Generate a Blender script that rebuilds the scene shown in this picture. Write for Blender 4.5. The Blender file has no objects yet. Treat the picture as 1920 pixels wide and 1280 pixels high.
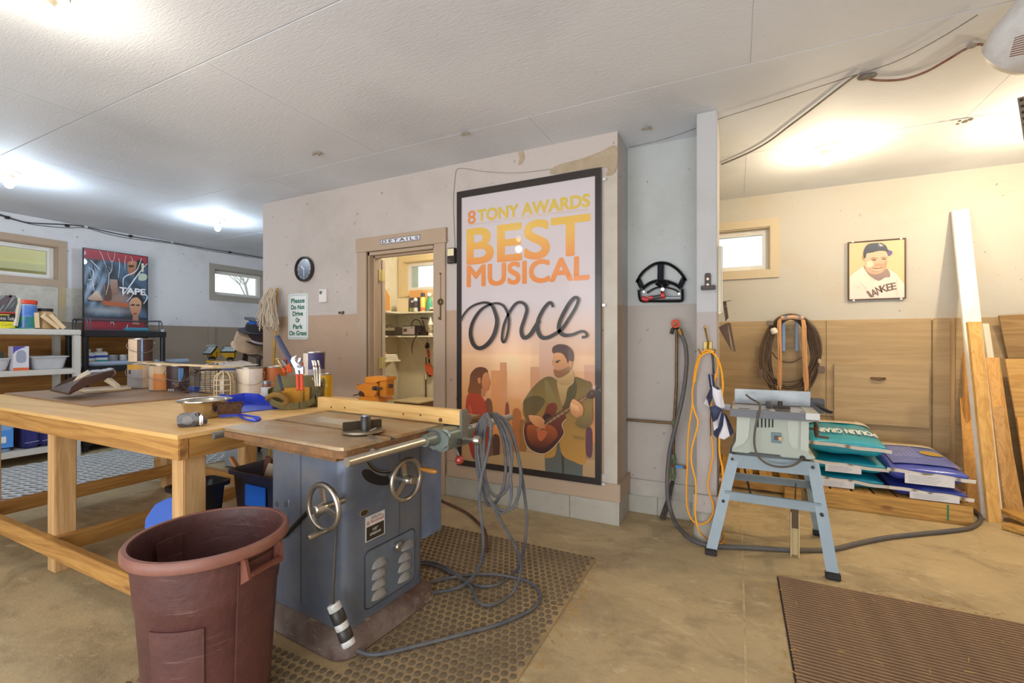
import bpy, bmesh, math, random
from mathutils import Matrix, Vector
R = math.radians
rnd = random.Random(7)
C = bpy.context.scene.collection
sc = bpy.context.scene
# ---------------- camera, world, exposure ----------------
F = 853.3; H = 1.22; A = math.atan(422/853.3)
cd = bpy.data.cameras.new('camera'); cam = bpy.data.objects.new('camera', cd); C.objects.link(cam)
cd.sensor_width = 36; cd.lens = 16.0; cd.clip_start = .02; cd.clip_end = 200
cam.location = (0, 0, H); cam.rotation_euler = (R(90), 0, A)
sc.camera = cam
sc.view_settings.view_transform = 'Standard'; sc.view_settings.look = 'None'
sc.view_settings.gamma = 1; sc.view_settings.use_curve_mapping = False
sc.view_settings.exposure = -0.17
w = bpy.data.worlds.new('sky'); sc.world = w; w.use_nodes = True
bgn = w.node_tree.nodes['Background']; bgn.inputs[0].default_value = (.86, .93, 1, 1); bgn.inputs[1].default_value = 1.7
def lamp(name, kind, loc, power, col, size=.05, rot=None, sy=None):
    l = bpy.data.lights.new(name, kind); l.energy = power; l.color = col
    if kind == 'AREA':
        l.size = size
        if sy: l.shape = 'RECTANGLE'; l.size_y = sy
    else: l.shadow_soft_size = size
    o = bpy.data.objects.new(name, l); o.location = loc
    if rot: o.rotation_euler = rot
    C.objects.link(o); return o
WARM = (1, .80, .52); SOFT = (1, .88, .70); COOL = (.72, .86, 1)
BULBS = [((-2.47, .80), 'warm', 10, SOFT), ((-5.36, 1.52), 'cool', 26, COOL), ((-5.32, 3.17), 'cool', 24, COOL), ((.575, 3.93), 'warm', 24, WARM), ((1.86, 3.92), 'warm', 62, WARM)]
# garage door openings behind the camera: soft daylight entering the room
lamp('daylight_through_garage_door', 'AREA', (-.6, -2.9, 1.4), 115, (.95, .97, 1), 5.0, (R(90), 0, 0), 2.3)
lamp('ceiling_fill_light', 'AREA', (-.6, -2.6, .15), 190, (.93, .96, 1), 5.5, (R(145), 0, 0), 1.2)  # unseen fill lamp aimed upward, added to brighten the ceiling
# ---------------- geometry of the place, from picture measurements ----------------
fx, fy, rx, ry = -math.sin(A), math.cos(A), math.cos(A), math.sin(A)
def ray(px, py):
    u = (px-960)/F; v = (640-py)/F
    return fx+rx*u, fy+ry*u, v
def PZ(px, py, z=0):
    d = ray(px, py); t = (z-H)/d[2]; return Vector((t*d[0], t*d[1], z))
def PY(px, py, y):
    d = ray(px, py); t = y/d[1]; return Vector((t*d[0], y, H+t*d[2]))
def PX(px, py, x):
    d = ray(px, py); t = x/d[0]; return Vector((x, t*d[1], H+t*d[2]))
def PD(px, py, t):
    d = ray(px, py); return Vector((t*d[0], t*d[1], H+t*d[2]))
def lin(h):
    if not isinstance(h, str): return h
    c = [int(h[i:i+2], 16)/255 for i in (0, 2, 4)]
    return tuple((x/12.92 if x <= .04045 else ((x+.055)/1.055)**2.4) for x in c)
# ---------------- materials ----------------
MC = {}
def nodes(name):
    m = bpy.data.materials.new(name); m.use_nodes = True
    n = m.node_tree.nodes; return m, n, m.node_tree.links, n['Principled BSDF']
def mat(hexc, rough=.5, metal=0, var=0, vs=4, hex2=None, bump=0, bs=60, coat=0, stretch=None, alpha=None, trans=0, emit=0, detail=5):
    key = (hexc, rough, metal, var, vs, hex2, bump, bs, coat, stretch, trans, emit)
    if key in MC: return MC[key]
    m, n, l, b = nodes('surface_'+hexc)
    c = lin(hexc)
    b.inputs['Base Color'].default_value = (*c, 1); b.inputs['Roughness'].default_value = rough
    b.inputs['Metallic'].default_value = metal
    if coat: b.inputs['Coat Weight'].default_value = coat; b.inputs['Coat Roughness'].default_value = .04
    if trans: b.inputs['Transmission Weight'].default_value = trans
    if emit:
        b.inputs['Emission Color'].default_value = (*c, 1); b.inputs['Emission Strength'].default_value = emit
    tc = n.new('ShaderNodeTexCoord'); mp = n.new('ShaderNodeMapping'); l.new(tc.outputs['Object'], mp.inputs[0])
    if stretch: mp.inputs['Scale'].default_value = stretch
    if var:
        t = n.new('ShaderNodeTexNoise'); t.inputs['Scale'].default_value = vs; t.inputs['Detail'].default_value = detail; t.inputs['Roughness'].default_value = .65
        l.new(mp.outputs[0], t.inputs['Vector'])
        r = n.new('ShaderNodeValToRGB'); r.color_ramp.elements[0].position = .38; r.color_ramp.elements[1].position = .68
        l.new(t.outputs['Fac'], r.inputs[0])
        c2 = lin(hex2) if hex2 else tuple(x*(1-var) for x in c)
        x = n.new('ShaderNodeMix'); x.data_type = 'RGBA'; x.inputs['A'].default_value = (*c, 1); x.inputs['B'].default_value = (*c2, 1)
        mu = n.new('ShaderNodeMath'); mu.operation = 'MULTIPLY'; mu.inputs[1].default_value = var if hex2 else 1
        l.new(r.outputs[0], mu.inputs[0]); l.new(mu.outputs[0], x.inputs[0]); l.new(x.outputs['Result'], b.inputs['Base Color'])
    if bump:
        t = n.new('ShaderNodeTexNoise'); t.inputs['Scale'].default_value = bs; t.inputs['Detail'].default_value = 4
        l.new(mp.outputs[0], t.inputs['Vector'])
        u = n.new('ShaderNodeBump'); u.inputs['Strength'].default_value = bump; u.inputs['Distance'].default_value = .01
        l.new(t.outputs['Fac'], u.inputs['Height']); l.new(u.outputs[0], b.inputs['Normal'])
    MC[key] = m; return m
def wood(h1, h2, axis='X', s=1.0, rough=.6, knots=True, grain=1.0, seed=0):
    key = ('wood', h1, h2, axis, s, seed)
    if key in MC: return MC[key]
    m, n, l, b = nodes('wood_'+h1)
    b.inputs['Roughness'].default_value = rough
    tc = n.new('ShaderNodeTexCoord'); mp = n.new('ShaderNodeMapping'); l.new(tc.outputs['Object'], mp.inputs[0])
    k = {'X': (.9, 12, 12), 'Y': (12, .9, 12), 'Z': (12, 12, .9)}[axis]
    mp.inputs['Scale'].default_value = tuple(v*s for v in k); mp.inputs['Location'].default_value = (seed*3.7, seed*1.3, seed*2.1)
    t = n.new('ShaderNodeTexNoise'); t.inputs['Scale'].default_value = 1.6; t.inputs['Detail'].default_value = 3; t.inputs['Distortion'].default_value = .8
    l.new(mp.outputs[0], t.inputs['Vector'])
    mu = n.new('ShaderNodeMath'); mu.operation = 'MULTIPLY'; mu.inputs[1].default_value = 9*grain; l.new(t.outputs['Fac'], mu.inputs[0])
    fr = n.new('ShaderNodeMath'); fr.operation = 'PINGPONG'; fr.inputs[1].default_value = 1; l.new(mu.outputs[0], fr.inputs[0])
    t2 = n.new('ShaderNodeTexNoise'); t2.inputs['Scale'].default_value = 14; t2.inputs['Detail'].default_value = 5; l.new(mp.outputs[0], t2.inputs['Vector'])
    ad = n.new('ShaderNodeMath'); ad.operation = 'MULTIPLY_ADD'; ad.inputs[1].default_value = .55; l.new(fr.outputs[0], ad.inputs[0])
    m2 = n.new('ShaderNodeMath'); m2.operation = 'MULTIPLY'; m2.inputs[1].default_value = .5; l.new(t2.outputs['Fac'], m2.inputs[0]); l.new(m2.outputs[0], ad.inputs[2])
    r = n.new('ShaderNodeValToRGB'); r.color_ramp.elements[0].color = (*lin(h1), 1); r.color_ramp.elements[1].color = (*lin(h2), 1)
    r.color_ramp.elements[0].position = .25; r.color_ramp.elements[1].position = .95
    l.new(ad.outputs[0], r.inputs[0])
    out = r.outputs[0]
    if knots:
        v = n.new('ShaderNodeTexVoronoi'); v.inputs['Scale'].default_value = .42; mp2 = n.new('ShaderNodeMapping')
        mp2.inputs['Scale'].default_value = {'X': (6, 14, 14), 'Y': (14, 6, 14), 'Z': (14, 14, 6)}[axis]; mp2.inputs['Location'].default_value = (seed, seed*2, seed*.7)
        l.new(tc.outputs['Object'], mp2.inputs[0]); l.new(mp2.outputs[0], v.inputs['Vector'])
        kr = n.new('ShaderNodeValToRGB'); kr.color_ramp.elements[0].position = .05; kr.color_ramp.elements[0].color = (1, 1, 1, 1); kr.color_ramp.elements[1].position = .13; kr.color_ramp.elements[1].color = (0, 0, 0, 1)
        l.new(v.outputs['Distance'], kr.inputs[0])
        x = n.new('ShaderNodeMix'); x.data_type = 'RGBA'; x.inputs['B'].default_value = (.16, .055, .02, 1)
        m3 = n.new('ShaderNodeMath'); m3.operation = 'MULTIPLY'; m3.inputs[1].default_value = .75
        l.new(kr.outputs[0], m3.inputs[0]); l.new(m3.outputs[0], x.inputs[0]); l.new(out, x.inputs['A']); out = x.outputs['Result']
    l.new(out, b.inputs['Base Color'])
    u = n.new('ShaderNodeBump'); u.inputs['Strength'].default_value = .12; u.inputs['Distance'].default_value = .004
    l.new(t2.outputs['Fac'], u.inputs['Height']); l.new(u.outputs[0], b.inputs['Normal'])
    MC[key] = m; return m
def paint_wall(name, up, low, zline, grime='8f8673', rough=.75, soft=.004):
    """painted board: upper and lower paint colour meet at height zline, with grime spots and scratches"""
    m, n, l, b = nodes(name); b.inputs['Roughness'].default_value = rough
    g = n.new('ShaderNodeNewGeometry'); sp = n.new('ShaderNodeSeparateXYZ'); l.new(g.outputs['Position'], sp.inputs[0])
    mr = n.new('ShaderNodeMapRange'); mr.inputs[1].default_value = zline-soft; mr.inputs[2].default_value = zline+soft; l.new(sp.outputs[2], mr.inputs[0])
    x = n.new('ShaderNodeMix'); x.data_type = 'RGBA'; x.inputs['A'].default_value = (*lin(low), 1); x.inputs['B'].default_value = (*lin(up), 1); l.new(mr.outputs[0], x.inputs[0])
    t = n.new('ShaderNodeTexNoise'); t.inputs['Scale'].default_value = 1.3; t.inputs['Detail'].default_value = 8; t.inputs['Roughness'].default_value = .7; l.new(g.outputs['Position'], t.inputs['Vector'])
    r = n.new('ShaderNodeValToRGB'); r.color_ramp.elements[0].position = .48; r.color_ramp.elements[0].color = (0, 0, 0, 1); r.color_ramp.elements[1].position = .8; r.color_ramp.elements[1].color = (.42, .42, .42, 1); l.new(t.outputs['Fac'], r.inputs[0])
    x2 = n.new('ShaderNodeMix'); x2.data_type = 'RGBA'; x2.inputs['B'].default_value = (*lin(grime), 1); l.new(r.outputs[0], x2.inputs[0]); l.new(x.outputs['Result'], x2.inputs['A'])
    v = n.new('ShaderNodeTexNoise'); v.inputs['Scale'].default_value = 22; v.inputs['Detail'].default_value = 2; l.new(g.outputs['Position'], v.inputs['Vector'])
    r2 = n.new('ShaderNodeValToRGB'); r2.color_ramp.elements[0].position = .715; r2.color_ramp.elements[0].color = (0, 0, 0, 1); r2.color_ramp.elements[1].position = .76; r2.color_ramp.elements[1].color = (.7, .7, .7, 1); l.new(v.outputs['Fac'], r2.inputs[0])
    x3 = n.new('ShaderNodeMix'); x3.data_type = 'RGBA'; x3.inputs['B'].default_value = (.19, .15, .11, 1); l.new(r2.outputs[0], x3.inputs[0]); l.new(x2.outputs['Result'], x3.inputs['A'])
    l.new(x3.outputs['Result'], b.inputs['Base Color'])
    t3 = n.new('ShaderNodeTexNoise'); t3.inputs['Scale'].default_value = 35; t3.inputs['Detail'].default_value = 5; l.new(g.outputs['Position'], t3.inputs['Vector'])
    u = n.new('ShaderNodeBump'); u.inputs['Strength'].default_value = .25; u.inputs['Distance'].default_value = .006; l.new(t3.outputs['Fac'], u.inputs['Height']); l.new(u.outputs[0], b.inputs['Normal'])
    return m
def osb(name, col, col2):
    """painted strand board: short chips pressed at random angles"""
    m, n, l, b = nodes(name); b.inputs['Roughness'].default_value = .7
    g = n.new('ShaderNodeNewGeometry')
    hs = []
    for k, a in enumerate((15, 75, 130)):
        mp = n.new('ShaderNodeMapping'); mp.inputs['Rotation'].default_value = (0, 0, R(a)); mp.inputs['Scale'].default_value = (24, 130, 1)
        l.new(g.outputs['Position'], mp.inputs[0])
        t = n.new('ShaderNodeTexNoise'); t.inputs['Scale'].default_value = 1; t.inputs['Detail'].default_value = 2; t.inputs['Distortion'].default_value = .6; l.new(mp.outputs[0], t.inputs['Vector']); hs.append(t.outputs['Fac'])
    mx = n.new('ShaderNodeMath'); mx.operation = 'MAXIMUM'; l.new(hs[0], mx.inputs[0]); l.new(hs[1], mx.inputs[1])
    mx2 = n.new('ShaderNodeMath'); mx2.operation = 'MAXIMUM'; l.new(mx.outputs[0], mx2.inputs[0]); l.new(hs[2], mx2.inputs[1])
    u = n.new('ShaderNodeBump'); u.inputs['Strength'].default_value = .35; u.inputs['Distance'].default_value = .008; l.new(mx2.outputs[0], u.inputs['Height']); l.new(u.outputs[0], b.inputs['Normal'])
    t = n.new('ShaderNodeTexNoise'); t.inputs['Scale'].default_value = .8; t.inputs['Detail'].default_value = 6; l.new(g.outputs['Position'], t.inputs['Vector'])
    r = n.new('ShaderNodeValToRGB'); r.color_ramp.elements[0].position = .45; r.color_ramp.elements[1].position = .75
    r.color_ramp.elements[0].color = (*lin(col), 1); r.color_ramp.elements[1].color = (*lin(col2), 1); l.new(t.outputs['Fac'], r.inputs[0])
    x = n.new('ShaderNodeMix'); x.data_type = 'RGBA'; x.inputs['B'].default_value = (.30, .25, .2, 1)
    r2 = n.new('ShaderNodeValToRGB'); r2.color_ramp.elements[0].position = .76; r2.color_ramp.elements[0].color = (0, 0, 0, 1); r2.color_ramp.elements[1].position = .84; r2.color_ramp.elements[1].color = (.8, .8, .8, 1); l.new(mx2.outputs[0], r2.inputs[0])
    l.new(r2.outputs[0], x.inputs[0]); l.new(r.outputs[0], x.inputs['A']); l.new(x.outputs['Result'], b.inputs['Base Color'])
    return m
def concrete(name, col, col2, dark):
    m, n, l, b = nodes(name); b.inputs['Roughness'].default_value = .62
    g = n.new('ShaderNodeNewGeometry')
    def noise(s, d, p0, p1, c0, c1, dist=0):
        t = n.new('ShaderNodeTexNoise'); t.inputs['Scale'].default_value = s; t.inputs['Detail'].default_value = d; t.inputs['Roughness'].default_value = .68; t.inputs['Distortion'].default_value = dist
        l.new(g.outputs['Position'], t.inputs['Vector'])
        r = n.new('ShaderNodeValToRGB'); r.color_ramp.elements[0].position = p0; r.color_ramp.elements[1].position = p1; r.color_ramp.elements[0].color = c0; r.color_ramp.elements[1].color = c1
        l.new(t.outputs['Fac'], r.inputs[0]); return t, r
    t, r = noise(1.5, 9, .32, .7, (*lin(col), 1), (*lin(col2), 1), .4)
    t2, r2 = noise(3.2, 10, .52, .74, (0, 0, 0, 1), (.75, .75, .75, 1), .8)
    x = n.new('ShaderNodeMix'); x.data_type = 'RGBA'; x.inputs['B'].default_value = (*lin(dark), 1); l.new(r2.outputs[0], x.inputs[0]); l.new(r.outputs[0], x.inputs['A'])
    t3, r3 = noise(30, 6, .66, .78, (0, 0, 0, 1), (.5, .5, .5, 1))
    x2 = n.new('ShaderNodeMix'); x2.data_type = 'RGBA'; x2.inputs['B'].default_value = (*lin('ecdcb8'), 1); l.new(r3.outputs[0], x2.inputs[0]); l.new(x.outputs['Result'], x2.inputs['A'])
    t4, r4 = noise(55, 3, .7, .76, (0, 0, 0, 1), (.8, .8, .8, 1))
    x3 = n.new('ShaderNodeMix'); x3.data_type = 'RGBA'; x3.inputs['B'].default_value = (.12, .08, .05, 1); l.new(r4.outputs[0], x3.inputs[0]); l.new(x2.outputs['Result'], x3.inputs['A'])
    l.new(x3.outputs['Result'], b.inputs['Base Color'])
    u = n.new('ShaderNodeBump'); u.inputs['Strength'].default_value = .3; u.inputs['Distance'].default_value = .01; l.new(t3.outputs['Fac'], u.inputs['Height']); l.new(u.outputs[0], b.inputs['Normal'])
    return m
def scuff(m, col, scale, lo, hi, amt, space='Object', rot=(0, 0, 0)):
    """fine scratches or dust specks laid over a material's own colour"""
    m = m.copy(); n = m.node_tree.nodes; l = m.node_tree.links; b = n['Principled BSDF']; bc = b.inputs['Base Color']
    tc = n.new('ShaderNodeTexCoord'); mp = n.new('ShaderNodeMapping'); mp.inputs['Scale'].default_value = scale; mp.inputs['Rotation'].default_value = rot; l.new(tc.outputs[space], mp.inputs[0])
    t = n.new('ShaderNodeTexNoise'); t.inputs['Scale'].default_value = 1; t.inputs['Detail'].default_value = 6; t.inputs['Roughness'].default_value = .7; t.inputs['Distortion'].default_value = .4; l.new(mp.outputs[0], t.inputs['Vector'])
    r = n.new('ShaderNodeMapRange'); r.inputs[1].default_value = lo; r.inputs[2].default_value = hi; r.inputs[4].default_value = amt; l.new(t.outputs['Fac'], r.inputs[0])
    x = n.new('ShaderNodeMix'); x.data_type = 'RGBA'; x.inputs['B'].default_value = (*lin(col), 1); l.new(r.outputs[0], x.inputs[0])
    if bc.is_linked: l.new(bc.links[0].from_socket, x.inputs['A'])
    else: x.inputs['A'].default_value = bc.default_value
    l.new(x.outputs['Result'], bc); return m
def glass_mat():
    if 'glass' in MC: return MC['glass']
    m = bpy.data.materials.new('clear_glass'); m.use_nodes = True; n = m.node_tree.nodes; l = m.node_tree.links; n.clear()
    o = n.new('ShaderNodeOutputMaterial'); t = n.new('ShaderNodeBsdfTransparent'); t.inputs[0].default_value = (.95, .98, .96, 1); g = n.new('ShaderNodeBsdfGlossy'); g.inputs['Roughness'].default_value = .02
    f = n.new('ShaderNodeFresnel'); f.inputs[0].default_value = 1.45; x = n.new('ShaderNodeMixShader'); l.new(f.outputs[0], x.inputs[0]); l.new(t.outputs[0], x.inputs[1]); l.new(g.outputs[0], x.inputs[2]); l.new(x.outputs[0], o.inputs[0])
    MC['glass'] = m; return m
# ---------------- mesh builder ----------------
class B:
    def __init__(s, M=None): s.bm = bmesh.new(); s.M = M or Matrix()
    def _x(s, vs):
        for v in vs: v.co = s.M @ v.co
    def box(s, x0, x1, y0, y1, z0, z1, bev=0, M=None):
        T = (M or Matrix()) @ Matrix.Translation(((x0+x1)/2, (y0+y1)/2, (z0+z1)/2)) @ Matrix.Diagonal((abs(x1-x0), abs(y1-y0), abs(z1-z0), 1))
        g = bmesh.ops.create_cube(s.bm, size=1, matrix=s.M @ T); vs = g['verts']
        if bev:
            es = list({e for v in vs for e in v.link_edges})
            bmesh.ops.bevel(s.bm, geom=es, offset=bev, segments=2, affect='EDGES', clamp_overlap=True)
        return s
    def quadbox(s, bot, top):
        """hexahedron from 4 bottom and 4 top points"""
        v = [s.bm.verts.new(s.M @ Vector(p)) for p in list(bot)+list(top)]
        n = len(bot)
        s.bm.faces.new(v[:n][::-1]); s.bm.faces.new(v[n:])
        for i in range(n): s.bm.faces.new((v[i], v[(i+1) % n], v[n+(i+1) % n], v[n+i]))
        return s
    def face(s, pts): s.bm.faces.new([s.bm.verts.new(s.M @ Vector(p)) for p in pts]); return s
    def beam(s, p0, p1, w, h, up=(0, 0, 1), bev=0):
        """rectangular bar between two points, w sideways, h along up"""
        p0, p1 = Vector(p0), Vector(p1); d = (p1-p0); L = d.length; d.normalize(); up = Vector(up)
        sd = d.cross(up).normalized(); u = sd.cross(d)
        T = Matrix.Translation((p0+p1)/2) @ Matrix((( d.x, sd.x, u.x, 0), (d.y, sd.y, u.y, 0), (d.z, sd.z, u.z, 0), (0, 0, 0, 1)))
        return s.box(-L/2, L/2, -w/2, w/2, -h/2, h/2, bev, T)
    def tube(s, pts, r, n=8, closed=False, caps=True):
        P = [Vector(p) for p in pts]; m = len(P); rs = r if isinstance(r, (list, tuple)) else [r]*m
        def tan(i):
            a = P[(i-1) % m] if (closed or i > 0) else P[i]; b = P[(i+1) % m] if (closed or i < m-1) else P[i]
            t = b-a; return t.normalized() if t.length > 1e-9 else Vector((0, 0, 1))
        t0 = tan(0); a = Vector((0, 0, 1)) if abs(t0.z) < .9 else Vector((1, 0, 0)); nrm = t0.cross(a).normalized(); rings = []
        for i in range(m):
            t = tan(i); nrm = (nrm - t*nrm.dot(t)); nrm = nrm.normalized() if nrm.length > 1e-6 else t.orthogonal().normalized(); bn = t.cross(nrm)
            rings.append([s.bm.verts.new(s.M @ (P[i] + (nrm*math.cos(k*2*math.pi/n) + bn*math.sin(k*2*math.pi/n))*rs[i])) for k in range(n)])
        for i in range(m if closed else m-1):
            q, p = rings[i], rings[(i+1) % m]
            for k in range(n): s.bm.faces.new((q[k], q[(k+1) % n], p[(k+1) % n], p[k]))
        if caps and not closed: s.bm.faces.new(rings[0][::-1]); s.bm.faces.new(rings[-1])
        return s
    def cyl(s, p0, p1, r0, r1=None, n=16): return s.tube([p0, p1], [r0, r0 if r1 is None else r1], n)
    def lathe(s, prof, n=28, M=None, cap=True, sx=1, sy=1):
        T = s.M @ (M or Matrix()); rings = []
        for r, z in prof:
            rings.append([s.bm.verts.new(T @ Vector((r*sx*math.cos(k*2*math.pi/n), r*sy*math.sin(k*2*math.pi/n), z))) for k in range(n)])
        for q, p in zip(rings, rings[1:]):
            for k in range(n): s.bm.faces.new((q[k], q[(k+1) % n], p[(k+1) % n], p[k]))
        if cap: s.bm.faces.new(rings[0][::-1]); s.bm.faces.new(rings[-1])
        return s
    def prism(s, pts, d0, d1, M=None, bev=0):
        """polygon in local xy extruded from z=d0 to z=d1"""
        T = s.M @ (M or Matrix())
        a = [s.bm.verts.new(T @ Vector((x, y, d0))) for x, y in pts]; b = [s.bm.verts.new(T @ Vector((x, y, d1))) for x, y in pts]; n = len(pts)
        fs = [s.bm.faces.new(a[::-1]), s.bm.faces.new(b)]
        for i in range(n): fs.append(s.bm.faces.new((a[i], a[(i+1) % n], b[(i+1) % n], b[i])))
        if bev:
            bmesh.ops.bevel(s.bm, geom=[e for e in fs[1].edges], offset=bev, segments=2, affect='EDGES', clamp_overlap=True)
        return s
    def frame(s, x0, x1, y0, y1, wd, d0, d1, M=None, wt=None, wb=None):
        """picture-frame ring in local xy"""
        wt = wd if wt is None else wt; wb = wd if wb is None else wb
        for a, b_, c, d in ((x0, x1, y1-wt, y1), (x0, x1, y0, y0+wb), (x0, x0+wd, y0+wb, y1-wt), (x1-wd, x1, y0+wb, y1-wt)):
            s.box(a, b_, c, d, d0, d1, 0, M)
        return s
    def ball(s, c, r, n=16, sc_=(1, 1, 1), M=None):
        bmesh.ops.create_uvsphere(s.bm, u_segments=n, v_segments=max(6, n//2), radius=r, matrix=s.M @ (M or Matrix()) @ Matrix.Translation(c) @ Matrix.Diagonal((*sc_, 1)))
        return s
    def torus(s, R_, r, n=32, m=8, M=None, c=(0, 0, 0)):
        T = s.M; s.M = T @ (M or Matrix()); c = Vector(c)
        s.tube([c+Vector((R_*math.cos(i*2*math.pi/n), R_*math.sin(i*2*math.pi/n), 0)) for i in range(n)], r, m, closed=True); s.M = T; return s
    def done(s, name, m, parent=None, ang=38, flat=False):
        me = bpy.data.meshes.new(name); bmesh.ops.recalc_face_normals(s.bm, faces=s.bm.faces[:])
        if not flat:
            ca = math.radians(ang)
            for f in s.bm.faces: f.smooth = True
            for e in s.bm.edges:
                if len(e.link_faces) == 2 and e.calc_face_angle(0) > ca: e.smooth = False
        s.bm.to_mesh(me); s.bm.free(); me.materials.append(m)
        o = bpy.data.objects.new(name, me); C.objects.link(o)
        if parent is not None: o.parent = parent
        return o
def tag(o, label=None, cat=None, group=None, kind=None):
    if label: o['label'] = label
    if cat: o['category'] = cat
    if group: o['group'] = group
    if kind: o['kind'] = kind
    return o
def thing(name, label, cat, loc=(0, 0, 0), rz=0, group=None):
    o = bpy.data.objects.new(name, None); C.objects.link(o); o.empty_display_size = .05
    o.location = loc; o.rotation_euler = (0, 0, R(rz)); return tag(o, label, cat, group)
def piece(o, name, M=None):
    """copy of a part sharing mesh data"""
    c = o.copy(); c.name = name; C.objects.link(c)
    if M is not None: c.matrix_local = M
    return c
def copy_tree(o, loc, rz, label, parent=None):
    c = o.copy(); C.objects.link(c); c.location = loc; c.rotation_euler = (0, 0, R(rz)); c['label'] = label
    for ch in o.children:
        k = ch.copy(); C.objects.link(k); k.parent = c
        for g in ch.children:
            q = g.copy(); C.objects.link(q); q.parent = k
    return c
def FR(origin, face):
    """local x = right, y = up, z = out of the surface, for a surface seen from the room"""
    m = {'-Y': ((1, 0, 0), (0, 0, -1), (0, 1, 0)), '+X': ((0, 0, 1), (1, 0, 0), (0, 1, 0))}[face]
    return Matrix.Translation(origin) @ Matrix(m).to_4x4()
def spl(pts, k=8, closed=False):
    P = [Vector(p) for p in pts]; n = len(P); out = []
    rng = range(n if closed else n-1)
    for i in rng:
        g = lambda j: P[j % n] if closed else P[max(0, min(n-1, j))]
        a, b, c, d = g(i-1), g(i), g(i+1), g(i+2)
        for q in range(k):
            t = q/k; out.append(.5*((2*b)+(c-a)*t+(2*a-5*b+4*c-d)*t*t+(3*b-a-3*c+d)*t**3))
    if not closed: out.append(P[-1])
    return out
def spl2(pts, k=6, closed=True): return [(v.x, v.y) for v in spl([(x, y, 0) for x, y in pts], k, closed)]
def text(s, w, h, M, m, name, parent, bold=0.0, shear=0, depth=.0006, spacing=1):
    cu = bpy.data.curves.new('t', 'FONT'); cu.body = s; cu.size = 1; cu.offset = 0; cu.shear = shear; cu.space_character = spacing; cu.space_line = .9
    cu.align_x = 'CENTER'
    t = bpy.data.objects.new('t', cu); C.objects.link(t); dg = bpy.context.evaluated_depsgraph_get(); dg.update()
    me = bpy.data.meshes.new_from_object(t.evaluated_get(dg)); bpy.data.objects.remove(t); bpy.data.curves.remove(cu)
    xs = [v.co.x for v in me.vertices]; ys = [v.co.y for v in me.vertices]
    x0, x1, y0, y1 = min(xs), max(xs), min(ys), max(ys)
    for v in me.vertices:
        v.co = M @ Vector(((v.co.x-(x0+x1)/2)*w/(x1-x0), (v.co.y-(y0+y1)/2)*h/(y1-y0), depth))
    if bold:
        bm = bmesh.new(); hh = h*bold
        for i, (dx, dy) in enumerate(((0, 0), (hh, 0), (-hh, 0), (0, hh), (0, -hh), (hh*.8, hh*.8), (-hh*.8, hh*.8), (hh*.8, -hh*.8), (-hh*.8, -hh*.8))):
            a = len(bm.verts); bm.from_mesh(me); bm.verts.ensure_lookup_table(); off = M.to_3x3() @ Vector((dx, dy, i*.00003))
            for v in bm.verts[a:]: v.co += off
        bm.to_mesh(me); bm.free()
    me.materials.append(m); me.name = name
    o = bpy.data.objects.new(name, me); C.objects.link(o); o.parent = parent; return o
def print_mat(coat=.6, rough=.5):
    k = ('print', coat, rough)
    if k in MC: return MC[k]
    m, n, l, b = nodes('printed_ink'); a = n.new('ShaderNodeVertexColor'); a.layer_name = 'Col'; l.new(a.outputs[0], b.inputs['Base Color'])
    b.inputs['Roughness'].default_value = rough; b.inputs['Coat Weight'].default_value = coat; b.inputs['Coat Roughness'].default_value = .03
    MC[k] = m; return m
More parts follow.
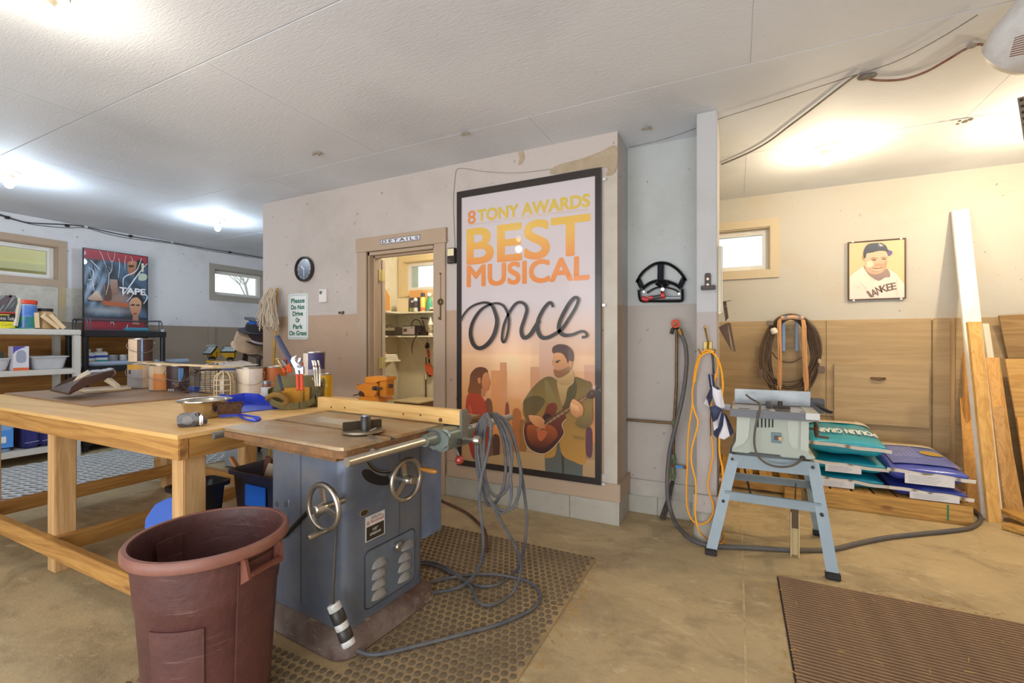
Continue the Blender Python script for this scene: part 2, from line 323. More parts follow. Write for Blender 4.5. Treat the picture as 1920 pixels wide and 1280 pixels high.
class Print:
    """flat printed picture: a colour grid plus polygon shapes; T maps print coordinates to 3D, off(k) lifts layer k"""
    def __init__(s, T, off): s.bm = bmesh.new(); s.c = s.bm.loops.layers.float_color.new('Col'); s.T = T; s.off = off; s.k = 0
    def grid(s, quad, nx, ny, fn):
        (a, b, c, d) = [Vector((*p, 0)) for p in quad]; V = {}
        for i in range(nx+1):
            for j in range(ny+1):
                u, v = i/nx, j/ny; p = (a*(1-u)+b*u)*(1-v)+(d*(1-u)+c*u)*v; V[i, j] = (s.bm.verts.new(s.T(p.x, p.y)), (*lin(fn(u, v)), 1))
        for i in range(nx):
            for j in range(ny):
                q = [V[i, j], V[i+1, j], V[i+1, j+1], V[i, j+1]]; f = s.bm.faces.new([x[0] for x in q])
                for lp, x in zip(f.loops, q): lp[s.c] = x[1]
    def poly(s, pts, col, col2=None, smooth=0):
        if smooth: pts = spl2(pts, smooth)
        s.k += 1; o = s.off*s.k; ys = [p[1] for p in pts]; y0, y1 = min(ys), max(ys)
        f = s.bm.faces.new([s.bm.verts.new(s.T(*p)+o) for p in pts]); c1 = lin(col); c2 = lin(col2 or col)
        for lp, p in zip(f.loops, pts):
            t = (p[1]-y0)/(y1-y0+1e-9); lp[s.c] = (*[a*(1-t)+b*t for a, b in zip(c1, c2)], 1)
        return s
    def ell(s, cx, cy, rx_, ry_, col, a=0, n=20, col2=None):
        ca, sa = math.cos(R(a)), math.sin(R(a))
        return s.poly([(cx+rx_*math.cos(t)*ca-ry_*math.sin(t)*sa, cy+rx_*math.cos(t)*sa+ry_*math.sin(t)*ca) for t in [k*2*math.pi/n for k in range(n)]], col, col2)
    def stroke(s, pts, w, col, smooth=5):
        P = [Vector((*p, 0)) for p in pts]; P = spl(P, smooth) if smooth else P; n = len(P); s.k += 1; o = s.off*s.k; L = []
        ws = w if isinstance(w, list) else [w]*2
        for i in range(n):
            t = (P[min(i+1, n-1)]-P[max(i-1, 0)]).normalized(); q = i/(n-1)*(len(ws)-1); j = min(int(q), len(ws)-2); ww = ws[j]*(1-(q-j))+ws[j+1]*(q-j); nn = Vector((-t.y, t.x, 0))*ww/2
            L.append((s.bm.verts.new(s.T(P[i].x+nn.x, P[i].y+nn.y)+o), s.bm.verts.new(s.T(P[i].x-nn.x, P[i].y-nn.y)+o)))
        c = (*lin(col), 1)
        for a, b in zip(L, L[1:]):
            f = s.bm.faces.new((a[0], a[1], b[1], b[0]))
            for lp in f.loops: lp[s.c] = c
        return s
    def done(s, name, parent, m=None):
        me = bpy.data.meshes.new(name); s.bm.to_mesh(me); s.bm.free(); me.materials.append(m or print_mat())
        o = bpy.data.objects.new(name, me); C.objects.link(o); o.parent = parent; return o
def mixh(a, b, t):
    a, b = lin(a), lin(b); t = max(0, min(1, t)); return tuple(x*(1-t)+y*t for x, y in zip(a, b))
# ---------------- structure ----------------
CE = 2.615; YM = 3.018; XL = -7.07; YB = 4.95; XC = -4.31
M_CEIL = osb('painted_strand_board', 'dde1e8', 'c6cad1')
M_MAIN = paint_wall('painted_board_middle', 'c0b5ae', 'b69a82', 1.466)
M_REC = paint_wall('painted_board_recess', 'b9bcba', 'b0a79f', 1.478)
M_LEFT = paint_wall('painted_board_left', 'd8d8dc', 'a39483', 1.442)
M_BACK = paint_wall('painted_board_back', 'bab6ad', 'bf9f72', 1.413, grime='bd9e6d')
M_CLOS = paint_wall('painted_board_closet', 'e6dfc8', 'dcd2b6', 1.40)
M_POST = paint_wall('painted_post', 'b9b9ba', 'aea5a0', 1.40)
M_FLOOR = concrete('worn_concrete', 'c6ae84', 'a59370', '7c6b52')
M_CONC = concrete('pale_concrete', 'b3aea0', 'a19c90', '8b877c')
M_FLOOR = scuff(scuff(M_FLOOR, '66543e', (1.1, 2.0, 1), .50, .72, .62), 'e0cda8', (5, 9, 2), .58, .70, .55)
M_TRIM = mat('b29b84', .6, var=.3, vs=3, hex2='a48d76', bump=.15, bs=40)
M_TRIMC = mat('a49d92', .6, var=.3, vs=3, hex2='958e83')
M_WHITE = mat('e4e2dc', .5, var=.2, vs=8, hex2='cfccc4')
def wall(name, face, plane, a0, a1, z0, z1, holes, t, m):
    xs = sorted({a0, a1, *[h[0] for h in holes], *[h[1] for h in holes]}); zs = sorted({z0, z1, *[h[2] for h in holes], *[h[3] for h in holes]})
    b = B()
    for i in range(len(xs)-1):
        for j in range(len(zs)-1):
            cx, cz = (xs[i]+xs[i+1])/2, (zs[j]+zs[j+1])/2
            if any(h[0] < cx < h[1] and h[2] < cz < h[3] for h in holes): continue
            if face == '-Y': b.box(xs[i], xs[i+1], plane, plane+t, zs[j], zs[j+1])
            else: b.box(plane-t, plane, xs[i], xs[i+1], zs[j], zs[j+1])
    bmesh.ops.remove_doubles(b.bm, verts=b.bm.verts[:], dist=1e-4)
    return tag(b.done(name, m, flat=True), kind='structure')
floor = tag(B().box(XL-.2, 3.6, -3.1, 5.6, -.3, -.02).done('floor', mat('6b5a44', .9)), kind='structure')
JX = .028
for i, (a, b_) in enumerate(((XL-.2, -3.62), (-3.615, JX-.003), (JX+.003, 3.6))):
    for c, d in ((-3.1, 5.6),):
        B().box(a, b_, c, d, -.06, 0, .002).done('slab', M_FLOOR, floor)
B().box(JX-.004, JX+.006, -3.1, 5.6, -.02, -.0015).done('joint_filler', mat('cdb48c', .9, var=.5, vs=20, hex2='6d5a40'), floor)
ceil = tag(B().box(XL-.2, 3.6, -3.1, 5.6, CE+.012, CE+.2).done('ceiling', mat('5c564e', .9)), kind='structure')
ys = [1.36+1.222*k for k in range(-4, 4)]
for j in range(len(ys)-1+1):
    y0 = ys[j]; y1 = y0+1.2180
    off = 0 if j % 2 else 1.22
    x = -3.6-2.44*2+off
    while x < 3.6:
        a, b_ = max(x, XL-.2), min(x+2.4396, 3.6); c, d = max(y0, -3.1), min(y1, 5.6)
        if b_-a > .05 and d-c > .05: B().box(a, b_, c, d, CE, CE+.0125, .0015).done('panel', M_CEIL, ceil)
        x += 2.44
# walls
wall('wall_middle', '-Y', YM, XC, -.711, 0, CE, [(-2.90, -2.19, 0, 2.0)], .13, M_MAIN)
wall('wall_recess', '-Y', 3.33, -.711, -.16, 0, CE, [], .1, M_REC)
tag(B().box(-.86, -.711, YM+.131, 3.34, 0, CE).done('wall_recess_side', M_REC), kind='structure')
tag(B().box(XC, XC+.1, YM+.13, 5.4, 0, CE).done('wall_closet_left', M_CLOS), kind='structure')
tag(B().box(-.86, -.76, 3.34, YB, 0, CE).done('wall_closet_right', M_CLOS), kind='structure')
W3 = (PY(748, 482, YB).x, -3.25, 1.83, 2.385); W4 = (-.59, .355, 1.825, 2.385)
t = .072
wall('wall_back', '-Y', YB, -.86, 3.5, 0, CE, [(W4[0]+t, W4[1]-t, W4[2]+t, W4[3]-t)], .16, M_BACK)
wall('wall_closet_back', '-Y', YB, XC+.1, -.86, 0, CE, [(W3[0]+t, W3[1]-t, W3[2]+t, W3[3]-t)], .16, M_CLOS)
W1 = (1.50, 2.472, 1.853, 2.392); W2 = (4.088, 5.04, 1.845, 2.392)
wall('wall_left', '+X', XL, -3.1, 5.4, 0, CE, [(W1[0]+t, W1[1]-t, W1[2]+t, W1[3]-t), (W2[0]+t, W2[1]-t, W2[2]+t, W2[3]-t)], .16, M_LEFT)
tag(B().box(XL, XC, 5.4, 5.5, 0, CE).done('wall_back_left', M_LEFT), kind='structure')
tag(B().box(3.4, 3.5, -3.1, YB, 0, CE).done('wall_right', M_BACK), kind='structure')
b = B(); b.box(XL, -5.0, -3.1, -3.0, 0, CE).box(2.4, 3.5, -3.1, -3.0, 0, CE).box(-1.6, -1.2, -3.1, -3.0, 0, CE).box(XL, 3.5, -3.1, -3.0, 2.35, CE)
tag(b.done('wall_front', M_MAIN, flat=True), kind='structure')
lamp('closet_fill_light', 'POINT', (-2.7, 4.0, 2.35), 62, (1, .88, .68), .05)
# post with base
ps = tag(B().box(-.222, -.108, 3.0, 3.40, .29, CE-.001, .004).done('post', M_POST), kind='structure')
B().box(-.240, -.094, 2.982, 3.42, .185, .29, .004).done('base_trim', M_POST, ps)
B().lathe([(.085, 0), (.08, .10), (.075, .186)], 20, Matrix.Translation((-.165, 3.075, 0))).done('concrete_footing', M_CONC, ps)
# foundation blocks under the walls
fo = thing('foundation_curb', 'pale concrete curb along the foot of the poster wall', 'curb'); fo['kind'] = 'structure'
x = XC
for wd in (.9, .8, .42, .75, .40, .33):
    e = min(x+wd, -.70); B().box(x, e-.003, YM-.012, YM+.02, 0, .158, .003).done('block', M_CONC, fo); x = e
B().box(-.715, -.698, YM-.012, 3.33, 0, .17, .002).done('block', M_CONC, fo)
x = -.698
for wd in (.2, .22, .1): B().box(x, x+wd-.003, 3.31, 3.335, 0, .125, .003).done('block', M_CONC, fo); x += wd
bb = B().box(-2.06, -.69, YM-.02, YM, .158, .275, .003).box(-.711, -.69, YM, 3.33, .158, .275); tag(bb.done('baseboard_middle', M_TRIM), kind='structure')
tag(B().box(XC, -3.03, YM-.02, YM, .158, .275, .003).done('baseboard_middle_left', M_TRIM), kind='structure')
tag(B().box(-.69, -.16, 3.312, 3.332, .124, .237, .003).done('baseboard_recess', mat('b7b0a6', .6, var=.3)), kind='structure')
tag(B().box(-.80, -.7112, YM-.006, YM, .33, 2.34).box(-1.98, -.7112, YM-.008, YM, .275, .33).done('trim_1', mat('c3bbae', .65, var=.4, vs=6, hex2='aa9d8b', bump=.2)), kind='structure')
tag(B().box(-.713, -.7085, 3.0, 3.018, 0, 0).done('trim_2', M_TRIM), kind='structure') if 0 else None
# stripped tan patches of paint above the poster
pt = B(); pt.prism(spl2([(-1.16, 2.40), (-1.15, 2.455), (-.95, 2.475), (-.82, 2.50), (-.716, 2.515), (-.722, 2.35), (-.79, 2.33), (-.80, 2.39)], 4), 0, .002, FR((0, YM-.006, 0), '-Y'))
pt.prism([(-1.445, 2.61), (-1.40, 2.612), (-1.385, 2.56), (-1.41, 2.52), (-1.44, 2.515), (-1.43, 2.56)], 0, .002, FR((0, YM-.001, 0), '-Y'))
tag(pt.done('trim_3', mat('b09f86', .8, var=.5, vs=9, hex2='8f7a5f')), kind='structure')
# tan plywood wainscot and battens, back wall
wn = thing('wainscot', 'tan painted plywood wainscot on the back wall', 'wainscot'); wn['kind'] = 'structure'
MPL = wood('b39872', '9e855f', 'X', .55, .65, knots=False, grain=.6)
x = -.7
for a, b_ in ((-.7, .715), (.722, 1.449), (1.468, 1.56), (1.60, 2.25), (2.256, 3.4)):
    B().box(a, b_, YB-.014, YB, .55, 1.412, .002).done('panel', MPL, wn)
    B().box(a, b_, YB-.010, YB, .02, .543, .002).done('panel', MPL, wn)
B().box(.775, 1.43, YB-.036, YB-.014, .50, 1.02, .003).done('hatch', wood('b59b74', 'a38a63', 'X', .6, .6, knots=False), wn)
B().box(1.452, 1.563, YB-.03, YB, .3, 1.40, .004).done('batten', MPL, wn)
hd = PY(1647, 708, 4.9); B().box(hd.x-.05, hd.x+.05, 4.895, 4.935, hd.z-.004, hd.z+.004).tube([(hd.x-.05, 4.93, hd.z), (hd.x-.048, 4.90, hd.z-.008), (hd.x, 4.893, hd.z-.02), (hd.x+.048, 4.90, hd.z-.008), (hd.x+.05, 4.93, hd.z)], .005, 6).done('pull_handle', mat('6b4a2a', .4, .6), wn)
# left wall lower panels with battens
lw = thing('wainscot', 'grey brown painted boards with battens under the left windows', 'wainscot'); lw['kind'] = 'structure'
MLP = mat('97897a', .7, var=.3, vs=3, hex2='84786a', bump=.15)
ye = [-3, -1.8, -.6, .6, 1.8, 2.98, 4.2, 5.4]
for a, b_ in zip(ye, ye[1:]): B().box(XL, XL+.012, a, b_-.004, .1, 1.44, .002).done('panel', MLP, lw)
for y in (PX(395, 640, XL).y, 1.9, 3.0, .7, 5.2): B().box(XL+.012, XL+.03, y-.045, y+.045, .1, 1.44, .002).done('batten', MLP, lw)
bk_ = tag(B().box(XL+.13, XL+.145, .3, 3.05, .12, 1.30, .002).done('plywood_backing', wood('b07a3c', '8a5a28', 'Y', .5, .7, knots=False)), 'stained brown plywood sheet standing behind the two shelving units', 'plywood')
pv_ = tag(B().box(XL, XL+.008, .2, PX(160, 560, XL).y, 1.445, 1.853, .001).done('trim_4', scuff(mat('c9c3b8', .7, var=.8, vs=5, hex2='aaa296', bump=.3, bs=30), '8d8472', (3, 9, 14), .55, .72, .6)), kind='structure')
yb__ = PX(115, 570, XL).y; tag(B().box(XL+.008, XL+.02, yb__-.03, yb__+.03, 1.445, 1.853, .001).done('trim_5', mat('b3a58c', .7, var=.6, vs=12, hex2='c2a55a')), kind='structure')
# ---------------- windows ----------------
def window(n, face, plane, a0, a1, z0, z1, mtrim, crank=True):
    Mx = FR((0, plane, 0), '-Y') if face == '-Y' else FR((plane, 0, 0), '+X')
    root = thing('window_%d' % n, 'small high window', 'window'); root['kind'] = 'structure'; del root['category']; del root['label']
    B(Mx).frame(a0, a1, z0, z1, .075, 0, .018).done('casing', mtrim, root)
    q = .072; B(Mx).frame(a0+q, a1-q, z0+q, z1-q, .012, -.13, 0).done('jamb', mtrim, root)
    q = .084; b = B(Mx).frame(a0+q, a1-q, z0+q, z1-q, .05, -.13, -.085, wt=.045)
    if crank: b.box(a1-.35, a1-.25, z1-q-.03, z1-q-.02, -.085, -.07)
    b.done('sash', M_WHITE, root)
    q = .13; B(Mx).box(a0+q, a1-q, z0+q, z1-q, -.112, -.108).done('pane', glass_mat(), root)
    return root
window(1, '+X', XL, *W1, M_TRIM); window(2, '+X', XL, *W2, M_TRIMC); window(3, '-Y', YB, *W3, mat('d9c397', .6)); window(4, '-Y', YB, *W4, mat('c3b397', .6))
# porch outside the left windows, bare trees
po = thing('porch', 'yellow green painted porch wall and soffit outside the left window', 'porch'); po['kind'] = 'structure'
B().box(-7.85, XL-.16, -1, 3.9, 2.62, 2.7).done('soffit', mat('c9c48e', .7), po)
B().box(-8.9, -8.8, -1, 3.25, 0, 3.3).done('siding', mat('dcd29c', .7), po)
B().box(-8.82, -8.76, -1, 3.25, 2.2, 2.3).box(-8.82, -8.78, -1, 3.25, 1.7, 1.72).done('trim_board', mat('d9d5a6', .7), po)
tag(B().box(-30, XL-.3, -12, 22, -.4, -.1).done('ground', mat('b9b7a4', .9, var=.4)), kind='structure')
tag(B().box(XL-.3, 12, YB+.3, 25, -.4, -.1).done('ground_back', mat('b9b7a4', .9, var=.4)), kind='structure')
tr = thing('bare_tree', 'bare branching tree seen through the small window beyond the mop', 'tree', (-11.5, 7.6, -.1))
def branch(b, p, d, L, r, k):
    q = p+d*L; b.cyl(p, q, r, r*.7, 6)
    if k:
        for _ in range(3):
            dd = (d+Vector((rnd.uniform(-.6, .6), rnd.uniform(-.9, .9), rnd.uniform(-.2, .5)))).normalized(); branch(b, q, dd, L*.68, r*.6, k-1)
b = B(); b.cyl((0, 0, 0), (0, 0, 1.6), .09, .07, 8); b.done('trunk', mat('a49f98', .9), tr)
b = B(); branch(b, Vector((0, 0, 1.5)), Vector((0, .1, 1)).normalized(), .8, .035, 4); branch(b, Vector((0, 0, 1.5)), Vector((.2, -.8, .7)).normalized(), .8, .03, 4); b.done('branches', mat('b4afa8', .9), tr)
# ---------------- closet doorway ----------------
d1 = thing('door_1', None, None); d1['kind'] = 'structure'
Mf = FR((0, YM, 0), '-Y'); a0, a1 = PY(672, 468, YM).x, PY(837, 448, YM).x; i0, i1 = -2.905, -2.185; zt = 2.003
B(Mf).box(a0-.01, a1+.012, zt, 2.125, 0, .026, .002).done('head_casing', M_TRIM, d1)
for s0, s1 in ((a0, i0), (i1, a1)): B(Mf).box(s0, s1, 0, zt, 0, .02, .002).done('side_casing', M_TRIM, d1)
b = B(Mf); b.box(i0-.0, i0+.018, 0, zt, -.15, .0).box(i1-.018, i1, 0, zt, -.15, 0).box(i0, i1, zt-.03, zt, -.15, 0)
b.box(i0+.018, i0+.032, 0, zt-.03, -.09, -.055).box(i1-.032, i1-.018, 0, zt-.03, -.09, -.055).box(i0, i1, zt-.045, zt-.03, -.09, -.055); b.done('jamb', M_TRIM, d1)
lf = B(Mf).box(i0-.69, i0+.022, .01, zt-.04, -.20, -.162, .002).done('door_leaf', mat('c3b09c', .5), d1)
for zz in (PY(710, 516, 3.15).z, PY(710, 680, 3.15).z): B(Mf).box(i0+.018, i0+.024, zz-.05, zz+.05, -.195, -.115).cyl((i0+.024, zz-.052, -.157), (i0+.024, zz+.052, -.157), .006, n=8).done('hinge', mat('cdbb80', .5, .4), d1)
# DETAILS sign on head casing
sg = thing('name_sign', 'small white sign reading DETAILS over the closet doorway', 'sign', (0, 0, 0))
p0, p1 = PY(713.5, 458.5, YM-.03), PY(787.5, 449, YM-.03); zt0 = PY(713.5, 449.5, YM-.03).z; cx = (p0.x+p1.x)/2; cz = (p0.z+zt0)/2; hw, hh = (p1.x-p0.x)/2, (zt0-p0.z)/2
Ms = FR((cx, YM-.026, cz), '-Y'); B(Ms).box(-hw, hw, -hh, hh, 0, .006, .001).done('plate', mat('dcdde4', .3), sg); B(Ms).frame(-hw, hw, -hh, hh, .003, .006, .0075).done('border', mat('26262e', .4), sg)
text('DETAILS', hw*1.84, hh*1.15, Ms, mat('17161d', .4), 'lettering', sg, .03, depth=.0066, spacing=1.35)
# small round dial box beside the casing
th = thing('wall_thermometer', 'small black box thermometer with pale square dial beside the door casing', 'thermometer')
p0, p1 = PY(838.5, 494, YM-.03), PY(853, 464, YM-.03); Mt = FR((0, YM, 0), '-Y')
B(Mt).box(p0.x, p1.x, p0.z, p1.z, 0, .035, .003).done('case', mat('2b211c', .4), th)
B(Mt).box(p0.x+.006, p1.x-.008, (p0.z+p1.z)/2-.002, p1.z-.006, .035, .037).done('dial', mat('e6dcb2', .4), th)
B(Mt).box(p0.x+.008, p0.x+.04, p0.z+.012, p0.z+.015, .035, .0365).box(p0.x+.008, p0.x+.03, p0.z+.03, p0.z+.033, .035, .0365).done('print', mat('8c8070', .4), th)
# iron key ornament on casing
ky = thing('iron_key_ornament', 'long rusty iron key ornament hung on the right door casing', 'ornament')
kx = PY(825, 560, YM-.03).x; kz = PY(825, 565, 3.0).z; Mk = FR((kx, YM-.024, 0), '-Y'); zt_ = PY(825, 566, 3.0).z; z2 = PY(825, 600, 3.0).z; z9 = PY(826, 513, 3.0).z
b = B(Mk); b.torus(.022, .006, 16, 6, c=(0, zt_, 0)); b.torus(.011, .004, 12, 6, c=(0, zt_, 0)); b.box(-.004, .004, z2, zt_-.022, -.004, .004).box(-.02, -.004, z2+.005, z2+.025, -.003, .003); b.done('key', mat('6b5233', .6, .5), ky)
B(Mk).cyl((0, zt_+.02, 0), (0, z9, 0), .0025, n=6).cyl((0, z9, -.01), (0, z9, .012), .007, n=8).done('hanger', mat('8a7448', .5, .5), ky)
# ---------------- bulbs on the ceiling ----------------
for i, ((bx, by), kd, pw, col) in enumerate(BULBS):
    lab = ['bare bulb in keyless holder at the top left corner of the ceiling', 'cool white bulb on the ceiling at the left edge above the window', 'cool white bulb on the ceiling just left of the clock wall', 'warm bare bulb in porcelain holder over the feed bags bay', 'warm bare bulb just outside the frame over the lumber'][i]
    r = thing('ceiling_bulb', lab, 'lamp', (bx, by, CE))
    B().lathe([(.07, 0), (.072, -.012), (.055, -.022), (.032, -.03), (.028, -.055), (.02, -.06)], 24).done('lamp_holder', mat('e8e0cc', .4), r)
    bm_ = bpy.data.materials.get('bulb_'+kd)
    if not bm_:
        bm_ = bpy.data.materials.new('bulb_'+kd); bm_.use_nodes = True; q = bm_.node_tree.nodes['Principled BSDF']; q.inputs['Emission Color'].default_value = (*[min(1, .45+.55*c) for c in col], 1); q.inputs['Emission Strength'].default_value = 14; q.inputs['Base Color'].default_value = (1, 1, 1, 1)
    B().lathe([(.014, -.055), (.018, -.07), (.03, -.09), (.032, -.108), (.022, -.128), (.004, -.137)], 20).done('bulb', bm_, r)
    lamp('bulb_light', 'POINT', (bx, by, CE-.23), pw, col, .04)
# ---------------- floor mats ----------------
def inv(root): return (Matrix.Translation(root.location) @ Matrix.Rotation(root.rotation_euler.z, 4, 'Z')).inverted()
def BW(root): return B(inv(root))
MS = mat('71614b', .85, var=.6, vs=5, hex2='544536', bump=.3, bs=120); MB_ = mat('b0976f', .95, var=.8, vs=3, hex2='7d6b52', bump=.5, bs=150)
m1 = thing('studded_rubber_mat', 'dusty rubber mat with round studs under the cabinet saw', 'mat', (-1.33, 1.64, 0))
X0, X1, Y0, Y1 = -1.96, -.705, .80, 2.49
BW(m1).box(X0, X1, Y0, Y1, .0005, .009, .003).done('base', MB_, m1)
st = B().lathe([(.0132, 0), (.0125, .0035), (.0100, .0050)], 10).done('stud', MS, m1); bpy.data.objects.remove(st); stm = bpy.data.meshes['stud']
P_ = []
pit = .0355
ny = int((Y1-Y0-.03)/pit); nx = int((X1-X0-.03)/pit)
for j in range(ny+1):
    for i in range(nx+1):
        x = X1-.02-i*pit-(pit/2 if j % 2 else 0); y = Y1-.02-j*pit
        if x < X0+.015: continue
        d = Vector((x, y)).length; lx, ly = x+1.185, y-1.12
        if -.765 < lx < -.115 and .085 < ly < .70: continue
        sx_ = 960+F*(x*rx+y*ry)/(x*fx+y*fy); sy_ = 640+F*H/(x*fx+y*fy)
        vis = (sx_ > 540 and sy_ < 1290) and not (-.74 < lx < -.12 and .1 < ly < .7)
        P_.append((0 if vis else 1, x*fx+y*fy, x, y))
P_.sort(key=lambda q: (q[0], q[1]))
for q in P_[:298]:
    o = bpy.data.objects.new('stud', stm); C.objects.link(o); o.parent = m1; o.location = (q[2]+1.33, q[3]-1.64, .009)
rest = B(); sv = [v.co.copy() for v in stm.vertices]; sf = [tuple(p.vertices) for p in stm.polygons]
for q in P_[298:]:
    vs = [rest.bm.verts.new(c+Vector((q[2]+1.33, q[3]-1.64, .009))) for c in sv]
    for f in sf: rest.bm.faces.new([vs[i] for i in f])
tag(rest.done('far_studs', MS, m1), kind='stuff')
m2 = thing('ribbed_rubber_mat', 'brown ribbed runner mat on the floor in the lower right corner', 'mat', (1.05, 2.0, 0))
BW(m2).box(.185, 1.95, 1.30, 2.72, .0005, .005).done('base', mat('2e2119', .95), m2)
rb = B().box(-.88, .88, -.0056, .0056, .005, .0135, .002).done('rib', mat('97785a', .85, var=.5, vs=9, hex2='7b614b', bump=.3), m2)
for k in range(68):
    o = rb if k == 0 else piece(rb, 'rib'); o.location = (1.07-1.05, 2.712-2.0-k*.0207, 0)
# wood debris along the mat edges
db = thing('sawdust_and_chips', 'loose sawdust and straw bits along the mat edges and floor', 'debris'); db['kind'] = 'stuff'; b = B()
for k in range(420):
    q = rnd.random()
    if q < .3: x, y = rnd.gauss(-.67, .03), rnd.uniform(1.3, 2.5)
    elif q < .5: x, y = rnd.gauss(.165, .02), rnd.uniform(1.4, 2.7)
    elif q < .7: x, y = rnd.uniform(.3, 1.3), rnd.gauss(2.76, .04)
    else: x, y = rnd.uniform(-.6, 1.8), rnd.uniform(1.5, 4)
    a = rnd.uniform(0, 3.14); L = rnd.uniform(.004, .03)*(1.6 if rnd.random() < .05 else 1); z = .0125 if (.19 < x < 1.9 and y < 2.71) or x < -.71 else .001
    b.box(-L/2, L/2, -.0012, .0012, z, z+.0015, 0, Matrix.Translation((x, y, 0)) @ Matrix.Rotation(a, 4, 'Z'))
bpy.data.objects.remove(db); db = b.done('sawdust_and_chips', mat('c39a5a', .9), flat=True); tag(db, 'loose sawdust and straw bits along the mat edges and floor', 'debris', kind='stuff')
# ---------------- cabinet table saw ----------------
sw = thing('cabinet_table_saw', 'old blue grey cabinet table saw with wooden fence board and two handwheels', 'table saw', (-1.185, 1.12, 0), -4)
SI = inv(sw); O_ = SI @ Vector((0, 0, H))
def hit(I, px, py, ax, val):
    d = ray(px, py); o = I @ Vector((0, 0, H)); e = (I @ Vector((d[0], d[1], H+d[2])))-o; t = (val-o[ax])/e[ax]; return o+e*t
SU = lambda px, py, u=-.19: hit(SI, px, py, 0, u)
SV = lambda px, py, v=.16: hit(SI, px, py, 1, v)
SZ = lambda px, py, z: hit(SI, px, py, 2, z)
def rrect(x0, x1, y0, y1, r, k=5):
    o = []
    for cx, cy, a0 in ((x1-r, y1-r, 0), (x0+r, y1-r, 90), (x0+r, y0+r, 180), (x1-r, y0+r, 270)):
        for i in range(k+1): a = R(a0+90*i/k); o.append((cx+r*math.cos(a), cy+r*math.sin(a)))
    return o
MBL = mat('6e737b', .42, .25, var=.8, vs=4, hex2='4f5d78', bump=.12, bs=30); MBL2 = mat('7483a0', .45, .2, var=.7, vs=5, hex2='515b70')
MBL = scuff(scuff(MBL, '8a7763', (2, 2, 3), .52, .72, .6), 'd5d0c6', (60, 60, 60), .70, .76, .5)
MBL2 = scuff(MBL2, '8a8078', (3, 3, 2), .55, .75, .5)
MCH = mat('b9b2a6', .3, .9, var=.5, vs=12, hex2='857c6e'); MDK = mat('1e1a18', .6)
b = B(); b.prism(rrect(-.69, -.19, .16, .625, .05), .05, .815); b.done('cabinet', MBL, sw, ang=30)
b = B(); rings = [(0.010, .052), (.016, .056), (.022, .050), (.056, .044), (.064, .036), (.084, .012), (.090, .002)]; L_ = []
for z, e in rings: L_.append([b.bm.verts.new((x, y, z)) for x, y in rrect(-.69-e, -.19+e, .16-e, .625+e, .055+e*.5)])
for q, p in zip(L_, L_[1:]):
    for i in range(len(q)): b.bm.faces.new((q[i], q[(i+1) % len(q)], p[(i+1) % len(q)], p[i]))
b.bm.faces.new(L_[0][::-1]); b.bm.faces.new(L_[-1]); b.done('plinth', scuff(mat('7d6f66', .6, .2, var=1, vs=5, hex2='563e35', bump=.5, bs=40), 'cbb596', (10, 10, 26), .58, .72, .7), sw, ang=50)
b = B(); b.prism(rrect(-.58, -.215, .626, .79, .02), .27, .84, bev=.01); b.done('motor_cover', MBL2, sw)
b = B(); b.box(-.1905, -.189, .455, .458, .13, .81).box(-.46, -.457, .1585, .160, .13, .81); b.done('seam', mat('3b4350', .5), sw)
# table top of cast iron with mitre slots
MTT = mat('b3a083', .42, .35, var=1, vs=3.5, hex2='a0713f', bump=.15, bs=50, stretch=(.6, 1.6, 1)); MTT = scuff(MTT, '7f5f3c', (3, 1.4, 1), .5, .7, .5); MTE = mat('6e4f33', .8, var=.8, vs=14, hex2='96673a', bump=.8, bs=60)
b = B(); b.prism(rrect(-.76, 0, 0, .82, .03, 4), .822, .849); b.box(-.68, -.1, .05, .77, .79, .823); b.done('table_rim', MTE, sw)
b = B()
for v0, v1 in ((.0, .215), (.238, .505), (.528, .82)):
    if v0 == 0: b.prism([(x, y) for x, y in rrect(-.76, 0, 0, .4, .03, 4) if y < .2]+[(-.76, .215), (0, .215)][::1] if False else [(0, .215), (-.76, .215), (-.76, .03), (-.752, .01), (-.73, 0), (-.03, 0), (-.01, .008), (0, .03)], .845, .86, bev=.002)
    else: b.box(-.76, 0, v0, v1, .845, .86, .002)
b.done('table_top', MTT, sw)
B().box(-.76, 0, .214, .239, .849, .852).box(-.76, 0, .504, .529, .849, .852).done('mitre_slot', mat('3d3128', .6), sw)
q0 = SZ(560, 783, .861); B().box(-.62, -.30, .285, .385, .8595, .862, .001).done('throat_plate', mat('c9c2b4', .35, .5, var=.6, vs=15, hex2='a79879'), sw)
ra, rb_ = Vector((.035, -.017, .822)), Vector((.040, 1.036, .822))
b = B(); b.cyl(ra, rb_, .0165, n=20); b.cyl((.0, .12, .83), (.03, .12, .822), .01).cyl((.0, .70, .83), (.03, .70, .822), .01); b.done('front_rail', mat('c4beb4', .28, .85, var=.4, vs=10, hex2='a09788'), sw)
b = B(); b.cyl((-.785, -.02, .825), (-.785, .85, .825), .015, n=16); b.done('rear_rail', mat('8d8a84', .4, .7), sw)
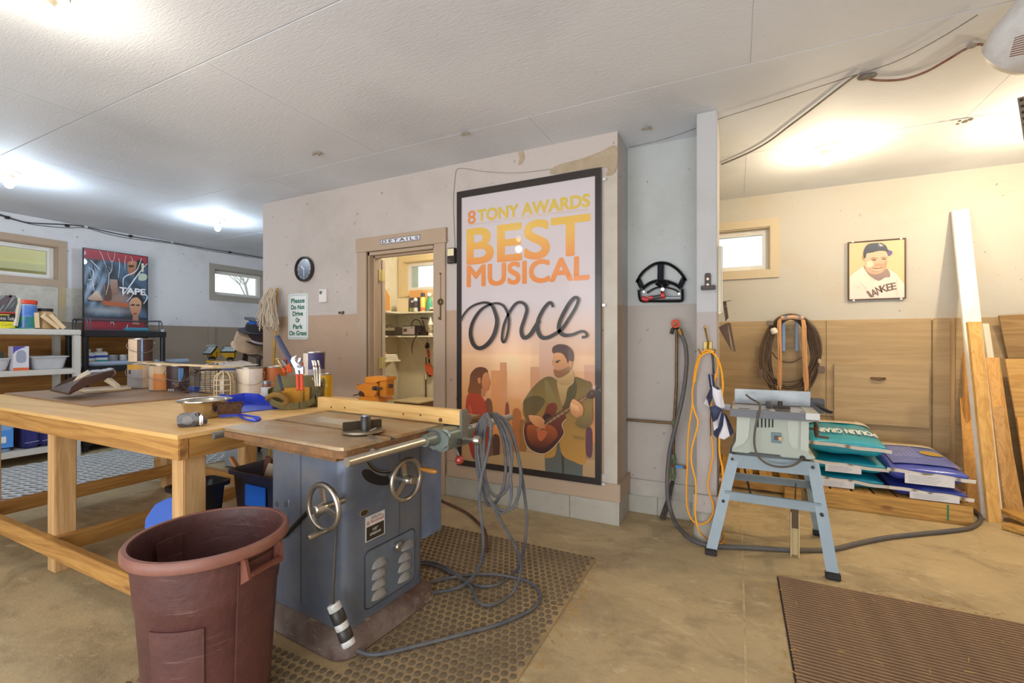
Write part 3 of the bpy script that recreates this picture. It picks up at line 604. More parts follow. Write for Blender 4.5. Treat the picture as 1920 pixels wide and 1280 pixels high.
# fence
fe = B().box(-.845, .095, .525, .560, .862, .926, .002).done('fence_board', wood('e3bb78', 'cf9a52', 'X', 1, .55, seed=3), sw)
b = B()
for px, py in ((621, 763), (646, 764), (756, 776), (788, 778)): q = SV(px, py, .524); b.cyl((q.x, .5245, q.z), (q.x, .527, q.z), .005, n=10)
q = SV(826, 787, .524); b.cyl((q.x, .521, q.z), (q.x, .527, q.z), .009, n=12); tag(b.done('screw', mat('6c4f33', .5, .4), fe), kind='stuff')
B().box(.095, .108, .515, .565, .80, .93, .003).box(-.80, .10, .56, .60, .865, .90, .003).done('fence_bar', mat('8e8a80', .4, .7), sw)
b = B(); b.prism([(p[0], p[1]) for p in spl2([(-.07, .835), (-.02, .852), (.09, .856), (.105, .82), (.09, .775), (.04, .765), (-.02, .795), (-.06, .805)], 4)], -.60, -.43, Matrix(((1, 0, 0, 0), (0, 0, -1, 0), (0, 1, 0, 0), (0, 0, 0, 1))), bev=.012)
b.cyl((.038, .36, .822), (.038, .44, .822), .024, .03, 18); b.done('fence_clamp', mat('7c857f', .38, .5, var=.6, vs=10, hex2='676b62'), sw)
B().cyl((.1, .50, .80), (.118, .50, .80), .012, n=14).cyl((.03, .428, .80), (.03, .4325, .80), .013, n=12).done('bolt', mat('46423e', .5, .5), sw)
B().cyl((.105, .56, .80), (.14, .56, .80), .010, n=12).lathe([(.012, 0), (.020, .006), (.020, .024), (.014, .032)], 18, Matrix.Translation((.14, .56, .80)) @ Matrix.Rotation(R(90), 4, 'Y')).done('clamp_knob', MCH, sw)
B().cyl((.07, .52, .775), (.098, .51, .735), .0045, n=8).done('clamp_lever', MCH, sw)
B().ball((.102, .508, .722), .019, 18).done('lever_ball', mat('8e2f26', .25, coat=.5), sw)
# front face: tilt scale, opening, wheels, plates, door
Mu = Matrix(((0, 0, 1, 0), (1, 0, 0, 0), (0, 1, 0, 0), (0, 0, 0, 1)))     # local x->v, y->z, z->u
def C6(x, y): return (560+x/4.8, 740+y/4.8)
def vz(pts, f=C6, u=-.19): return [(lambda q: (q.y, q.z))(SU(*f(*p), u)) for p in pts]
op = spl2(vz([(568, 700), (590, 672), (640, 676), (700, 715), (780, 735), (835, 720), (838, 770), (800, 808), (720, 812), (640, 790), (590, 750)]), 5)
b = B(); b.prism(op, -.193, -.1885, Mu); b.done('tilt_opening', MDK, sw)
arc_u = [(612, 578), (640, 628), (690, 665), (760, 685), (832, 672)]; arc_l = [(832, 706), (760, 718), (680, 700), (625, 655), (592, 600)]
b = B(); b.prism(vz(spl2(arc_u, 4, False)+spl2(arc_l, 4, False)), -.19, -.184, Mu, bev=.001); b.done('tilt_scale', MCH, sw)
iu = [(616, 598), (645, 642), (695, 677), (760, 694), (822, 684)]; il = [(820, 698), (755, 707), (685, 690), (632, 650), (604, 603)]
b = B(); b.prism(vz(spl2(iu, 4, False)+spl2(il, 4, False)), -.185, -.1835, Mu); b.done('scale_slot', MDK, sw)
def wheel(M, rr, handle_ang, hand_m, hl):
    b = B(M); b.torus(rr, .0105, 40, 10); o = b.done('handwheel', MCH, sw)
    b = B(M)
    for k in range(3):
        a = R(90+k*120+12); b.prism([(.018*math.cos(a+.7), .018*math.sin(a+.7)), (.018*math.cos(a-.7), .018*math.sin(a-.7)), ((rr-.004)*math.cos(a-.18), (rr-.004)*math.sin(a-.18)), ((rr-.004)*math.cos(a+.18), (rr-.004)*math.sin(a+.18))], -.008, 0, bev=.002)
    b.done('spoke', MCH, o)
    B(M).cyl((0, 0, -.09), (0, 0, 0), .013, n=14).done('shaft', mat('8a857d', .4, .7), o)
    B(M).lathe([(.02, -.006), (.021, .010), (.019, .018), (.0165, .022), (.0165, .034), (.012, .038)], 20).done('hub_knob', MCH, o)
    a = R(handle_ang); c = Vector((rr*math.cos(a), rr*math.sin(a), 0))
    B(M @ Matrix.Translation(c)).lathe([(.006, .004), (.008, .008), (.0085, .02), (.0115, hl*.6), (.010, hl*.9), (.006, hl)], 14).done('crank_handle', hand_m, o)
    return o
qc = SU(762, 899, -.085); wheel(Matrix.Translation(qc) @ Mu.to_3x3().to_4x4(), .083, 20, mat('a9702c', .4, coat=.4), .10)
qc = SV(606, 951, .06); Mvv = Matrix(((1, 0, 0, 0), (0, 0, -1, 0), (0, 1, 0, 0), (0, 0, 0, 1)))
wheel(Matrix.Translation(qc) @ Mvv, .083, -78, MCH, .075)
B().box(-.37, -.25, .157, .161, .50, .63, 0).done('wheel_recess', mat('3f3a3a', .6), sw) if 0 else None
# maker plates
C2b = lambda x, y: (560+x/3.763, 900+y/3.763)
pv = [SU(*C2b(*p)) for p in ((470, 262), (606, 207), (604, 378), (472, 438))]; v0, v1 = pv[0].y, pv[1].y; z1, z0 = (pv[0].z+pv[1].z)/2, (pv[2].z+pv[3].z)/2
Mp = Matrix.Translation((-.19, (v0+v1)/2, (z0+z1)/2)) @ Mu; pw, ph = (v1-v0)/2, (z1-z0)/2
np_ = B(Mp).box(-pw, pw, -ph, ph, 0, .0015).done('maker_plate', mat('cfcdc8', .4), sw)
B(Mp).box(-pw*.9, pw*.9, -ph*.94, ph*.16, .0015, .002).done('dark_field', mat('2e2822', .4), np_)
text('DELTA', pw*1.0, ph*.12, Mp @ Matrix.Translation((pw*.1, ph*.83, 0)), MDK, 'lettering', np_, .02, depth=.0017)
B(Mp).box(-pw*.4, pw*.85, ph*.68, ph*.72, .0015, .0018).done('rule', MDK, np_)
text('Rockwell', pw*1.35, ph*.27, Mp @ Matrix.Translation((pw*.22, ph*.49, 0)), mat('b0352c', .4), 'lettering', np_, .015, depth=.0017)
B(Mp).torus(.0065, .0014, 20, 4, c=(-pw*.72, ph*.43, .0015)).ball((-pw*.72, ph*.43, .0015), .0022, 8).done('emblem', mat('8d3a30', .4), np_)
text('10"', pw*.55, ph*.22, Mp @ Matrix.Translation((0, -ph*.18, 0)), mat('e2ddd2', .4), 'lettering', np_, .02, depth=.0022)
text('UNISAW', pw*1.15, ph*.2, Mp @ Matrix.Translation((0, -ph*.52, 0)), mat('e2ddd2', .4), 'lettering', np_, .02, depth=.0022)
q = SU(682.5, 961); B(Matrix.Translation(q) @ Mu).lathe([(.021, 0), (.021, .0015)], 24, Matrix.Diagonal((1, .68, 1, 1))).done('oval_badge', mat('c8b98e', .4, .4), sw)
B(Matrix.Translation(q) @ Mu).lathe([(.0195, .0015), (.0195, .002)], 24, Matrix.Diagonal((1, .64, 1, 1))).done('badge_field', mat('40301f', .4), sw)
# louvred access door
dp = [SU(*C2b(*p)) for p in ((470, 540), (812, 352), (818, 690), (470, 915))]; v0, v1 = dp[0].y, dp[1].y; z1 = dp[1].z-.004; z0 = (dp[2].z+dp[3].z)/2
z1 = SU(*C2b(480, 520)).z+.006
b = B(); b.prism(rrect(v0, v1, z0, z1, .02), -.1895, -.186, Mu, bev=.001); ad = b.done('access_door', mat('6f7a87', .42, .25, var=.6, vs=9, hex2='656872'), sw)
b = B(); pp = rrect(v0-.004, v1+.004, z0-.004, z1+.004, .023); b.tube([(-.19, y, z) for y, z in pp], .0022, 6, closed=True); b.done('door_gap', mat('2b2f38', .6), ad)
MLV = mat('8f8b86', .6, .1, var=1, vs=10, hex2='77777a')
lc = [[(565, 572), (562, 648), (562, 718), (562, 792)], [(765, 450), (745, 530), (742, 600), (742, 672)]]
for c_ in lc:
    for (x, y) in c_:
        q = SU(*C2b(x, y)); a = Matrix.Translation((-.187, q.y, q.z)) @ Mu
        b = B(a); n = 12; top = []; rows = []
        for i in range(n+1):
            t = i/n; xx = -.043+.086*t; e = math.sqrt(max(0, 1-(2*t-1)**2)); rows.append([b.bm.verts.new(a @ Vector((xx, -.016+.034*s_*e, (.016*e*math.sin(math.pi*min(1, .5+.5*s_)) if s_ < 1 else 0)+(0 if s_ else .0)))) for s_ in (0, .25, .5, .75, 1)])
        for p, r_ in zip(rows, rows[1:]):
            for k in range(4): b.bm.faces.new((p[k], p[k+1], r_[k+1], r_[k]))
        b.done('louver', MLV, ad, ang=80)
q = SU(*C2b(685, 460)); B(Matrix.Translation((-.187, q.y, q.z)) @ Mu).lathe([(.012, 0), (.012, .006), (.019, .010), (.020, .018), (.015, .024)], 20).done('door_knob', MCH, ad)
# strap and rivets on left side
b = B(); p0, p1 = SV(530, 1008, .15), SV(580, 955, .15); b.tube([p0, p1], .007, 6); b.done('strap', mat('2a2623', .6), sw)
b = B(); b.cyl(*(lambda q: ((q.x, .159, q.z), (q.x, .162, q.z)))(SV(519, 945, .16)), .012, n=16).cyl(*(lambda q: ((q.x, .159, q.z), (q.x, .162, q.z)))(SV(536, 945, .16)), .012, n=16); tag(b.done('knockout', mat('5a5f68', .4, .5), sw), kind='stuff')
b = B(); q = SV(541, 944, .16); b.prism([(q.x-.01, q.z-.012), (q.x-.004, q.z+.014), (q.x+.005, q.z+.018), (q.x+.001, q.z-.014)], -.162, -.160, Mvv); b.done('paint_mark', mat('e4e2dc', .5), sw)
# mitre gauge on the table
mg = thing('mitre_gauge', 'mitre gauge with black knob lying on the saw table', 'gauge', tuple((inv(sw).inverted() @ Vector((-.16, .225, .86)))), -30)
b = B(); pts = [(.085*math.cos(R(a)), .085*math.sin(R(a))) for a in range(-90, 91, 12)]; b.prism(pts, .006, .014, bev=.002); b.done('protractor_head', mat('a79b86', .35, .8), mg)
b = B(); b.box(-.018, 0, -.075, .075, 0, .045, .002); b.done('gauge_fence', mat('4c3f34', .45, .5), mg)
b = B(); b.lathe([(.019, .014), (.019, .066), (.016, .070)], 24, Matrix.Translation((.035, 0, 0))); kb = b.done('knob', mat('2b2725', .35), mg); B().lathe([(.0165, .0701), (.016, .073)], 20, Matrix.Translation((.035, 0, 0))).done('knob_cap', mat('9aa0a8', .3, .6), kb)
B().box(-.02, .22, -.009, .009, .0005, .005, .001).cyl((.088, 0, .02), (.088, .025, .028), .003, n=6).done('guide_bar', MCH, mg)
# ---------------- cords ----------------
C7 = lambda x, y: (780+x/3.047, 760+y/3.047)
def cpts(L): 
    o = []
    for x, y, d in L:
        px, py = C7(x, y); o.append(PD(px, py, d) if d > 1 else PZ(px, py, max(d, .0225)))
    return o
MCB = mat('4b4f58', .6, var=.7, vs=12, hex2='736b60', bump=.3, bs=90); hc = thing('coiled_power_cable', 'long grey power cable looped over the saw rail and trailing on the mat', 'cable', (-.75, 2.15, 0))
loops = [
 [(400, 45, 2.06), (352, 120, 2.05), (342, 260, 2.05), (362, 420, 2.06), (398, 545, 2.06), (440, 565, 2.08), (488, 500, 2.1), (512, 380, 2.11), (505, 240, 2.11), (470, 110, 2.1), (430, 48, 2.08)],
 [(410, 48, 2.05), (372, 160, 2.03), (380, 330, 2.03), (408, 455, 2.04), (450, 515, 2.06), (502, 500, 2.09), (536, 420, 2.1), (546, 260, 2.1), (505, 120, 2.1), (446, 46, 2.08)],
 [(440, 44, 2.08), (520, 110, 2.12), (570, 240, 2.13), (598, 380, 2.12), (590, 500, 2.1), (545, 590, 2.08), (480, 592, 2.06), (415, 530, 2.04), (375, 400, 2.03), (352, 230, 2.03), (380, 80, 2.05), (415, 44, 2.06)],
 [(430, 42, 2.08), (490, 130, 2.1), (528, 250, 2.1), (540, 400, 2.1), (542, 530, 2.09), (505, 612, 2.07), (450, 590, 2.05), (410, 500, 2.04), (388, 330, 2.03), (392, 150, 2.03), (418, 46, 2.06)],
 [(455, 46, 2.08), (530, 110, 2.12), (580, 270, 2.13), (612, 450, 2.14), (632, 640, 2.15), (622, 790, 2.18), (600, 880, 2.24), (565, 950, .02), (470, 1020, .02), (350, 1030, .02), (250, 985, .02), (140, 925, .02), (50, 905, .02), (-20, 910, .02)],
 [(430, 545, 2.05), (480, 650, 2.07), (545, 760, 2.1), (590, 860, 2.14), (598, 950, 2.16), (550, 1070, .02), (430, 1140, .02), (350, 1112, .02), (318, 1040, .03), (230, 960, .03), (130, 905, .02), (50, 890, .02), (-20, 900, .02)],
 [(405, 45, 2.04), (428, 120, 2.0), (412, 260, 1.99), (372, 420, 1.99), (364, 560, 2.0), (385, 760, 2.03), (375, 880, 2.08), (330, 970, 2.16), (240, 1040, .02), (70, 1072, .02), (0, 1060, .02)],
]
for k, L in enumerate(loops):
    b = BW(hc); b.tube(spl(cpts(L), 6), .0075, 8); b.done('cable_loop', MCB, hc)
b = BW(hc); b.tube(spl(cpts([(40, 1022, .02), (200, 982, .02), (380, 962, .02), (540, 978, .02), (660, 1015, .02), (712, 1080, .02), (680, 1150, .02), (560, 1215, .02), (430, 1262, .02)])+[PZ(880, 1185, .0225), PZ(790, 1208, .0225), PZ(710, 1226, .0225), PZ(675, 1221, .024), PZ(660, 1208, .04)], 7), .0076, 8); b.done('floor_run', MCB, hc)
pg = thing('cord_connector', 'white and black plug connector leaning against the saw base', 'plug', tuple(PD(655, 1209, 1.66)))
pa, pb = PD(655, 1207, 1.66), PD(626, 1132, 1.68); ax = (pb-pa).normalized(); Lh = (pb-pa).length
Mq = Matrix.Translation((0, 0, 0)) @ ax.to_track_quat('Z', 'Y').to_matrix().to_4x4()
for a, b_, r_, c_, nme in ((0, .14, .024, 'dcdad6', 'collar'), (.14, .40, .0255, '34302e', 'shell'), (.40, .56, .024, 'dcdad6', 'collar'), (.56, .86, .0255, '34302e', 'shell'), (.86, 1.04, .024, 'dcdad6', 'collar')):
    B(Mq).lathe([(r_*.92, a*Lh), (r_, a*Lh+.004), (r_, b_*Lh-.004), (r_*.92, b_*Lh)], 18).done(nme, mat(c_, .45, var=.4, vs=30), pg)
wc = thing('switch_cord', 'dark cord hanging down the corner of the saw cabinet to the plug', 'cord', tuple(PD(628, 990, 1.68)))
b = BW(wc); b.tube(spl([PD(631, 985, 1.72), PD(629, 1020, 1.70), PD(626, 1070, 1.68), PD(624, 1110, 1.675), PD(625, 1134, 1.68)], 5), .0062, 8); b.done('cord', mat('46413e', .6), wc)
fc = thing('air_line', 'rusty brown cord crossing the floor behind the cabinet saw', 'cord', tuple(PZ(912, 1030)))
b = BW(fc); b.tube(spl([PZ(820, 935, .012), PZ(870, 958, .012), PZ(895, 978, .012), PZ(908, 992, .02), PZ(912, 1015, .03), PZ(911, 1035, .03), PZ(908, 1020, .03)], 5), .009, 8); b.done('cord', mat('6a4534', .8, var=.6, vs=20), fc)
# ---------------- workbench ----------------
wbn = thing('workbench', 'large bare pine workbench with plywood top and square legs', 'workbench', (-3.3, 1.64, 0))
MPW = wood('e6bd7c', 'd3a562', 'X', .35, .55, knots=False, grain=.7, seed=1); MPX = wood('c08f4c', '95652f', 'X', .7, .6, seed=2); MPY = wood('c08f4c', '95652f', 'Y', .7, .6, seed=5); MPV = wood('cfa672', 'b08450', 'Z', .7, .6, seed=4)
BW(wbn).box(-4.66, -1.99, 1.03, 2.24, .829, .847, .0015).done('plywood_top', scuff(MPW, 'a8834f', (2, 5, 1), .58, .75, .4), wbn)
for y in (1.04, 2.20): BW(wbn).box(-4.64, -2.0, y, y+.038, .742, .829, .003).done('apron', MPX, wbn)
for x in (-4.64, -2.038): BW(wbn).box(x, x+.038, 1.079, 2.199, .742, .829, .003).done('apron', MPY, wbn)
for x, y in ((-2.128, 1.079), (-3.302, 1.079), (-4.33, 1.079), (-2.128, 2.111), (-3.302, 2.111), (-4.33, 2.111)): BW(wbn).box(x, x+.089, y, y+.089, 0, .829, .004).done('leg', MPV, wbn)
BW(wbn).box(-4.62, -2.03, 1.040, 1.078, .11, .198, .003).done('stretcher', MPX, wbn)
BW(wbn).box(-4.62, -2.03, 2.201, 2.239, .11, .198, .003).done('stretcher', MPX, wbn)
for x in (-4.24, -3.212): BW(wbn).box(x, x+.038, 1.079, 2.2, .11, .198, .003).done('stretcher', MPY, wbn)
hb = thing('hardboard_sheet', 'brown hardboard sheet lying on the left half of the workbench', 'board', (-3.95, 1.55, .847))
BW(hb).prism([(-4.63, 1.29), (-3.29, 1.262), (-3.20, 1.845), (-4.60, 1.95)], .8475, .857, bev=.001).done('sheet', mat('95765a', .5, var=.8, vs=3, hex2='a9876a', bump=.05), hb)
# ---------------- trash can ----------------
tcn = thing('trash_can', 'scuffed brown plastic trash can in front of the workbench corner', 'trash can', (-1.557, .906, .0142))
MBR = mat('5c3733', .5, var=.8, vs=7, hex2='482a28', bump=.25, bs=45); 
MBR = scuff(scuff(MBR, '9c7c78', (5, 5, 60), .60, .74, .55), 'c9a878', (14, 14, 20), .73, .78, .7); MBR = scuff(MBR, '8a6a68', (60, 60, 6), .66, .78, .4)
RB = .2305
prof = [(.165, .0), (.172, .004), (.196, .40), (.200, .405), (.203, .44), (.211, .545), (RB-.004, .548), (RB, .552), (RB, .574), (RB-.004, .580), (RB-.016, .580), (RB-.020, .574), (.205, .54), (.190, .40), (.166, .02)]
B().lathe(prof, 56).done('body', MBR, tcn, ang=40)
B().lathe([(.164, .012), (.164, .02)], 40).done('bottom', MBR, tcn)
def patch(b, a0, a1, z0, z1, r0, r1, dr, k=8):
    """raised panel on the tapered wall"""
    g = {}
    for i in range(k+1):
        for j in (0, 1):
            for l_ in (0, 1):
                a = R(a0+(a1-a0)*i/k); z = (z0, z1)[j]; rr = (r0, r1)[j]+(dr if l_ else -.004); g[i, j, l_] = b.bm.verts.new((rr*math.cos(a), rr*math.sin(a), z))
    for i in range(k):
        b.bm.faces.new((g[i, 0, 1], g[i+1, 0, 1], g[i+1, 1, 1], g[i, 1, 1])); b.bm.faces.new((g[i, 0, 0], g[i, 1, 0], g[i+1, 1, 0], g[i+1, 0, 0]))
        b.bm.faces.new((g[i, 1, 1], g[i+1, 1, 1], g[i+1, 1, 0], g[i, 1, 0])); b.bm.faces.new((g[i, 0, 0], g[i+1, 0, 0], g[i+1, 0, 1], g[i, 0, 1]))
    for i in (0, k): b.bm.faces.new((g[i, 0, 0], g[i, 0, 1], g[i, 1, 1], g[i, 1, 0]))
rz_ = lambda z: .172+(.196-.172)*z/.40
for a in (-57, 123): b = B(); patch(b, a-22, a+22, .05, .37, rz_(.05), rz_(.37), .005, 12); b.done('raised_panel', MBR, tcn, ang=50)
for a in (8, 188): b = B(); patch(b, a-19, a+19, .02, .53, rz_(.02)+.001, .209, .006, 10); b.done('handle_panel', MBR, tcn, ang=50)
for a in (8, 188):
    b = B(Matrix.Rotation(R(a), 4, 'Z')); b.beam((.232, -.058, .50), (.232, .058, .50), .02, .014, bev=.004); b.quadbox([(.205, -.066, .47), (.238, -.066, .49), (.238, -.056, .49), (.205, -.056, .47)], [(.205, -.066, .55), (.228, -.072, .55), (.228, -.062, .55), (.205, -.056, .55)])
    b.quadbox([(.205, .056, .47), (.238, .056, .49), (.238, .066, .49), (.205, .066, .47)], [(.205, .056, .55), (.228, .062, .55), (.228, .072, .55), (.205, .066, .55)]); b.done('grip_handle', mat('744436', .5), tcn, ang=30)
b = B(Matrix.Rotation(R(0), 4, 'Z')); patch(b, 178, 206, .36, .535, .172, .182, -.0, 6); b.done('inner_handle_pocket', MBR, tcn)
B().lathe([(RB-.001, .549), (RB+.0015, .553), (RB+.0015, .574), (RB-.004, .5815), (RB-.016, .5815), (RB-.0175, .577)], 56, cap=False).done('rim', scuff(mat('8a5c4e', .5, var=.6, vs=8, hex2='74483e'), 'b08a74', (6, 6, 40), .6, .75, .6), tcn)
# ---------------- small table saw on stand ----------------
ss = thing('benchtop_table_saw', 'grey green portable table saw on an open steel stand', 'table saw', (.16, 3.05, 0))
MST = mat('8b999f', .45, .1, var=.5, vs=6, hex2='7a8b96'); MSB = mat('a9b0a3', .5, var=.5, vs=6, hex2='9aa192')
fy0, by0 = 2.80, 3.42; ty0, ty1 = 2.94, 3.27
F_ = lambda px, py, y: PY(px, py, y)
# front legs from feet to top
def legpts(px0, py0, px1, py1, yb, yt): a = PZ(px0, py0, 0); a.y = yb; return a, PY(px1, py1, yt)
fl0, fl1 = PZ(1333, 1040, 0), PY(1377, 852, ty0); fr0, fr1 = PZ(1562, 1086, 0), PY(1524, 866, ty0)
ztop = fl1.z; fr1.z = ztop
bl0 = Vector((fl0.x+.02, by0, 0)); bl1 = Vector((fl1.x+.01, ty1, ztop)); br0 = Vector((fr0.x+.02, by0, 0)); br1 = Vector((fr1.x, ty1, ztop))
for a, c in ((fl0, fl1), (fr0, fr1), (bl0, bl1), (br0, br1)):
    s_ = 1 if a.y < 3 else -1; sx_ = 1 if a.x < .1 else -1
    b = BW(ss); b.beam(a+Vector((0, 0, .02)), c, .003, .055, up=(1, 0, 0)); b.beam(a+Vector((-sx_*.026, s_*.015, .02)), c+Vector((-sx_*.026, s_*.015, 0)), .030, .003, up=(1, 0, 0)); lg = b.done('leg', MST, ss)
    BW(ss).box(a.x-.032, a.x+.032, a.y-.015, a.y+.028, 0, .035, .004).done('rubber_foot', MDK, lg)
lp = lambda a, c, z: a+(c-a)*((z-a.z)/(c.z-a.z))
for (a, c), (d, e), zz, hh in (((fl0, fl1), (fr0, fr1), ztop-.035, .075), ((fl0, fl1), (fr0, fr1), .335, .05), ((bl0, bl1), (br0, br1), ztop-.04, .06), ((bl0, bl1), (br0, br1), .335, .045), ((fl0, fl1), (bl0, bl1), .335, .045), ((fr0, fr1), (br0, br1), .335, .045), ((fl0, fl1), (bl0, bl1), ztop-.04, .06), ((fr0, fr1), (br0, br1), ztop-.04, .06)):
    p, q = lp(a, c, zz), lp(d, e, zz); b = BW(ss); b.beam(p, q, .003, hh); b.beam(p+Vector((0, 0, hh/2)), q+Vector((0, 0, hh/2)), .02, .003); b.done('cross_rail', MST, ss)
for px, py in ((1373, 860), (1356, 939), (1524, 876), (1541, 965)):
    yy = ty0-.003-(ty0-fy0)*(1-min(1, (1090-py)/235)) ; q = PY(px, py, yy); BW(ss).cyl((q.x, q.y-.008, q.z), (q.x, q.y+.01, q.z), .008, n=12).done('bolt', mat('3a3632', .5, .5), ss)
# body shell: flared lower skirt
yf, yk = 2.95, 3.26
C4 = lambda x, y: (1300+x/3.2, 700+y/3.2)
def xz(pts, y=yf, f=C4): return [(lambda q: (q.x, q.z))(PY(*f(*p), y)) for p in pts]
MY = Matrix(((1, 0, 0, 0), (0, 0, 1, 0), (0, 1, 0, 0), (0, 0, 0, 1)))
b = BW(ss); out = xz([(262, 232), (256, 400), (232, 448), (232, 468), (330, 478), (340, 470), (520, 488), (528, 500), (700, 515), (735, 508), (700, 490), (690, 470), (692, 262)])
b.prism(out, yf, yk, MY); b.done('housing', MSB, ss, ang=30)
b = BW(ss); b.prism(xz([(262, 236), (345, 236), (330, 380), (300, 420), (240, 446), (256, 400)]), yf-.012, yf, MY); b.prism(xz([(560, 252), (632, 256), (626, 452), (590, 440), (572, 400)]), yf-.006, yf, MY); b.prism(xz([(645, 258), (692, 262), (690, 470), (640, 455)]), yf-.010, yf, MY); tag(b.done('moulded_rib', mat('b5bbae', .5), ss), kind='stuff')
for k, x in enumerate((387, 410, 432, 454, 475)):
    BW(ss).prism(xz([(x-4, 240), (x+5, 240), (x+5, 324), (x-4, 322)]), yf-.003, yf, MY).done('vent_slot', mat('25221f', .7), ss)
b = BW(ss); b.prism(xz([(467, 352), (527, 356), (527, 418), (467, 412)]), yf-.008, yf, MY, bev=.0); sp_ = b.done('switch_plate', mat('5c7278', .4), ss)
BW(ss).prism(xz([(485, 372), (514, 374), (514, 396), (485, 394)]), yf-.016, yf-.008, MY).done('rocker', mat('3a2420', .4), sp_)
BW(ss).prism(xz([(505, 378), (530, 376), (530, 398), (512, 400)]), yf-.02, yf-.012, MY).done('lock_tab', mat('a98a5a', .4, .4), sp_)
# table, rails, fence
tz = .832
tl, tr_ = PY(*C4(220, 195), 2.90), PY(*C4(752, 250), 2.90)
X0s, X1s = tl.x, PY(*C4(752, 240), 2.90).x
b = BW(ss); b.box(X0s, X1s, 2.90, 2.915, .79, .832, .002); b.done('front_skirt', mat('5b5c60', .45, .3), ss)
b = BW(ss); b.box(X0s+.01, X1s-.01, 2.915, 3.30, .815, .832, .002); b.done('table_top', mat('b9b9c0', .35, .5, var=.5, vs=20, hex2='9d9a98'), ss)
b = BW(ss)
for i in range(5):
    xx = X0s+.045+i*.1; b.box(xx, xx+.055, 2.935, 2.95, .8321, .8325).box(xx, xx+.055, 2.962, 2.972, .8321, .8325)
tag(b.done('table_slot', mat('2e2b2b', .6), ss), kind='stuff')
BW(ss).box(X1s-.06, X1s+.005, 2.89, 3.30, .80, .836, .003).done('extension_rail', mat('a7a59e', .4, .4), ss)
BW(ss).box(X0s-.05, X0s, 3.08, 3.12, .80, .835, .003).done('side_rail', mat('8e8f92', .4, .5), ss)
fz0 = .838; f0, f1 = PY(*C4(248, 110), 3.20), PY(*C4(700, 140), 3.20)
BW(ss).box(f0.x, f1.x, 3.18, 3.215, .836, PY(*C4(248, 92), 3.18).z, .003).done('rip_fence', mat('9ca1a3', .4, .4, var=.4), ss)
BW(ss).box(f1.x, f1.x+.07, 3.17, 3.225, .80, .885, .006).done('fence_lock', mat('34302f', .4), ss)
ha = PY(*C4(745, 190), 3.1); hbp = PY(*C4(765, 205), 3.08); hc_ = PY(*C4(828, 235), 3.04)
b = BW(ss); b.cyl(ha, hbp, .006, n=8); b.cyl(hbp, hc_, .009, .011, 10); b.done('lock_handle', MDK, ss)
b = BW(ss); b.box(X0s+.19, X0s+.215, 3.02, 3.1, .833, .865).box(X0s+.22, X0s+.31, 3.04, 3.055, .833, .85).cyl((X0s+.26, 3.05, .85), (X0s+.26, 3.05, .875), .012, n=12).box(X0s+.23, X0s+.30, 2.93, 3.02, .8325, .837); b.done('mitre_guide', mat('3b3430', .5, .4), ss)
hw = PY(*C4(737, 333), 3.1); b = BW(ss); hw2 = Vector((hw.x, 3.1, hw.z)); b.torus(.042, .007, 28, 8, Matrix.Translation(hw2) @ Matrix.Rotation(R(90), 4, 'Y')); b.cyl(hw2-Vector((.05, 0, 0)), hw2, .007, n=8).cyl(hw2-Vector((0, .042, 0)), hw2+Vector((0, .042, 0)), .006, n=8).cyl(hw2+Vector((0, 0, -.04)), hw2+Vector((.06, 0, -.045)), .007, n=8); b.done('crank_wheel', mat('5f4b3a', .5, .3), ss)
cdp = [C4(*p) for p in ((318, 128), (345, 150), (395, 178), (400, 200), (385, 270), (370, 340), (366, 420), (385, 490), (440, 540), (520, 560), (600, 550), (655, 512))]
b = BW(ss); b.tube(spl([PY(px, py, y) for (px, py), y in zip(cdp, (3.1, 3.02, 2.93, 2.885, 2.88, 2.88, 2.88, 2.87, 2.86, 2.86, 2.88, 2.94))], 5), .0058, 8); b.done('cord', mat('5c5348', .5), ss)
q = PY(*C4(655, 508), yf-.005); BW(ss).cyl((q.x, q.y-.01, q.z), (q.x, q.y+.01, q.z), .014, n=14).done('cord_grommet', MDK, ss)
# dangling plug cord behind stand
dc = thing('hanging_plug', 'dark power plug hanging behind the portable saw stand', 'plug', tuple(PY(1410, 935, 3.35)))
b = BW(dc); b.tube([PY(*C4(303, 555), 3.35), PY(*C4(318, 620), 3.35), PY(*C4(335, 690), 3.35), PY(*C4(345, 725), 3.35)], .006, 8); b.done('cord', MDK, dc)
b = BW(dc); p, q = PY(*C4(345, 722), 3.35), PY(*C4(356, 752), 3.35); b.cyl(p, q, .010, .016, 10); b.done('plug_body', MDK, dc)
# square steel post with bolt behind the stand
sv = thing('floor_bracket', 'square clear and metal bracket post standing under the portable saw', 'bracket', tuple(PZ(1490, 1042)))
p = PZ(1490, 1042); b = BW(sv); h1 = 1.22-(955-640)/853.3*2.62
b.box(p.x-.022, p.x-.017, p.y-.02, p.y+.02, 0, h1).box(p.x+.017, p.x+.022, p.y-.02, p.y+.02, 0, h1).box(p.x-.022, p.x+.022, p.y+.016, p.y+.02, 0, h1); b.done('channel', mat('cdb98a', .3, .2), sv)
b = BW(sv); b.box(p.x-.018, p.x+.018, p.y-.016, p.y+.014, h1-.09, h1+.02).cyl((p.x, p.y, h1), (p.x+.005, p.y, h1+.16), .004, n=6).box(p.x-.025, p.x+.03, p.y-.012, p.y+.012, h1+.03, h1+.055); b.done('clamp', mat('5a4632', .5, .4), sv)
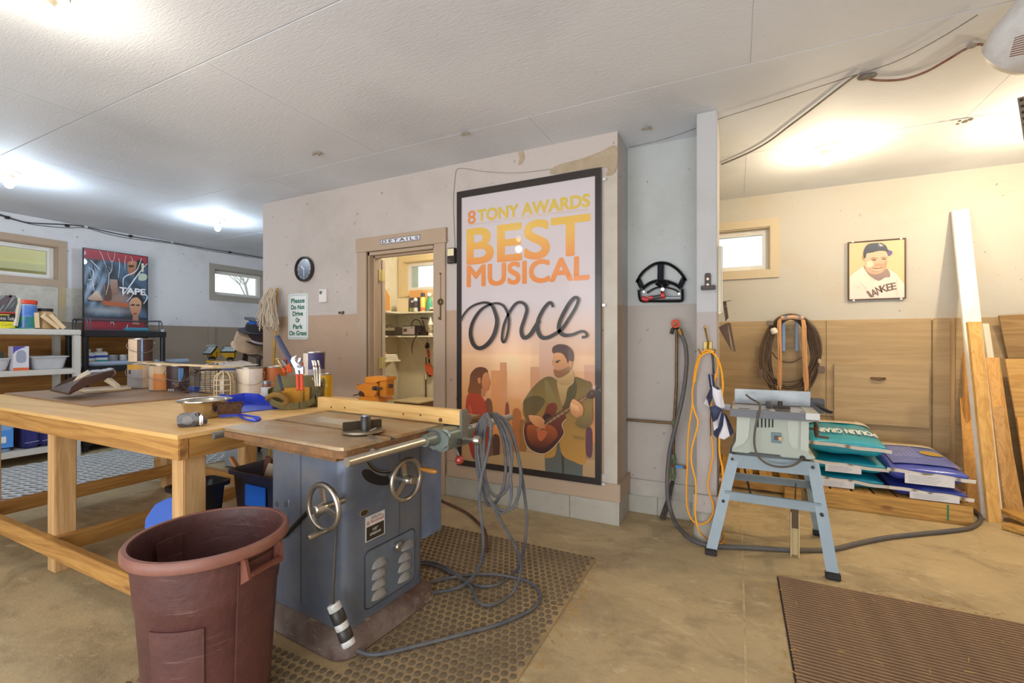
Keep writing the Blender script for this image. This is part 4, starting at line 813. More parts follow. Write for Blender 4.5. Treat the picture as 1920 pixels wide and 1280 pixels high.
# ---------------- big framed theatre poster ----------------
pf = thing('framed_poster', 'tall framed theatre poster reading BEST MUSICAL once with guitarist', 'poster', (-1.39, 3.0, .26))
PX0, PX1, PZ0, PZ1 = -1.957, -.815, .259, 2.383; YP = 2.992
BW(pf).frame(PX0, PX1, PZ0, PZ1, .040, 0, .022, FR((0, 3.008, 0), '-Y'), wt=.05, wb=.045).done('frame', mat('2b2320', .35, coat=.2), pf)
BW(pf).box(PX0+.01, PX1-.01, 2.996, 3.006, PZ0+.01, PZ1-.01).done('backing', MDK, pf)
pi_ = inv(pf)
T = lambda x, y: pi_ @ PY(x, y, 2.994)
c5 = lambda L: [(840+x/2.978, 560+y/2.978) for x, y in L]; c4 = lambda x, y: (840+x/3.5556, 240+y/3.5556)
pr_ = Print(T, Vector((0, -.0003, 0)))
cor = []
def toP(X, Z):
    d = X*fx+2.994*fy; return (960+F*(X*rx+2.994*ry)/d, 640-F*(Z-H)/d)
a_, b__, c__, d_ = toP(PX0+.02, PZ1-.02), toP(PX1-.02, PZ1-.02), toP(PX1-.02, PZ0+.02), toP(PX0+.02, PZ0+.02)
def bgf(u, v):
    if v < .42: c = mixh('cbc1c5', 'cdc0c0', v/.42)
    elif v < .60: c = mixh('cdc0c0', 'e4b083', (v-.42)/.18)
    elif v < .82: c = mixh('eebd8e', 'd98b46', (v-.60)/.22)
    else: c = mixh('d98b46', 'b48a5c', (v-.82)/.1)
    if v > .46:
        k = (math.sin(u*23+3)*math.sin(v*9)+math.sin(u*51)*.5)*.05*min(1, (v-.46)/.2)
        if u > .52: k -= .10*min(1, (v-.46)/.12)
        e = math.exp(-((u-.38)**2/.03+(v-.63)**2/.01)); c = tuple(max(0, min(1, x*(1+k)+e*.25*y)) for x, y in zip(c, (1, .75, .5)))
    return c
pr_.grid([a_, b__, c__, d_], 40, 90, bgf)
P5 = lambda L, c1, c2=None, s=0: pr_.poly(c5(L), c1, c2, s)
# blurred buildings and street
for x0, x1, y0, c in ((240, 330, 400, 'e39b62'), (290, 328, 355, 'de9c6c'), (460, 560, 380, 'd39a72'), (510, 600, 240, 'd1a890'), (760, 822, 370, 'cc9a7c'), (340, 400, 560, 'e0a060')):
    P5([(x0, y0), (x1, y0), (x1, 800), (x0, 800)], c, 'd98a48')
for x0, x1, y0, y1, c in ((205, 250, 570, 900, '7a4a2c'), (250, 290, 760, 910, '4f3426'), (318, 345, 590, 900, '8a4a30'), (360, 410, 620, 860, 'b0662e'), (400, 440, 680, 870, '94602c'), (770, 808, 720, 880, '5b3440'), (300, 360, 680, 860, 'c98444')):
    P5([(x0+4, y0), (x1-4, y0+6), (x1, (y0+y1)/2), (x1-6, y1), (x0+6, y1-4), (x0, (y0+y1)/2)], c, None, 3)
P5([(77, 905), (400, 850), (822, 900), (822, 1010), (77, 910)], 'b9935f', 'a98a66')
# woman
P5([(104, 560), (120, 525), (160, 520), (200, 560), (218, 610), (214, 700), (232, 860), (150, 900), (112, 780), (100, 640)], 'b53d1c', '8e2414', 4)
P5([(118, 600), (135, 620), (150, 720), (145, 800), (130, 760)], 'c9552a', '9e2d18', 3)
P5([(122, 470), (128, 420), (160, 385), (200, 382), (222, 398), (222, 420), (205, 440), (196, 480), (190, 540), (165, 530), (130, 525), (112, 520)], '6a3c20', '8a5026', 4)
P5([(196, 432), (205, 415), (222, 412), (230, 440), (239, 472), (232, 484), (232, 500), (222, 512), (200, 506), (190, 470)], 'd78c58', 'c47844', 4)
P5([(188, 500), (212, 506), (206, 545), (188, 545)], 'c07a48'); P5([(168, 445), (182, 440), (184, 468), (172, 470)], 'cb8450', None, 3)
# man: trousers, jacket, scarf, head
P5([(542, 880), (640, 780), (755, 870), (752, 992), (545, 962)], '5e5140', '57605a'); P5([(632, 850), (650, 850), (650, 985), (640, 985)], '3f3a34')
P5([(430, 560), (470, 500), (530, 445), (580, 435), (640, 470), (705, 435), (770, 455), (806, 480), (812, 620), (800, 700), (768, 740), (768, 915), (700, 905), (640, 870), (618, 790), (600, 870), (570, 885), (540, 870), (540, 700), (430, 660), (420, 600)], '6e5c2c', 'b88436', 4)
P5([(430, 560), (500, 540), (545, 570), (500, 640), (470, 665), (440, 690), (424, 610)], '5e4d28', '6c5528', 3)
P5([(540, 470), (560, 460), (620, 600), (600, 640), (555, 560)], '85723c', None, 3)
P5([(690, 470), (712, 450), (720, 520), (670, 640), (640, 600)], '56481f', None, 3)
P5([(700, 760), (765, 770), (765, 790), (705, 780)], '8d6a2c', None, 0)
P5([(618, 440), (650, 460), (700, 440), (702, 470), (670, 500), (660, 560), (640, 600), (625, 540), (612, 480)], 'c3a068', '9a7a48', 3)
P5([(610, 440), (640, 420), (690, 395), (704, 420), (706, 450), (680, 478), (640, 482), (618, 468)], 'cda771', 'a8844e', 3)
P5([(588, 330), (600, 300), (660, 300), (695, 330), (690, 390), (660, 420), (625, 438), (598, 425), (592, 400), (596, 388), (588, 372), (584, 360)], 'd79a62', 'b77442', 4)
P5([(592, 392), (620, 400), (660, 385), (690, 372), (680, 410), (630, 440), (600, 430)], '9a6a3c', '8a5a34', 3)
P5([(598, 398), (618, 399), (616, 407), (600, 406)], 'a84f36', None, 2); P5([(604, 346), (628, 340), (632, 346), (608, 351)], '54301c', None, 0); P5([(586, 348), (594, 345), (594, 350)], '54301c'); P5([(602, 352), (622, 349), (620, 356), (604, 357)], '3e2618', None, 2)
P5([(676, 350), (694, 345), (698, 370), (684, 382)], 'c98650', None, 3)
P5([(584, 290), (590, 268), (620, 254), (665, 260), (698, 290), (704, 330), (698, 350), (680, 345), (672, 360), (660, 330), (640, 305), (610, 300), (592, 305)], '472614', '5c331a', 4)
# guitar
P5([(430, 700), (425, 740), (440, 810), (480, 850), (540, 862), (590, 830), (640, 770), (652, 740), (640, 700), (660, 672), (652, 640), (600, 660), (612, 610), (600, 580), (560, 590), (540, 640), (510, 680), (470, 680)], '7b3416', '2c100a', 4)
P5([(450, 705), (445, 760), (470, 815), (530, 835), (580, 805), (615, 760), (600, 720), (560, 700), (500, 705)], 'a6521f', '4b1b0e', 4)
pr_.stroke(c5([(430, 700), (425, 740), (440, 810), (480, 850), (540, 862), (590, 830), (640, 770), (652, 740), (640, 700), (662, 670)]), 1.1, 'd9b98a')
pr_.ell(*c5([(558, 668)])[0], 7.5, 10, '1d0d08', 12); pr_.ell(*c5([(558, 668)])[0], 5.5, 8, '3c2016', 12)
P5([(505, 735), (560, 740), (530, 790), (508, 780)], 'b85c30', None, 3)
P5([(545, 678), (770, 540), (780, 552), (556, 700)], '6b3a1c', '5a2f18'); P5([(775, 535), (800, 508), (818, 505), (822, 545), (806, 556), (782, 552)], '5a3620', '43261a', 2)
for k in range(9): t = k/9; x = 570+200*t; y = 672-128*t; pr_.stroke(c5([(x, y), (x+12, y+16)]), .5, 'cfae80', 0)
for k in range(3): pr_.stroke(c5([(500, 728+k*5), (775, 543+k*4)]), .28, 'e0c79a', 0)
P5([(455, 650), (480, 648), (520, 655), (545, 680), (540, 700), (550, 722), (500, 710), (470, 685)], 'd99760', 'bf7a45', 3)
for k in range(4): pr_.stroke(c5([(500+k*4, 665+k*9), (525, 672+k*11), (540+k, 690+k*10)]), .4, '9e5c34', 3)
P5([(686, 590), (700, 560), (712, 560), (735, 575), (758, 600), (758, 640), (742, 660), (712, 655), (692, 630)], 'e0a26c', 'c07c48', 3)
for k in range(4): P5([(690+k*11, 588+k*5), (698+k*11, 580+k*5), (706+k*11, 612+k*5), (698+k*11, 618+k*5)], 'ecb682', 'd29460', 2)
P5([(738, 655), (770, 640), (806, 600), (812, 680), (780, 720), (735, 712), (715, 690)], '8b7134', '6b5528', 3)
# horizontal rules and handwriting
pr_.stroke([c4(133, 652), c4(333, 623)], .5, 'd9a862', 0); pr_.stroke([c4(685, 575), c4(938, 545)], .5, 'd9a862', 0)
pr_.stroke(c5([(78, 125), (95, 90), (125, 55), (165, 32), (215, 22), (250, 38), (270, 80), (280, 130), (264, 200), (228, 252), (185, 276), (150, 256), (133, 200), (142, 140), (175, 80), (215, 45), (270, 26), (315, 40), (342, 90), (346, 140), (336, 205), (320, 242), (308, 222), (318, 150), (345, 85), (375, 38), (405, 20), (434, 32), (446, 62), (434, 110), (416, 168), (420, 205), (436, 218), (465, 200), (495, 155), (515, 120)]), [3.0, 4.2, 7.6, 6.8, 4.0, 4.2, 4.6, 5.2, 7.0, 7.8], '2b211d', 7)
pr_.stroke(c5([(592, 48), (580, 22), (560, 32), (532, 70), (508, 125), (508, 180), (528, 215), (560, 217), (600, 198), (642, 168), (680, 112), (716, 52), (732, 6), (715, -6), (688, 18), (650, 82), (626, 140), (628, 182), (655, 204), (700, 200), (748, 182), (772, 188), (780, 208), (752, 216)]), [4.4, 6.2, 7.4, 6.2, 5, 6.8, 7.2, 4.5, 4.6], '2b211d', 7)
prn = pr_.done('print', pf, print_mat(.35, .5))
mg_ = bpy.data.materials.new('gold_to_orange_ink'); mg_.use_nodes = True; n_ = mg_.node_tree.nodes; l_ = mg_.node_tree.links; bb_ = n_['Principled BSDF']
g_ = n_.new('ShaderNodeNewGeometry'); s_ = n_.new('ShaderNodeSeparateXYZ'); r_ = n_.new('ShaderNodeMapRange'); cr_ = n_.new('ShaderNodeValToRGB'); l_.new(g_.outputs['Position'], s_.inputs[0]); l_.new(s_.outputs[2], r_.inputs[0]); r_.inputs[1].default_value = 1.58; r_.inputs[2].default_value = 2.26; l_.new(r_.outputs[0], cr_.inputs[0])
e_ = cr_.color_ramp.elements; e_[0].color = (*lin('e0843c'), 1); e_[1].color = (*lin('cdb545'), 1); x_ = e_.new(.32); x_.color = (*lin('e08a40'), 1); x_ = e_.new(.62); x_.color = (*lin('e2b04c'), 1)
l_.new(cr_.outputs[0], bb_.inputs['Base Color']); bb_.inputs['Coat Weight'].default_value = .6; bb_.inputs['Coat Roughness'].default_value = .03
def ptext(s, x0, x1, yt, yb, m, bold, yr=None):
    a, b_ = PY(*c4(x0, yt), 2.994), PY(*c4(x0, yb), 2.994); c = PY(*c4(x1, yr if yr else yt), 2.994)
    w_, h_ = c.x-a.x, a.z-b_.z; M_ = pi_ @ FR(((a.x+c.x)/2, 2.9935, (a.z+b_.z)/2), '-Y')
    text(s, w_, h_, M_, m, 'lettering', prn, bold, depth=.0006)
ptext('8', 134, 183, 556, 640, mat('d98a4a', .5, coat=.6), .03); ptext('TONY AWARDS', 200, 943, 548, 622, mg_, .05)
ptext('BEST', 130, 942, 678, 908, mg_, .035); ptext('MUSICAL', 130, 938, 922, 1057, mg_, .045)
ptext('I N C L U D I N G', 350, 672, 604, 623, mat('dcb87c', .5, coat=.6), .0)
# clips and shiny lamp clips at the frame's right edge
for px, py in ((1132, 336), (1131, 572), (1131, 907)):
    q = PY(px, py, 2.99); BW(pf).box(q.x-.006, q.x+.014, 2.985, 2.992, q.z-.008, q.z+.008).done('mirror_clip', mat('dfe2e2', .2, .3), pf)
# ---------------- things on the poster wall ----------------
sg = thing('road_sign', 'white sign with green letters Please Do Not Drive Or Park On Grass', 'sign')
p0, p1 = PY(541, 636, YM), PY(578.5, 549, YM); zt_ = PY(541, 552, YM).z; zb_ = PY(541, 636, YM).z; cx, cz = (p0.x+p1.x)/2, (zt_+zb_)/2; hw, hh = (p1.x-p0.x)/2, (zt_-zb_)/2
Ms = FR((cx, YM-.004, cz), '-Y'); B(Ms).prism(rrect(-hw, hw, -hh, hh, .03), -.003, .002).done('plate', mat('e3e6e4', .35), sg)
b = B(Ms); rr_ = rrect(-hw+.014, hw-.014, -hh+.014, hh-.014, .022); b.tube([(x, y, .002) for x, y in rr_], .0018, 4, closed=True); b.done('border', mat('3c7a70', .5), sg)
MG = mat('1f6b55', .5)
for k, (s, ww) in enumerate((('Please', .66), ('Do Not', .66), ('Drive', .5), ('Or', .2), ('Park', .46), ('On Grass', .84))): text(s, hw*2*ww, hh*.19*(1 if k not in (0, 5) else 1), Ms @ Matrix.Translation((0, hh*(.70-k*.285), 0)), MG, 'lettering', sg, .05, depth=.003)
tm = thing('thermostat', 'white wall thermostat to the right of the clock', 'thermostat'); p0, p1 = PY(601, 567, YM), PY(615, 542, YM); Mt = FR((0, YM, 0), '-Y')
B(Mt).box(p0.x, p1.x, p0.z, p1.z, 0, .022, .003).done('case', mat('e3ddd8', .4), tm); B(Mt).box(p0.x+.012, p0.x+.042, p1.z-.045, p1.z-.015, .022, .0228).done('display', mat('5d6258', .3), tm)
b = B(Mt); [b.box(p0.x+.052, p0.x+.058, p1.z-.02-k*.012, p1.z-.014-k*.012, .022, .0235) for k in range(2)]; tag(b.done('button', mat('8b8986', .4), tm), kind='stuff')
ck = thing('wall_clock', 'round black wall clock with dark blue face and white hands', 'clock', tuple(PY(573.5, 505, YM)))
Mc = Matrix(FR((0, 0, 0), '-Y')); rc = .118
B(Mc).lathe([(rc, 0), (rc+.004, .015), (rc, .034), (rc-.012, .036), (rc-.016, .026), (rc-.02, .02)], 48).done('case', mat('2a1d19', .3, coat=.4), ck)
B(Mc).lathe([(rc-.014, .018), (rc-.014, .0205)], 48).done('dial', mat('3a4456', .25, coat=.9), ck)
for k in range(1, 13):
    a = R(90-30*k); text(str(k), .012 if k < 10 else .02, .017, Mc @ Matrix.Translation((.083*math.cos(a), .083*math.sin(a), 0)), mat('c9ced8', .4), 'numeral', ck, .01, depth=.0212)
for nm, a, L, w_ in (('hour_hand', 138, .055, .005), ('minute_hand', -88, .080, .0035)):
    B(Mc @ Matrix.Rotation(R(a), 4, 'Z')).prism([(-.012, -w_), (L*.7, -w_*1.2), (L, 0), (L*.7, w_*1.2), (-.012, w_)], .0225, .0235).done(nm, mat('e3e6ea', .4), ck)
B(Mc).lathe([(.005, .02), (.005, .026)], 12).done('hub', mat('e3e6ea', .4), ck)
wk = thing('wall_hook_plate', 'two tiny metal hook plates on the paint line right of the thermostat', 'hook'); q = PY(641, 586, YM); b = B(FR((q.x, YM, q.z), '-Y')); b.box(-.035, -.008, -.01, .01, 0, .008).box(.005, .03, -.012, .012, 0, .006).cyl((.015, -.01, .006), (.015, -.02, .015), .003, n=6); b.done('plates', mat('564c44', .4, .5), wk)
# string mop, head up, leaning at the corner
mp_ = thing('string_mop', 'string mop leaning head up at the corner left of the grass sign', 'mop', (PY(512, 700, 2.9).x, 2.86, 0))
YMo = 2.90; q = PY(524, 538, YMo); q.y += .05; q.x -= .10; qb = Vector((q.x-.05, 2.90, 0))
BW(mp_).cyl(qb, q, .0125, n=12).done('handle', mat('c59a3c', .5, var=.3, vs=10), mp_)
qc = PY(508, 552, YMo); BW(mp_).box(qc.x-.08, qc.x+.07, qc.y-.012, qc.y+.012, qc.z-.015, qc.z+.02, .005).done('clamp', mat('b8a98c', .6), mp_)
b = BW(mp_); zb0 = PY(505, 620, YMo).z
for k in range(130):
    t = rnd.random(); x0 = qc.x-.085+.155*t; x1 = PY(489, 600, YMo).x+(PY(525, 600, YMo).x-PY(489, 600, YMo).x)*t+rnd.gauss(0, .008); yo = rnd.uniform(-.045, .02); zt2 = qc.z+.05-.05*(2*t-1)**2+rnd.uniform(-.02, .02); ze = zb0+rnd.uniform(-.005, .07)+(.05 if t < .08 else 0)
    pts = [(qc.x+(x0-qc.x)*.8, qc.y+yo*.3, zt2), (x0-(.01 if t < .5 else -.002), qc.y+yo-.01, zt2-.08)]; 
    for s in range(1, 6): f = s/5; pts.append((x0+(x1-x0)*f+rnd.gauss(0, .004), qc.y+yo-.012+rnd.gauss(0, .004), zt2-.08+(ze-zt2+.08)*f))
    b.tube(pts, rnd.uniform(.0032, .0048), 5)
tag(b.done('strings', mat('d8c8b2', .9, var=.7, vs=60, hex2='b5a28a', bump=.6, bs=300), mp_), kind='stuff')
# thin phone wire around the poster
wi = thing('thin_wall_wire', 'thin grey wire running from the small dial box over the poster to the corner', 'wire', tuple(PY(851, 330, YM)))
b = BW(wi); b.tube(spl([PY(x, y, YM-.006) for x, y in ((853, 463), (851, 420), (850, 375), (853, 335), (857, 317), (875, 316), (905, 321), (960, 324), (1000, 321), (1045, 315), (1100, 308), (1150, 293))], 4), .0022, 5); b.done('wire', mat('9c9383', .6), wi)
# ---------------- recess wall: rack, water pipe, hose ----------------
C1 = lambda x, y: (1160+x/4.925, 460+y/4.925)
YR = 3.33
rk = thing('fan_shaped_rack', 'black fan shaped plastic rack with red knobs hanging on the pale recess wall', 'rack', tuple(PY(1238, 530, YR)))
R1 = lambda L, y=3.30: [PY(*C1(*p), y) for p in L]
MBK = mat('35353b', .35, coat=.3)
def band(b, L, w, d0=.035, d1=.0, cl=False):
    pts = [(lambda q: Vector((q.x, q.z, 0)))(PY(*C1(*p), 3.30)) for p in L]; pts = spl(pts, 5, cl); n = len(pts); lo, li = [], []
    for i in range(n):
        t = (pts[(i+1) % n if cl else min(i+1, n-1)]-pts[(i-1) % n if cl else max(i-1, 0)]).normalized(); nn = Vector((-t.y, t.x, 0))*w/2; lo.append(pts[i]+nn); li.append(pts[i]-nn)
    M_ = FR((0, YR, 0), '-Y')
    for i in range(n if cl else n-1):
        j = (i+1) % n; b.M = inv(rk) @ M_; b.quadbox([(lo[i].x, lo[i].y, d1), (lo[j].x, lo[j].y, d1), (li[j].x, li[j].y, d1), (li[i].x, li[i].y, d1)], [(lo[i].x, lo[i].y, d0), (lo[j].x, lo[j].y, d0), (li[j].x, li[j].y, d0), (li[i].x, li[i].y, d0)])
    bmesh.ops.remove_doubles(b.bm, verts=b.bm.verts[:], dist=1e-5)
b = B(); band(b, [(165, 345), (205, 270), (260, 215), (330, 172), (400, 160), (470, 175), (540, 220), (590, 275), (616, 325)], .018); b.done('outer_arch', MBK, rk)
b = B(); band(b, [(180, 310), (205, 370), (225, 400)], .034); band(b, [(605, 300), (580, 350), (565, 385)], .034); tag(b.done('cheek', mat('505664', .35), rk))
b = B(); band(b, [(388, 165), (388, 250), (385, 330)], .042); b.done('centre_spoke', mat('4a5060', .35, coat=.3), rk)
b = B(); band(b, [(215, 405), (280, 355), (340, 332), (400, 328), (470, 340), (540, 370), (575, 400)], .020, .045); b.done('lower_arch', MBK, rk)
b = B(); band(b, [(262, 440), (330, 400), (400, 385), (470, 395), (530, 415), (560, 440)], .009, .05); b.done('inner_arch', MBK, rk)
b = B(); band(b, [(190, 410), (195, 470), (215, 515), (300, 516), (500, 516), (580, 512), (592, 480), (590, 400)], .016, .05); b.done('bottom_frame', MBK, rk)
b = B(); band(b, [(350, 345), (400, 370), (455, 345)], .030, .05); band(b, [(403, 370), (403, 470)], .014, .055); b.done('pivot_bracket', mat('2c2f30', .35), rk)
for x, y in ((412, 410), (240, 432), (563, 450)): q = R1([(x, y)])[0]; BW(rk).cyl((q.x, 3.275, q.z), (q.x, 3.265, q.z), .013 if x == 412 else .008, n=14).done('screw', mat('c9ccd2', .3, .5), rk)
q, q2 = R1([(300, 492)])[0], R1([(440, 470)])[0]; BW(rk).cyl((q.x, 3.255, q.z), (q2.x, 3.255, q2.z), .014, n=12).done('barrel', mat('3c3a3c', .4), rk)
MRD = mat('c02c2c', .35)
for (x, y), r0 in (((245, 498), .016), ((268, 505), .015), ((310, 490), .014), ((420, 470), .022)): q = R1([(x, y)])[0]; BW(rk).cyl((q.x-.012, 3.252, q.z), (q.x+.012, 3.252, q.z+.004), r0, n=14).done('red_knob', MRD, rk)
q, q2 = R1([(440, 488)])[0], R1([(575, 490)])[0]; BW(rk).cyl((q.x, 3.26, q.z), (q2.x, 3.26, q2.z), .008, n=10).done('rod', mat('9aa6ac', .3, .8), rk)
# spigot and pipes
wp = thing('water_pipe', 'brass water pipe with red wheel valve on the recess wall', 'pipe', tuple(PY(1266, 800, 3.30)))
C2 = lambda x, y: (1160+x/3.765, 700+y/3.765)
MPP = mat('7a6344', .5, .5, var=.7, vs=20, hex2='4c3b28'); yp = 3.29
b = BW(wp); b.tube([PY(*C1(536, 800), yp), PY(*C1(533, 1280), yp), PY(*C2(392, 345), yp), PY(*C2(385, 570), yp)], .010, 10); b.tube([PY(*C2(35, 325), yp), PY(*C2(392, 352), yp)], .009, 10); b.done('pipe', MPP, wp)
b = BW(wp); b.cyl(PY(*C2(385, 570), yp), PY(*C2(380, 750), yp), .017, n=12); b.cyl(PY(*C2(386, 600), yp), PY(*C2(385, 640), yp), .022, n=6).cyl(PY(*C2(383, 700), yp), PY(*C2(381, 735), yp), .022, n=6).cyl(PY(*C2(392, 330), yp), PY(*C2(391, 368), yp), .015, n=8); b.done('valve_body', mat('7f8a6c', .5, .4, var=.7, vs=30, hex2='59624a'), wp)
b = BW(wp); b.beam(PY(*C2(398, 654), yp-.02), PY(*C2(455, 662), yp-.02), .008, .016); b.done('valve_lever', mat('2a86c8', .4), wp); b = BW(wp); b.beam(PY(*C2(368, 650), yp-.02), PY(*C2(400, 654), yp-.02), .008, .016).beam(PY(*C2(455, 662), yp-.02), PY(*C2(480, 666), yp-.02), .008, .016); b.done('lever_rust', mat('7a3f26', .7), wp)
b = BW(wp); b.tube([PY(*C2(380, 760), yp), PY(*C2(345, 900), yp), PY(*C2(300, 1025), 3.26)], .013, 10).tube([PY(*C2(384, 762), yp), PY(*C2(352, 905), yp-.02), PY(*C2(318, 1030), 3.24)], .010, 8); b.done('foot_pipe', mat('2f2924', .7, var=.6, vs=30, hex2='574636'), wp)
qv = PY(*C1(525, 722), 3.25); b = BW(wp); b.torus(.024, .006, 20, 8, Matrix.Translation(qv) @ Matrix.Rotation(R(90), 4, 'X')); 
for k in range(4): a = R(45*k+10); b.cyl(qv+Vector((.024*math.cos(a), 0, .024*math.sin(a))), qv-Vector((.024*math.cos(a), 0, .024*math.sin(a))), .004, n=6)
b.done('red_wheel', mat('d65a3c', .45), wp); b = BW(wp); b.cyl(qv-Vector((0, .01, 0)), qv+Vector((0, .05, 0)), .008, n=8); b.tube([qv+Vector((0, .04, 0)), qv+Vector((.01, .02, -.035)), PY(*C1(548, 780), 3.26)], .012, 10).tube([qv+Vector((0, .04, 0)), PY(*C1(500, 775), 3.26)], .012, 10); b.cyl(PY(*C1(500, 770), 3.26), PY(*C1(488, 815), 3.25), .013, n=10); b.done('twin_tap', mat('4b4640', .4, .6), wp)
hs = thing('garden_hose', 'dark grey hose from the tap looping down and across the floor to the pallet', 'hose', (.3, 3.2, 0))
hp = [PY(*C1(560, 790), 3.25), PY(*C1(580, 830), 3.24), PY(*C1(615, 920), 3.23), PY(*C1(628, 1060), 3.22), PY(*C1(618, 1200), 3.22), PY(*C2(465, 80), 3.22), PY(*C2(440, 220), 3.21), PY(*C2(400, 380), 3.20), PY(*C2(362, 540), 3.19), PY(*C2(345, 700), 3.17), PY(*C2(345, 850), 3.14), PY(*C2(365, 960), 3.10)]
hp += [PZ(*C2(410, 1070), .014), PZ(*C2(500, 1160), .014), PZ(*C2(600, 1205), .014)] + [PZ(x, y, .014) for x, y in ((1345, 1024), (1400, 1026), (1450, 1029), (1500, 1031), (1560, 1029), (1610, 1018), (1660, 1008), (1720, 1001), (1780, 995), (1815, 990), (1834, 980), (1838, 968), (1825, 955))]
b = BW(hs); b.tube(spl(hp, 6), .0135, 10); b.done('hose', mat('55565a', .55, var=.7, vs=6, hex2='6c5c48', bump=.3, bs=80), hs)
b = BW(hs); b.cyl(hp[0]+Vector((0, 0, .01)), hp[1], .017, n=10); b.done('brass_coupling', mat('a4814a', .35, .7), hs)
# ---------------- post: bracket, coat hook, extension cord, dustpan ----------------
YPf = 3.0
hb_ = thing('hanger_bracket', 'small black T shaped bracket screwed to the square post', 'bracket', tuple(PY(1327, 530, YPf)))
R2 = lambda x, y, Y=YPf: PY(*C1(x, y), Y)
a, c = R2(795, 385), R2(852, 255); BW(hb_).prism(rrect(a.x, c.x, a.z, c.z, .012), 0, .012, FR((0, YPf, 0), '-Y')).done('plate', mat('3a2c24', .5), hb_)
a, c = R2(762, 415), R2(896, 372); BW(hb_).box(a.x, c.x, YPf-.045, YPf, a.z, c.z, .003).done('lip', mat('3a2c24', .5), hb_)
for y in (312, 365): q = R2(824, y); BW(hb_).cyl((q.x, YPf-.012, q.z), (q.x, YPf-.017, q.z), .0075, n=12).done('screw', mat('b9a48a', .3, .7), hb_)
chk = thing('brass_coat_hook', 'brass coat hook on the post holding the yellow extension cord', 'hook', tuple(PY(1326, 650, YPf)))
b = BW(chk); q = R2(820, 930); b.box(q.x-.024, q.x+.028, YPf-.004, YPf, q.z-.03, q.z+.03, .002); b.done('base_plate', mat('b09a5c', .5, .6), chk)
b = BW(chk); b.tube(spl([R2(822, 950, 2.99), R2(825, 890, 2.975), R2(812, 830, 2.965), R2(798, 762, 2.95)], 5), [.009]*16 and .0055, 8); b.ball(R2(798, 757, 2.95), .009, 10)
for s in (-1, 1): b.tube(spl([R2(822, 950, 2.99), R2(822+s*30, 995, 2.965), R2(822+s*58, 1000, 2.94), R2(815+s*76, 965, 2.93)], 5), .0045, 8); b.ball(R2(815+s*76, 960, 2.93), .007, 8)
b.done('hook', mat('c9a957', .25, .9), chk)
ex = thing('extension_cord', 'yellow orange extension cord draped on the post hook', 'cord', tuple(PY(1325, 800, 2.97)))
E2 = lambda L, Y0, Y1: [PY(*C2(x, y), Y0+(Y1-Y0)*i/(len(L)-1)) for i, (x, y) in enumerate(L)]
top1 = [R2(690, 1270, 2.96), R2(705, 1150, 2.95), R2(735, 1040, 2.945), R2(775, 985, 2.94), R2(825, 968, 2.94), R2(875, 985, 2.94), R2(905, 1040, 2.945), R2(915, 1120, 2.95), R2(900, 1220, 2.955)]
s1 = E2([(540, 20), (521, 120), (520, 220), (497, 380), (488, 500), (485, 650), (479, 780), (482, 930), (510, 1020), (560, 1062), (620, 1050), (665, 990), (668, 930), (642, 850), (630, 780), (652, 650), (665, 560), (652, 380), (652, 200), (672, 70), (688, 0)], 2.96, 2.955)
b = BW(ex); b.tube(spl(top1[::-1][:1]+[], 1) if 0 else spl(list(reversed(top1))+s1, 5), .0052, 8); b.done('cord_loop', mat('f0a01e', .45), ex)
top2 = [R2(700, 1265, 2.95), R2(722, 1130, 2.94), R2(752, 1035, 2.93), R2(790, 1000, 2.928), R2(830, 985, 2.928), R2(870, 995, 2.93), R2(920, 1060, 2.94), R2(950, 1160, 2.945), R2(962, 1270, 2.95)]
s2 = E2([(735, 100), (718, 300), (712, 420), (712, 560), (735, 680), (733, 760), (706, 880), (690, 1000), (715, 1080)], 2.95, 2.90)+[PZ(*C2(742, 1150), .008), PZ(*C2(735, 1190), .008), PZ(*C2(700, 1205), .008), PZ(*C2(640, 1180), .008)]+E2([(570, 1110), (541, 1000), (545, 880), (543, 760), (516, 640), (515, 540), (545, 420), (560, 340), (540, 280), (520, 210)], 2.88, 2.96)
b = BW(ex); b.tube(spl(top2+s2, 5), .0052, 8); b.done('cord_loop', mat('f3a724', .45), ex)
# folded navy and white umbrella
um = thing('folded_umbrella', 'navy and white striped umbrella hanging upside down from the post hook', 'umbrella', tuple(PY(1345, 770, 2.93)))
b = BW(um); b.tube([R2(858, 985, 2.95), R2(868, 1100, 2.95), R2(872, 1185, 2.95)], .003, 6).tube([R2(870, 985, 2.955), R2(880, 1100, 2.955), R2(880, 1185, 2.955)], .003, 6); b.done('wrist_strap', MDK, um)
b = BW(um); b.cyl(R2(852, 1190, 2.95), R2(866, 1310, 2.95), .016, .015, 14); b.done('grip', mat('252a4e', .35, coat=.4), um)
NV, WH = mat('2b3350', .6), mat('dfdbe0', .6)
def cloth(pts, y0, m, bulge=.03):
    P = [C2(*p) for p in pts]; cxp = sum(p[0] for p in P)/len(P); cyp = sum(p[1] for p in P)/len(P); b = BW(um)
    c_ = b.bm.verts.new(b.M @ PY(cxp, cyp, y0-bulge)); ring = [b.bm.verts.new(b.M @ PY(*p, y0)) for p in P]; bk = b.bm.verts.new(b.M @ PY(cxp, cyp, y0+.02)); n = len(P)
    for i in range(n): b.bm.faces.new((ring[i], ring[(i+1) % n], c_)); b.bm.faces.new((ring[(i+1) % n], ring[i], bk))
    b.done('cloth_panel', m, um, ang=60)
cloth([(655, 85), (640, 120), (600, 212), (640, 236), (665, 160), (662, 100)], 2.93, NV); cloth([(600, 212), (618, 172), (632, 190), (640, 236)], 2.92, WH, .02); cloth([(660, 88), (715, 100), (725, 160), (730, 245), (690, 230), (660, 150)], 2.93, WH); cloth([(715, 100), (725, 112), (750, 235), (725, 250), (722, 160)], 2.94, WH); cloth([(660, 88), (700, 92), (722, 112), (700, 118)], 2.925, NV, .02)
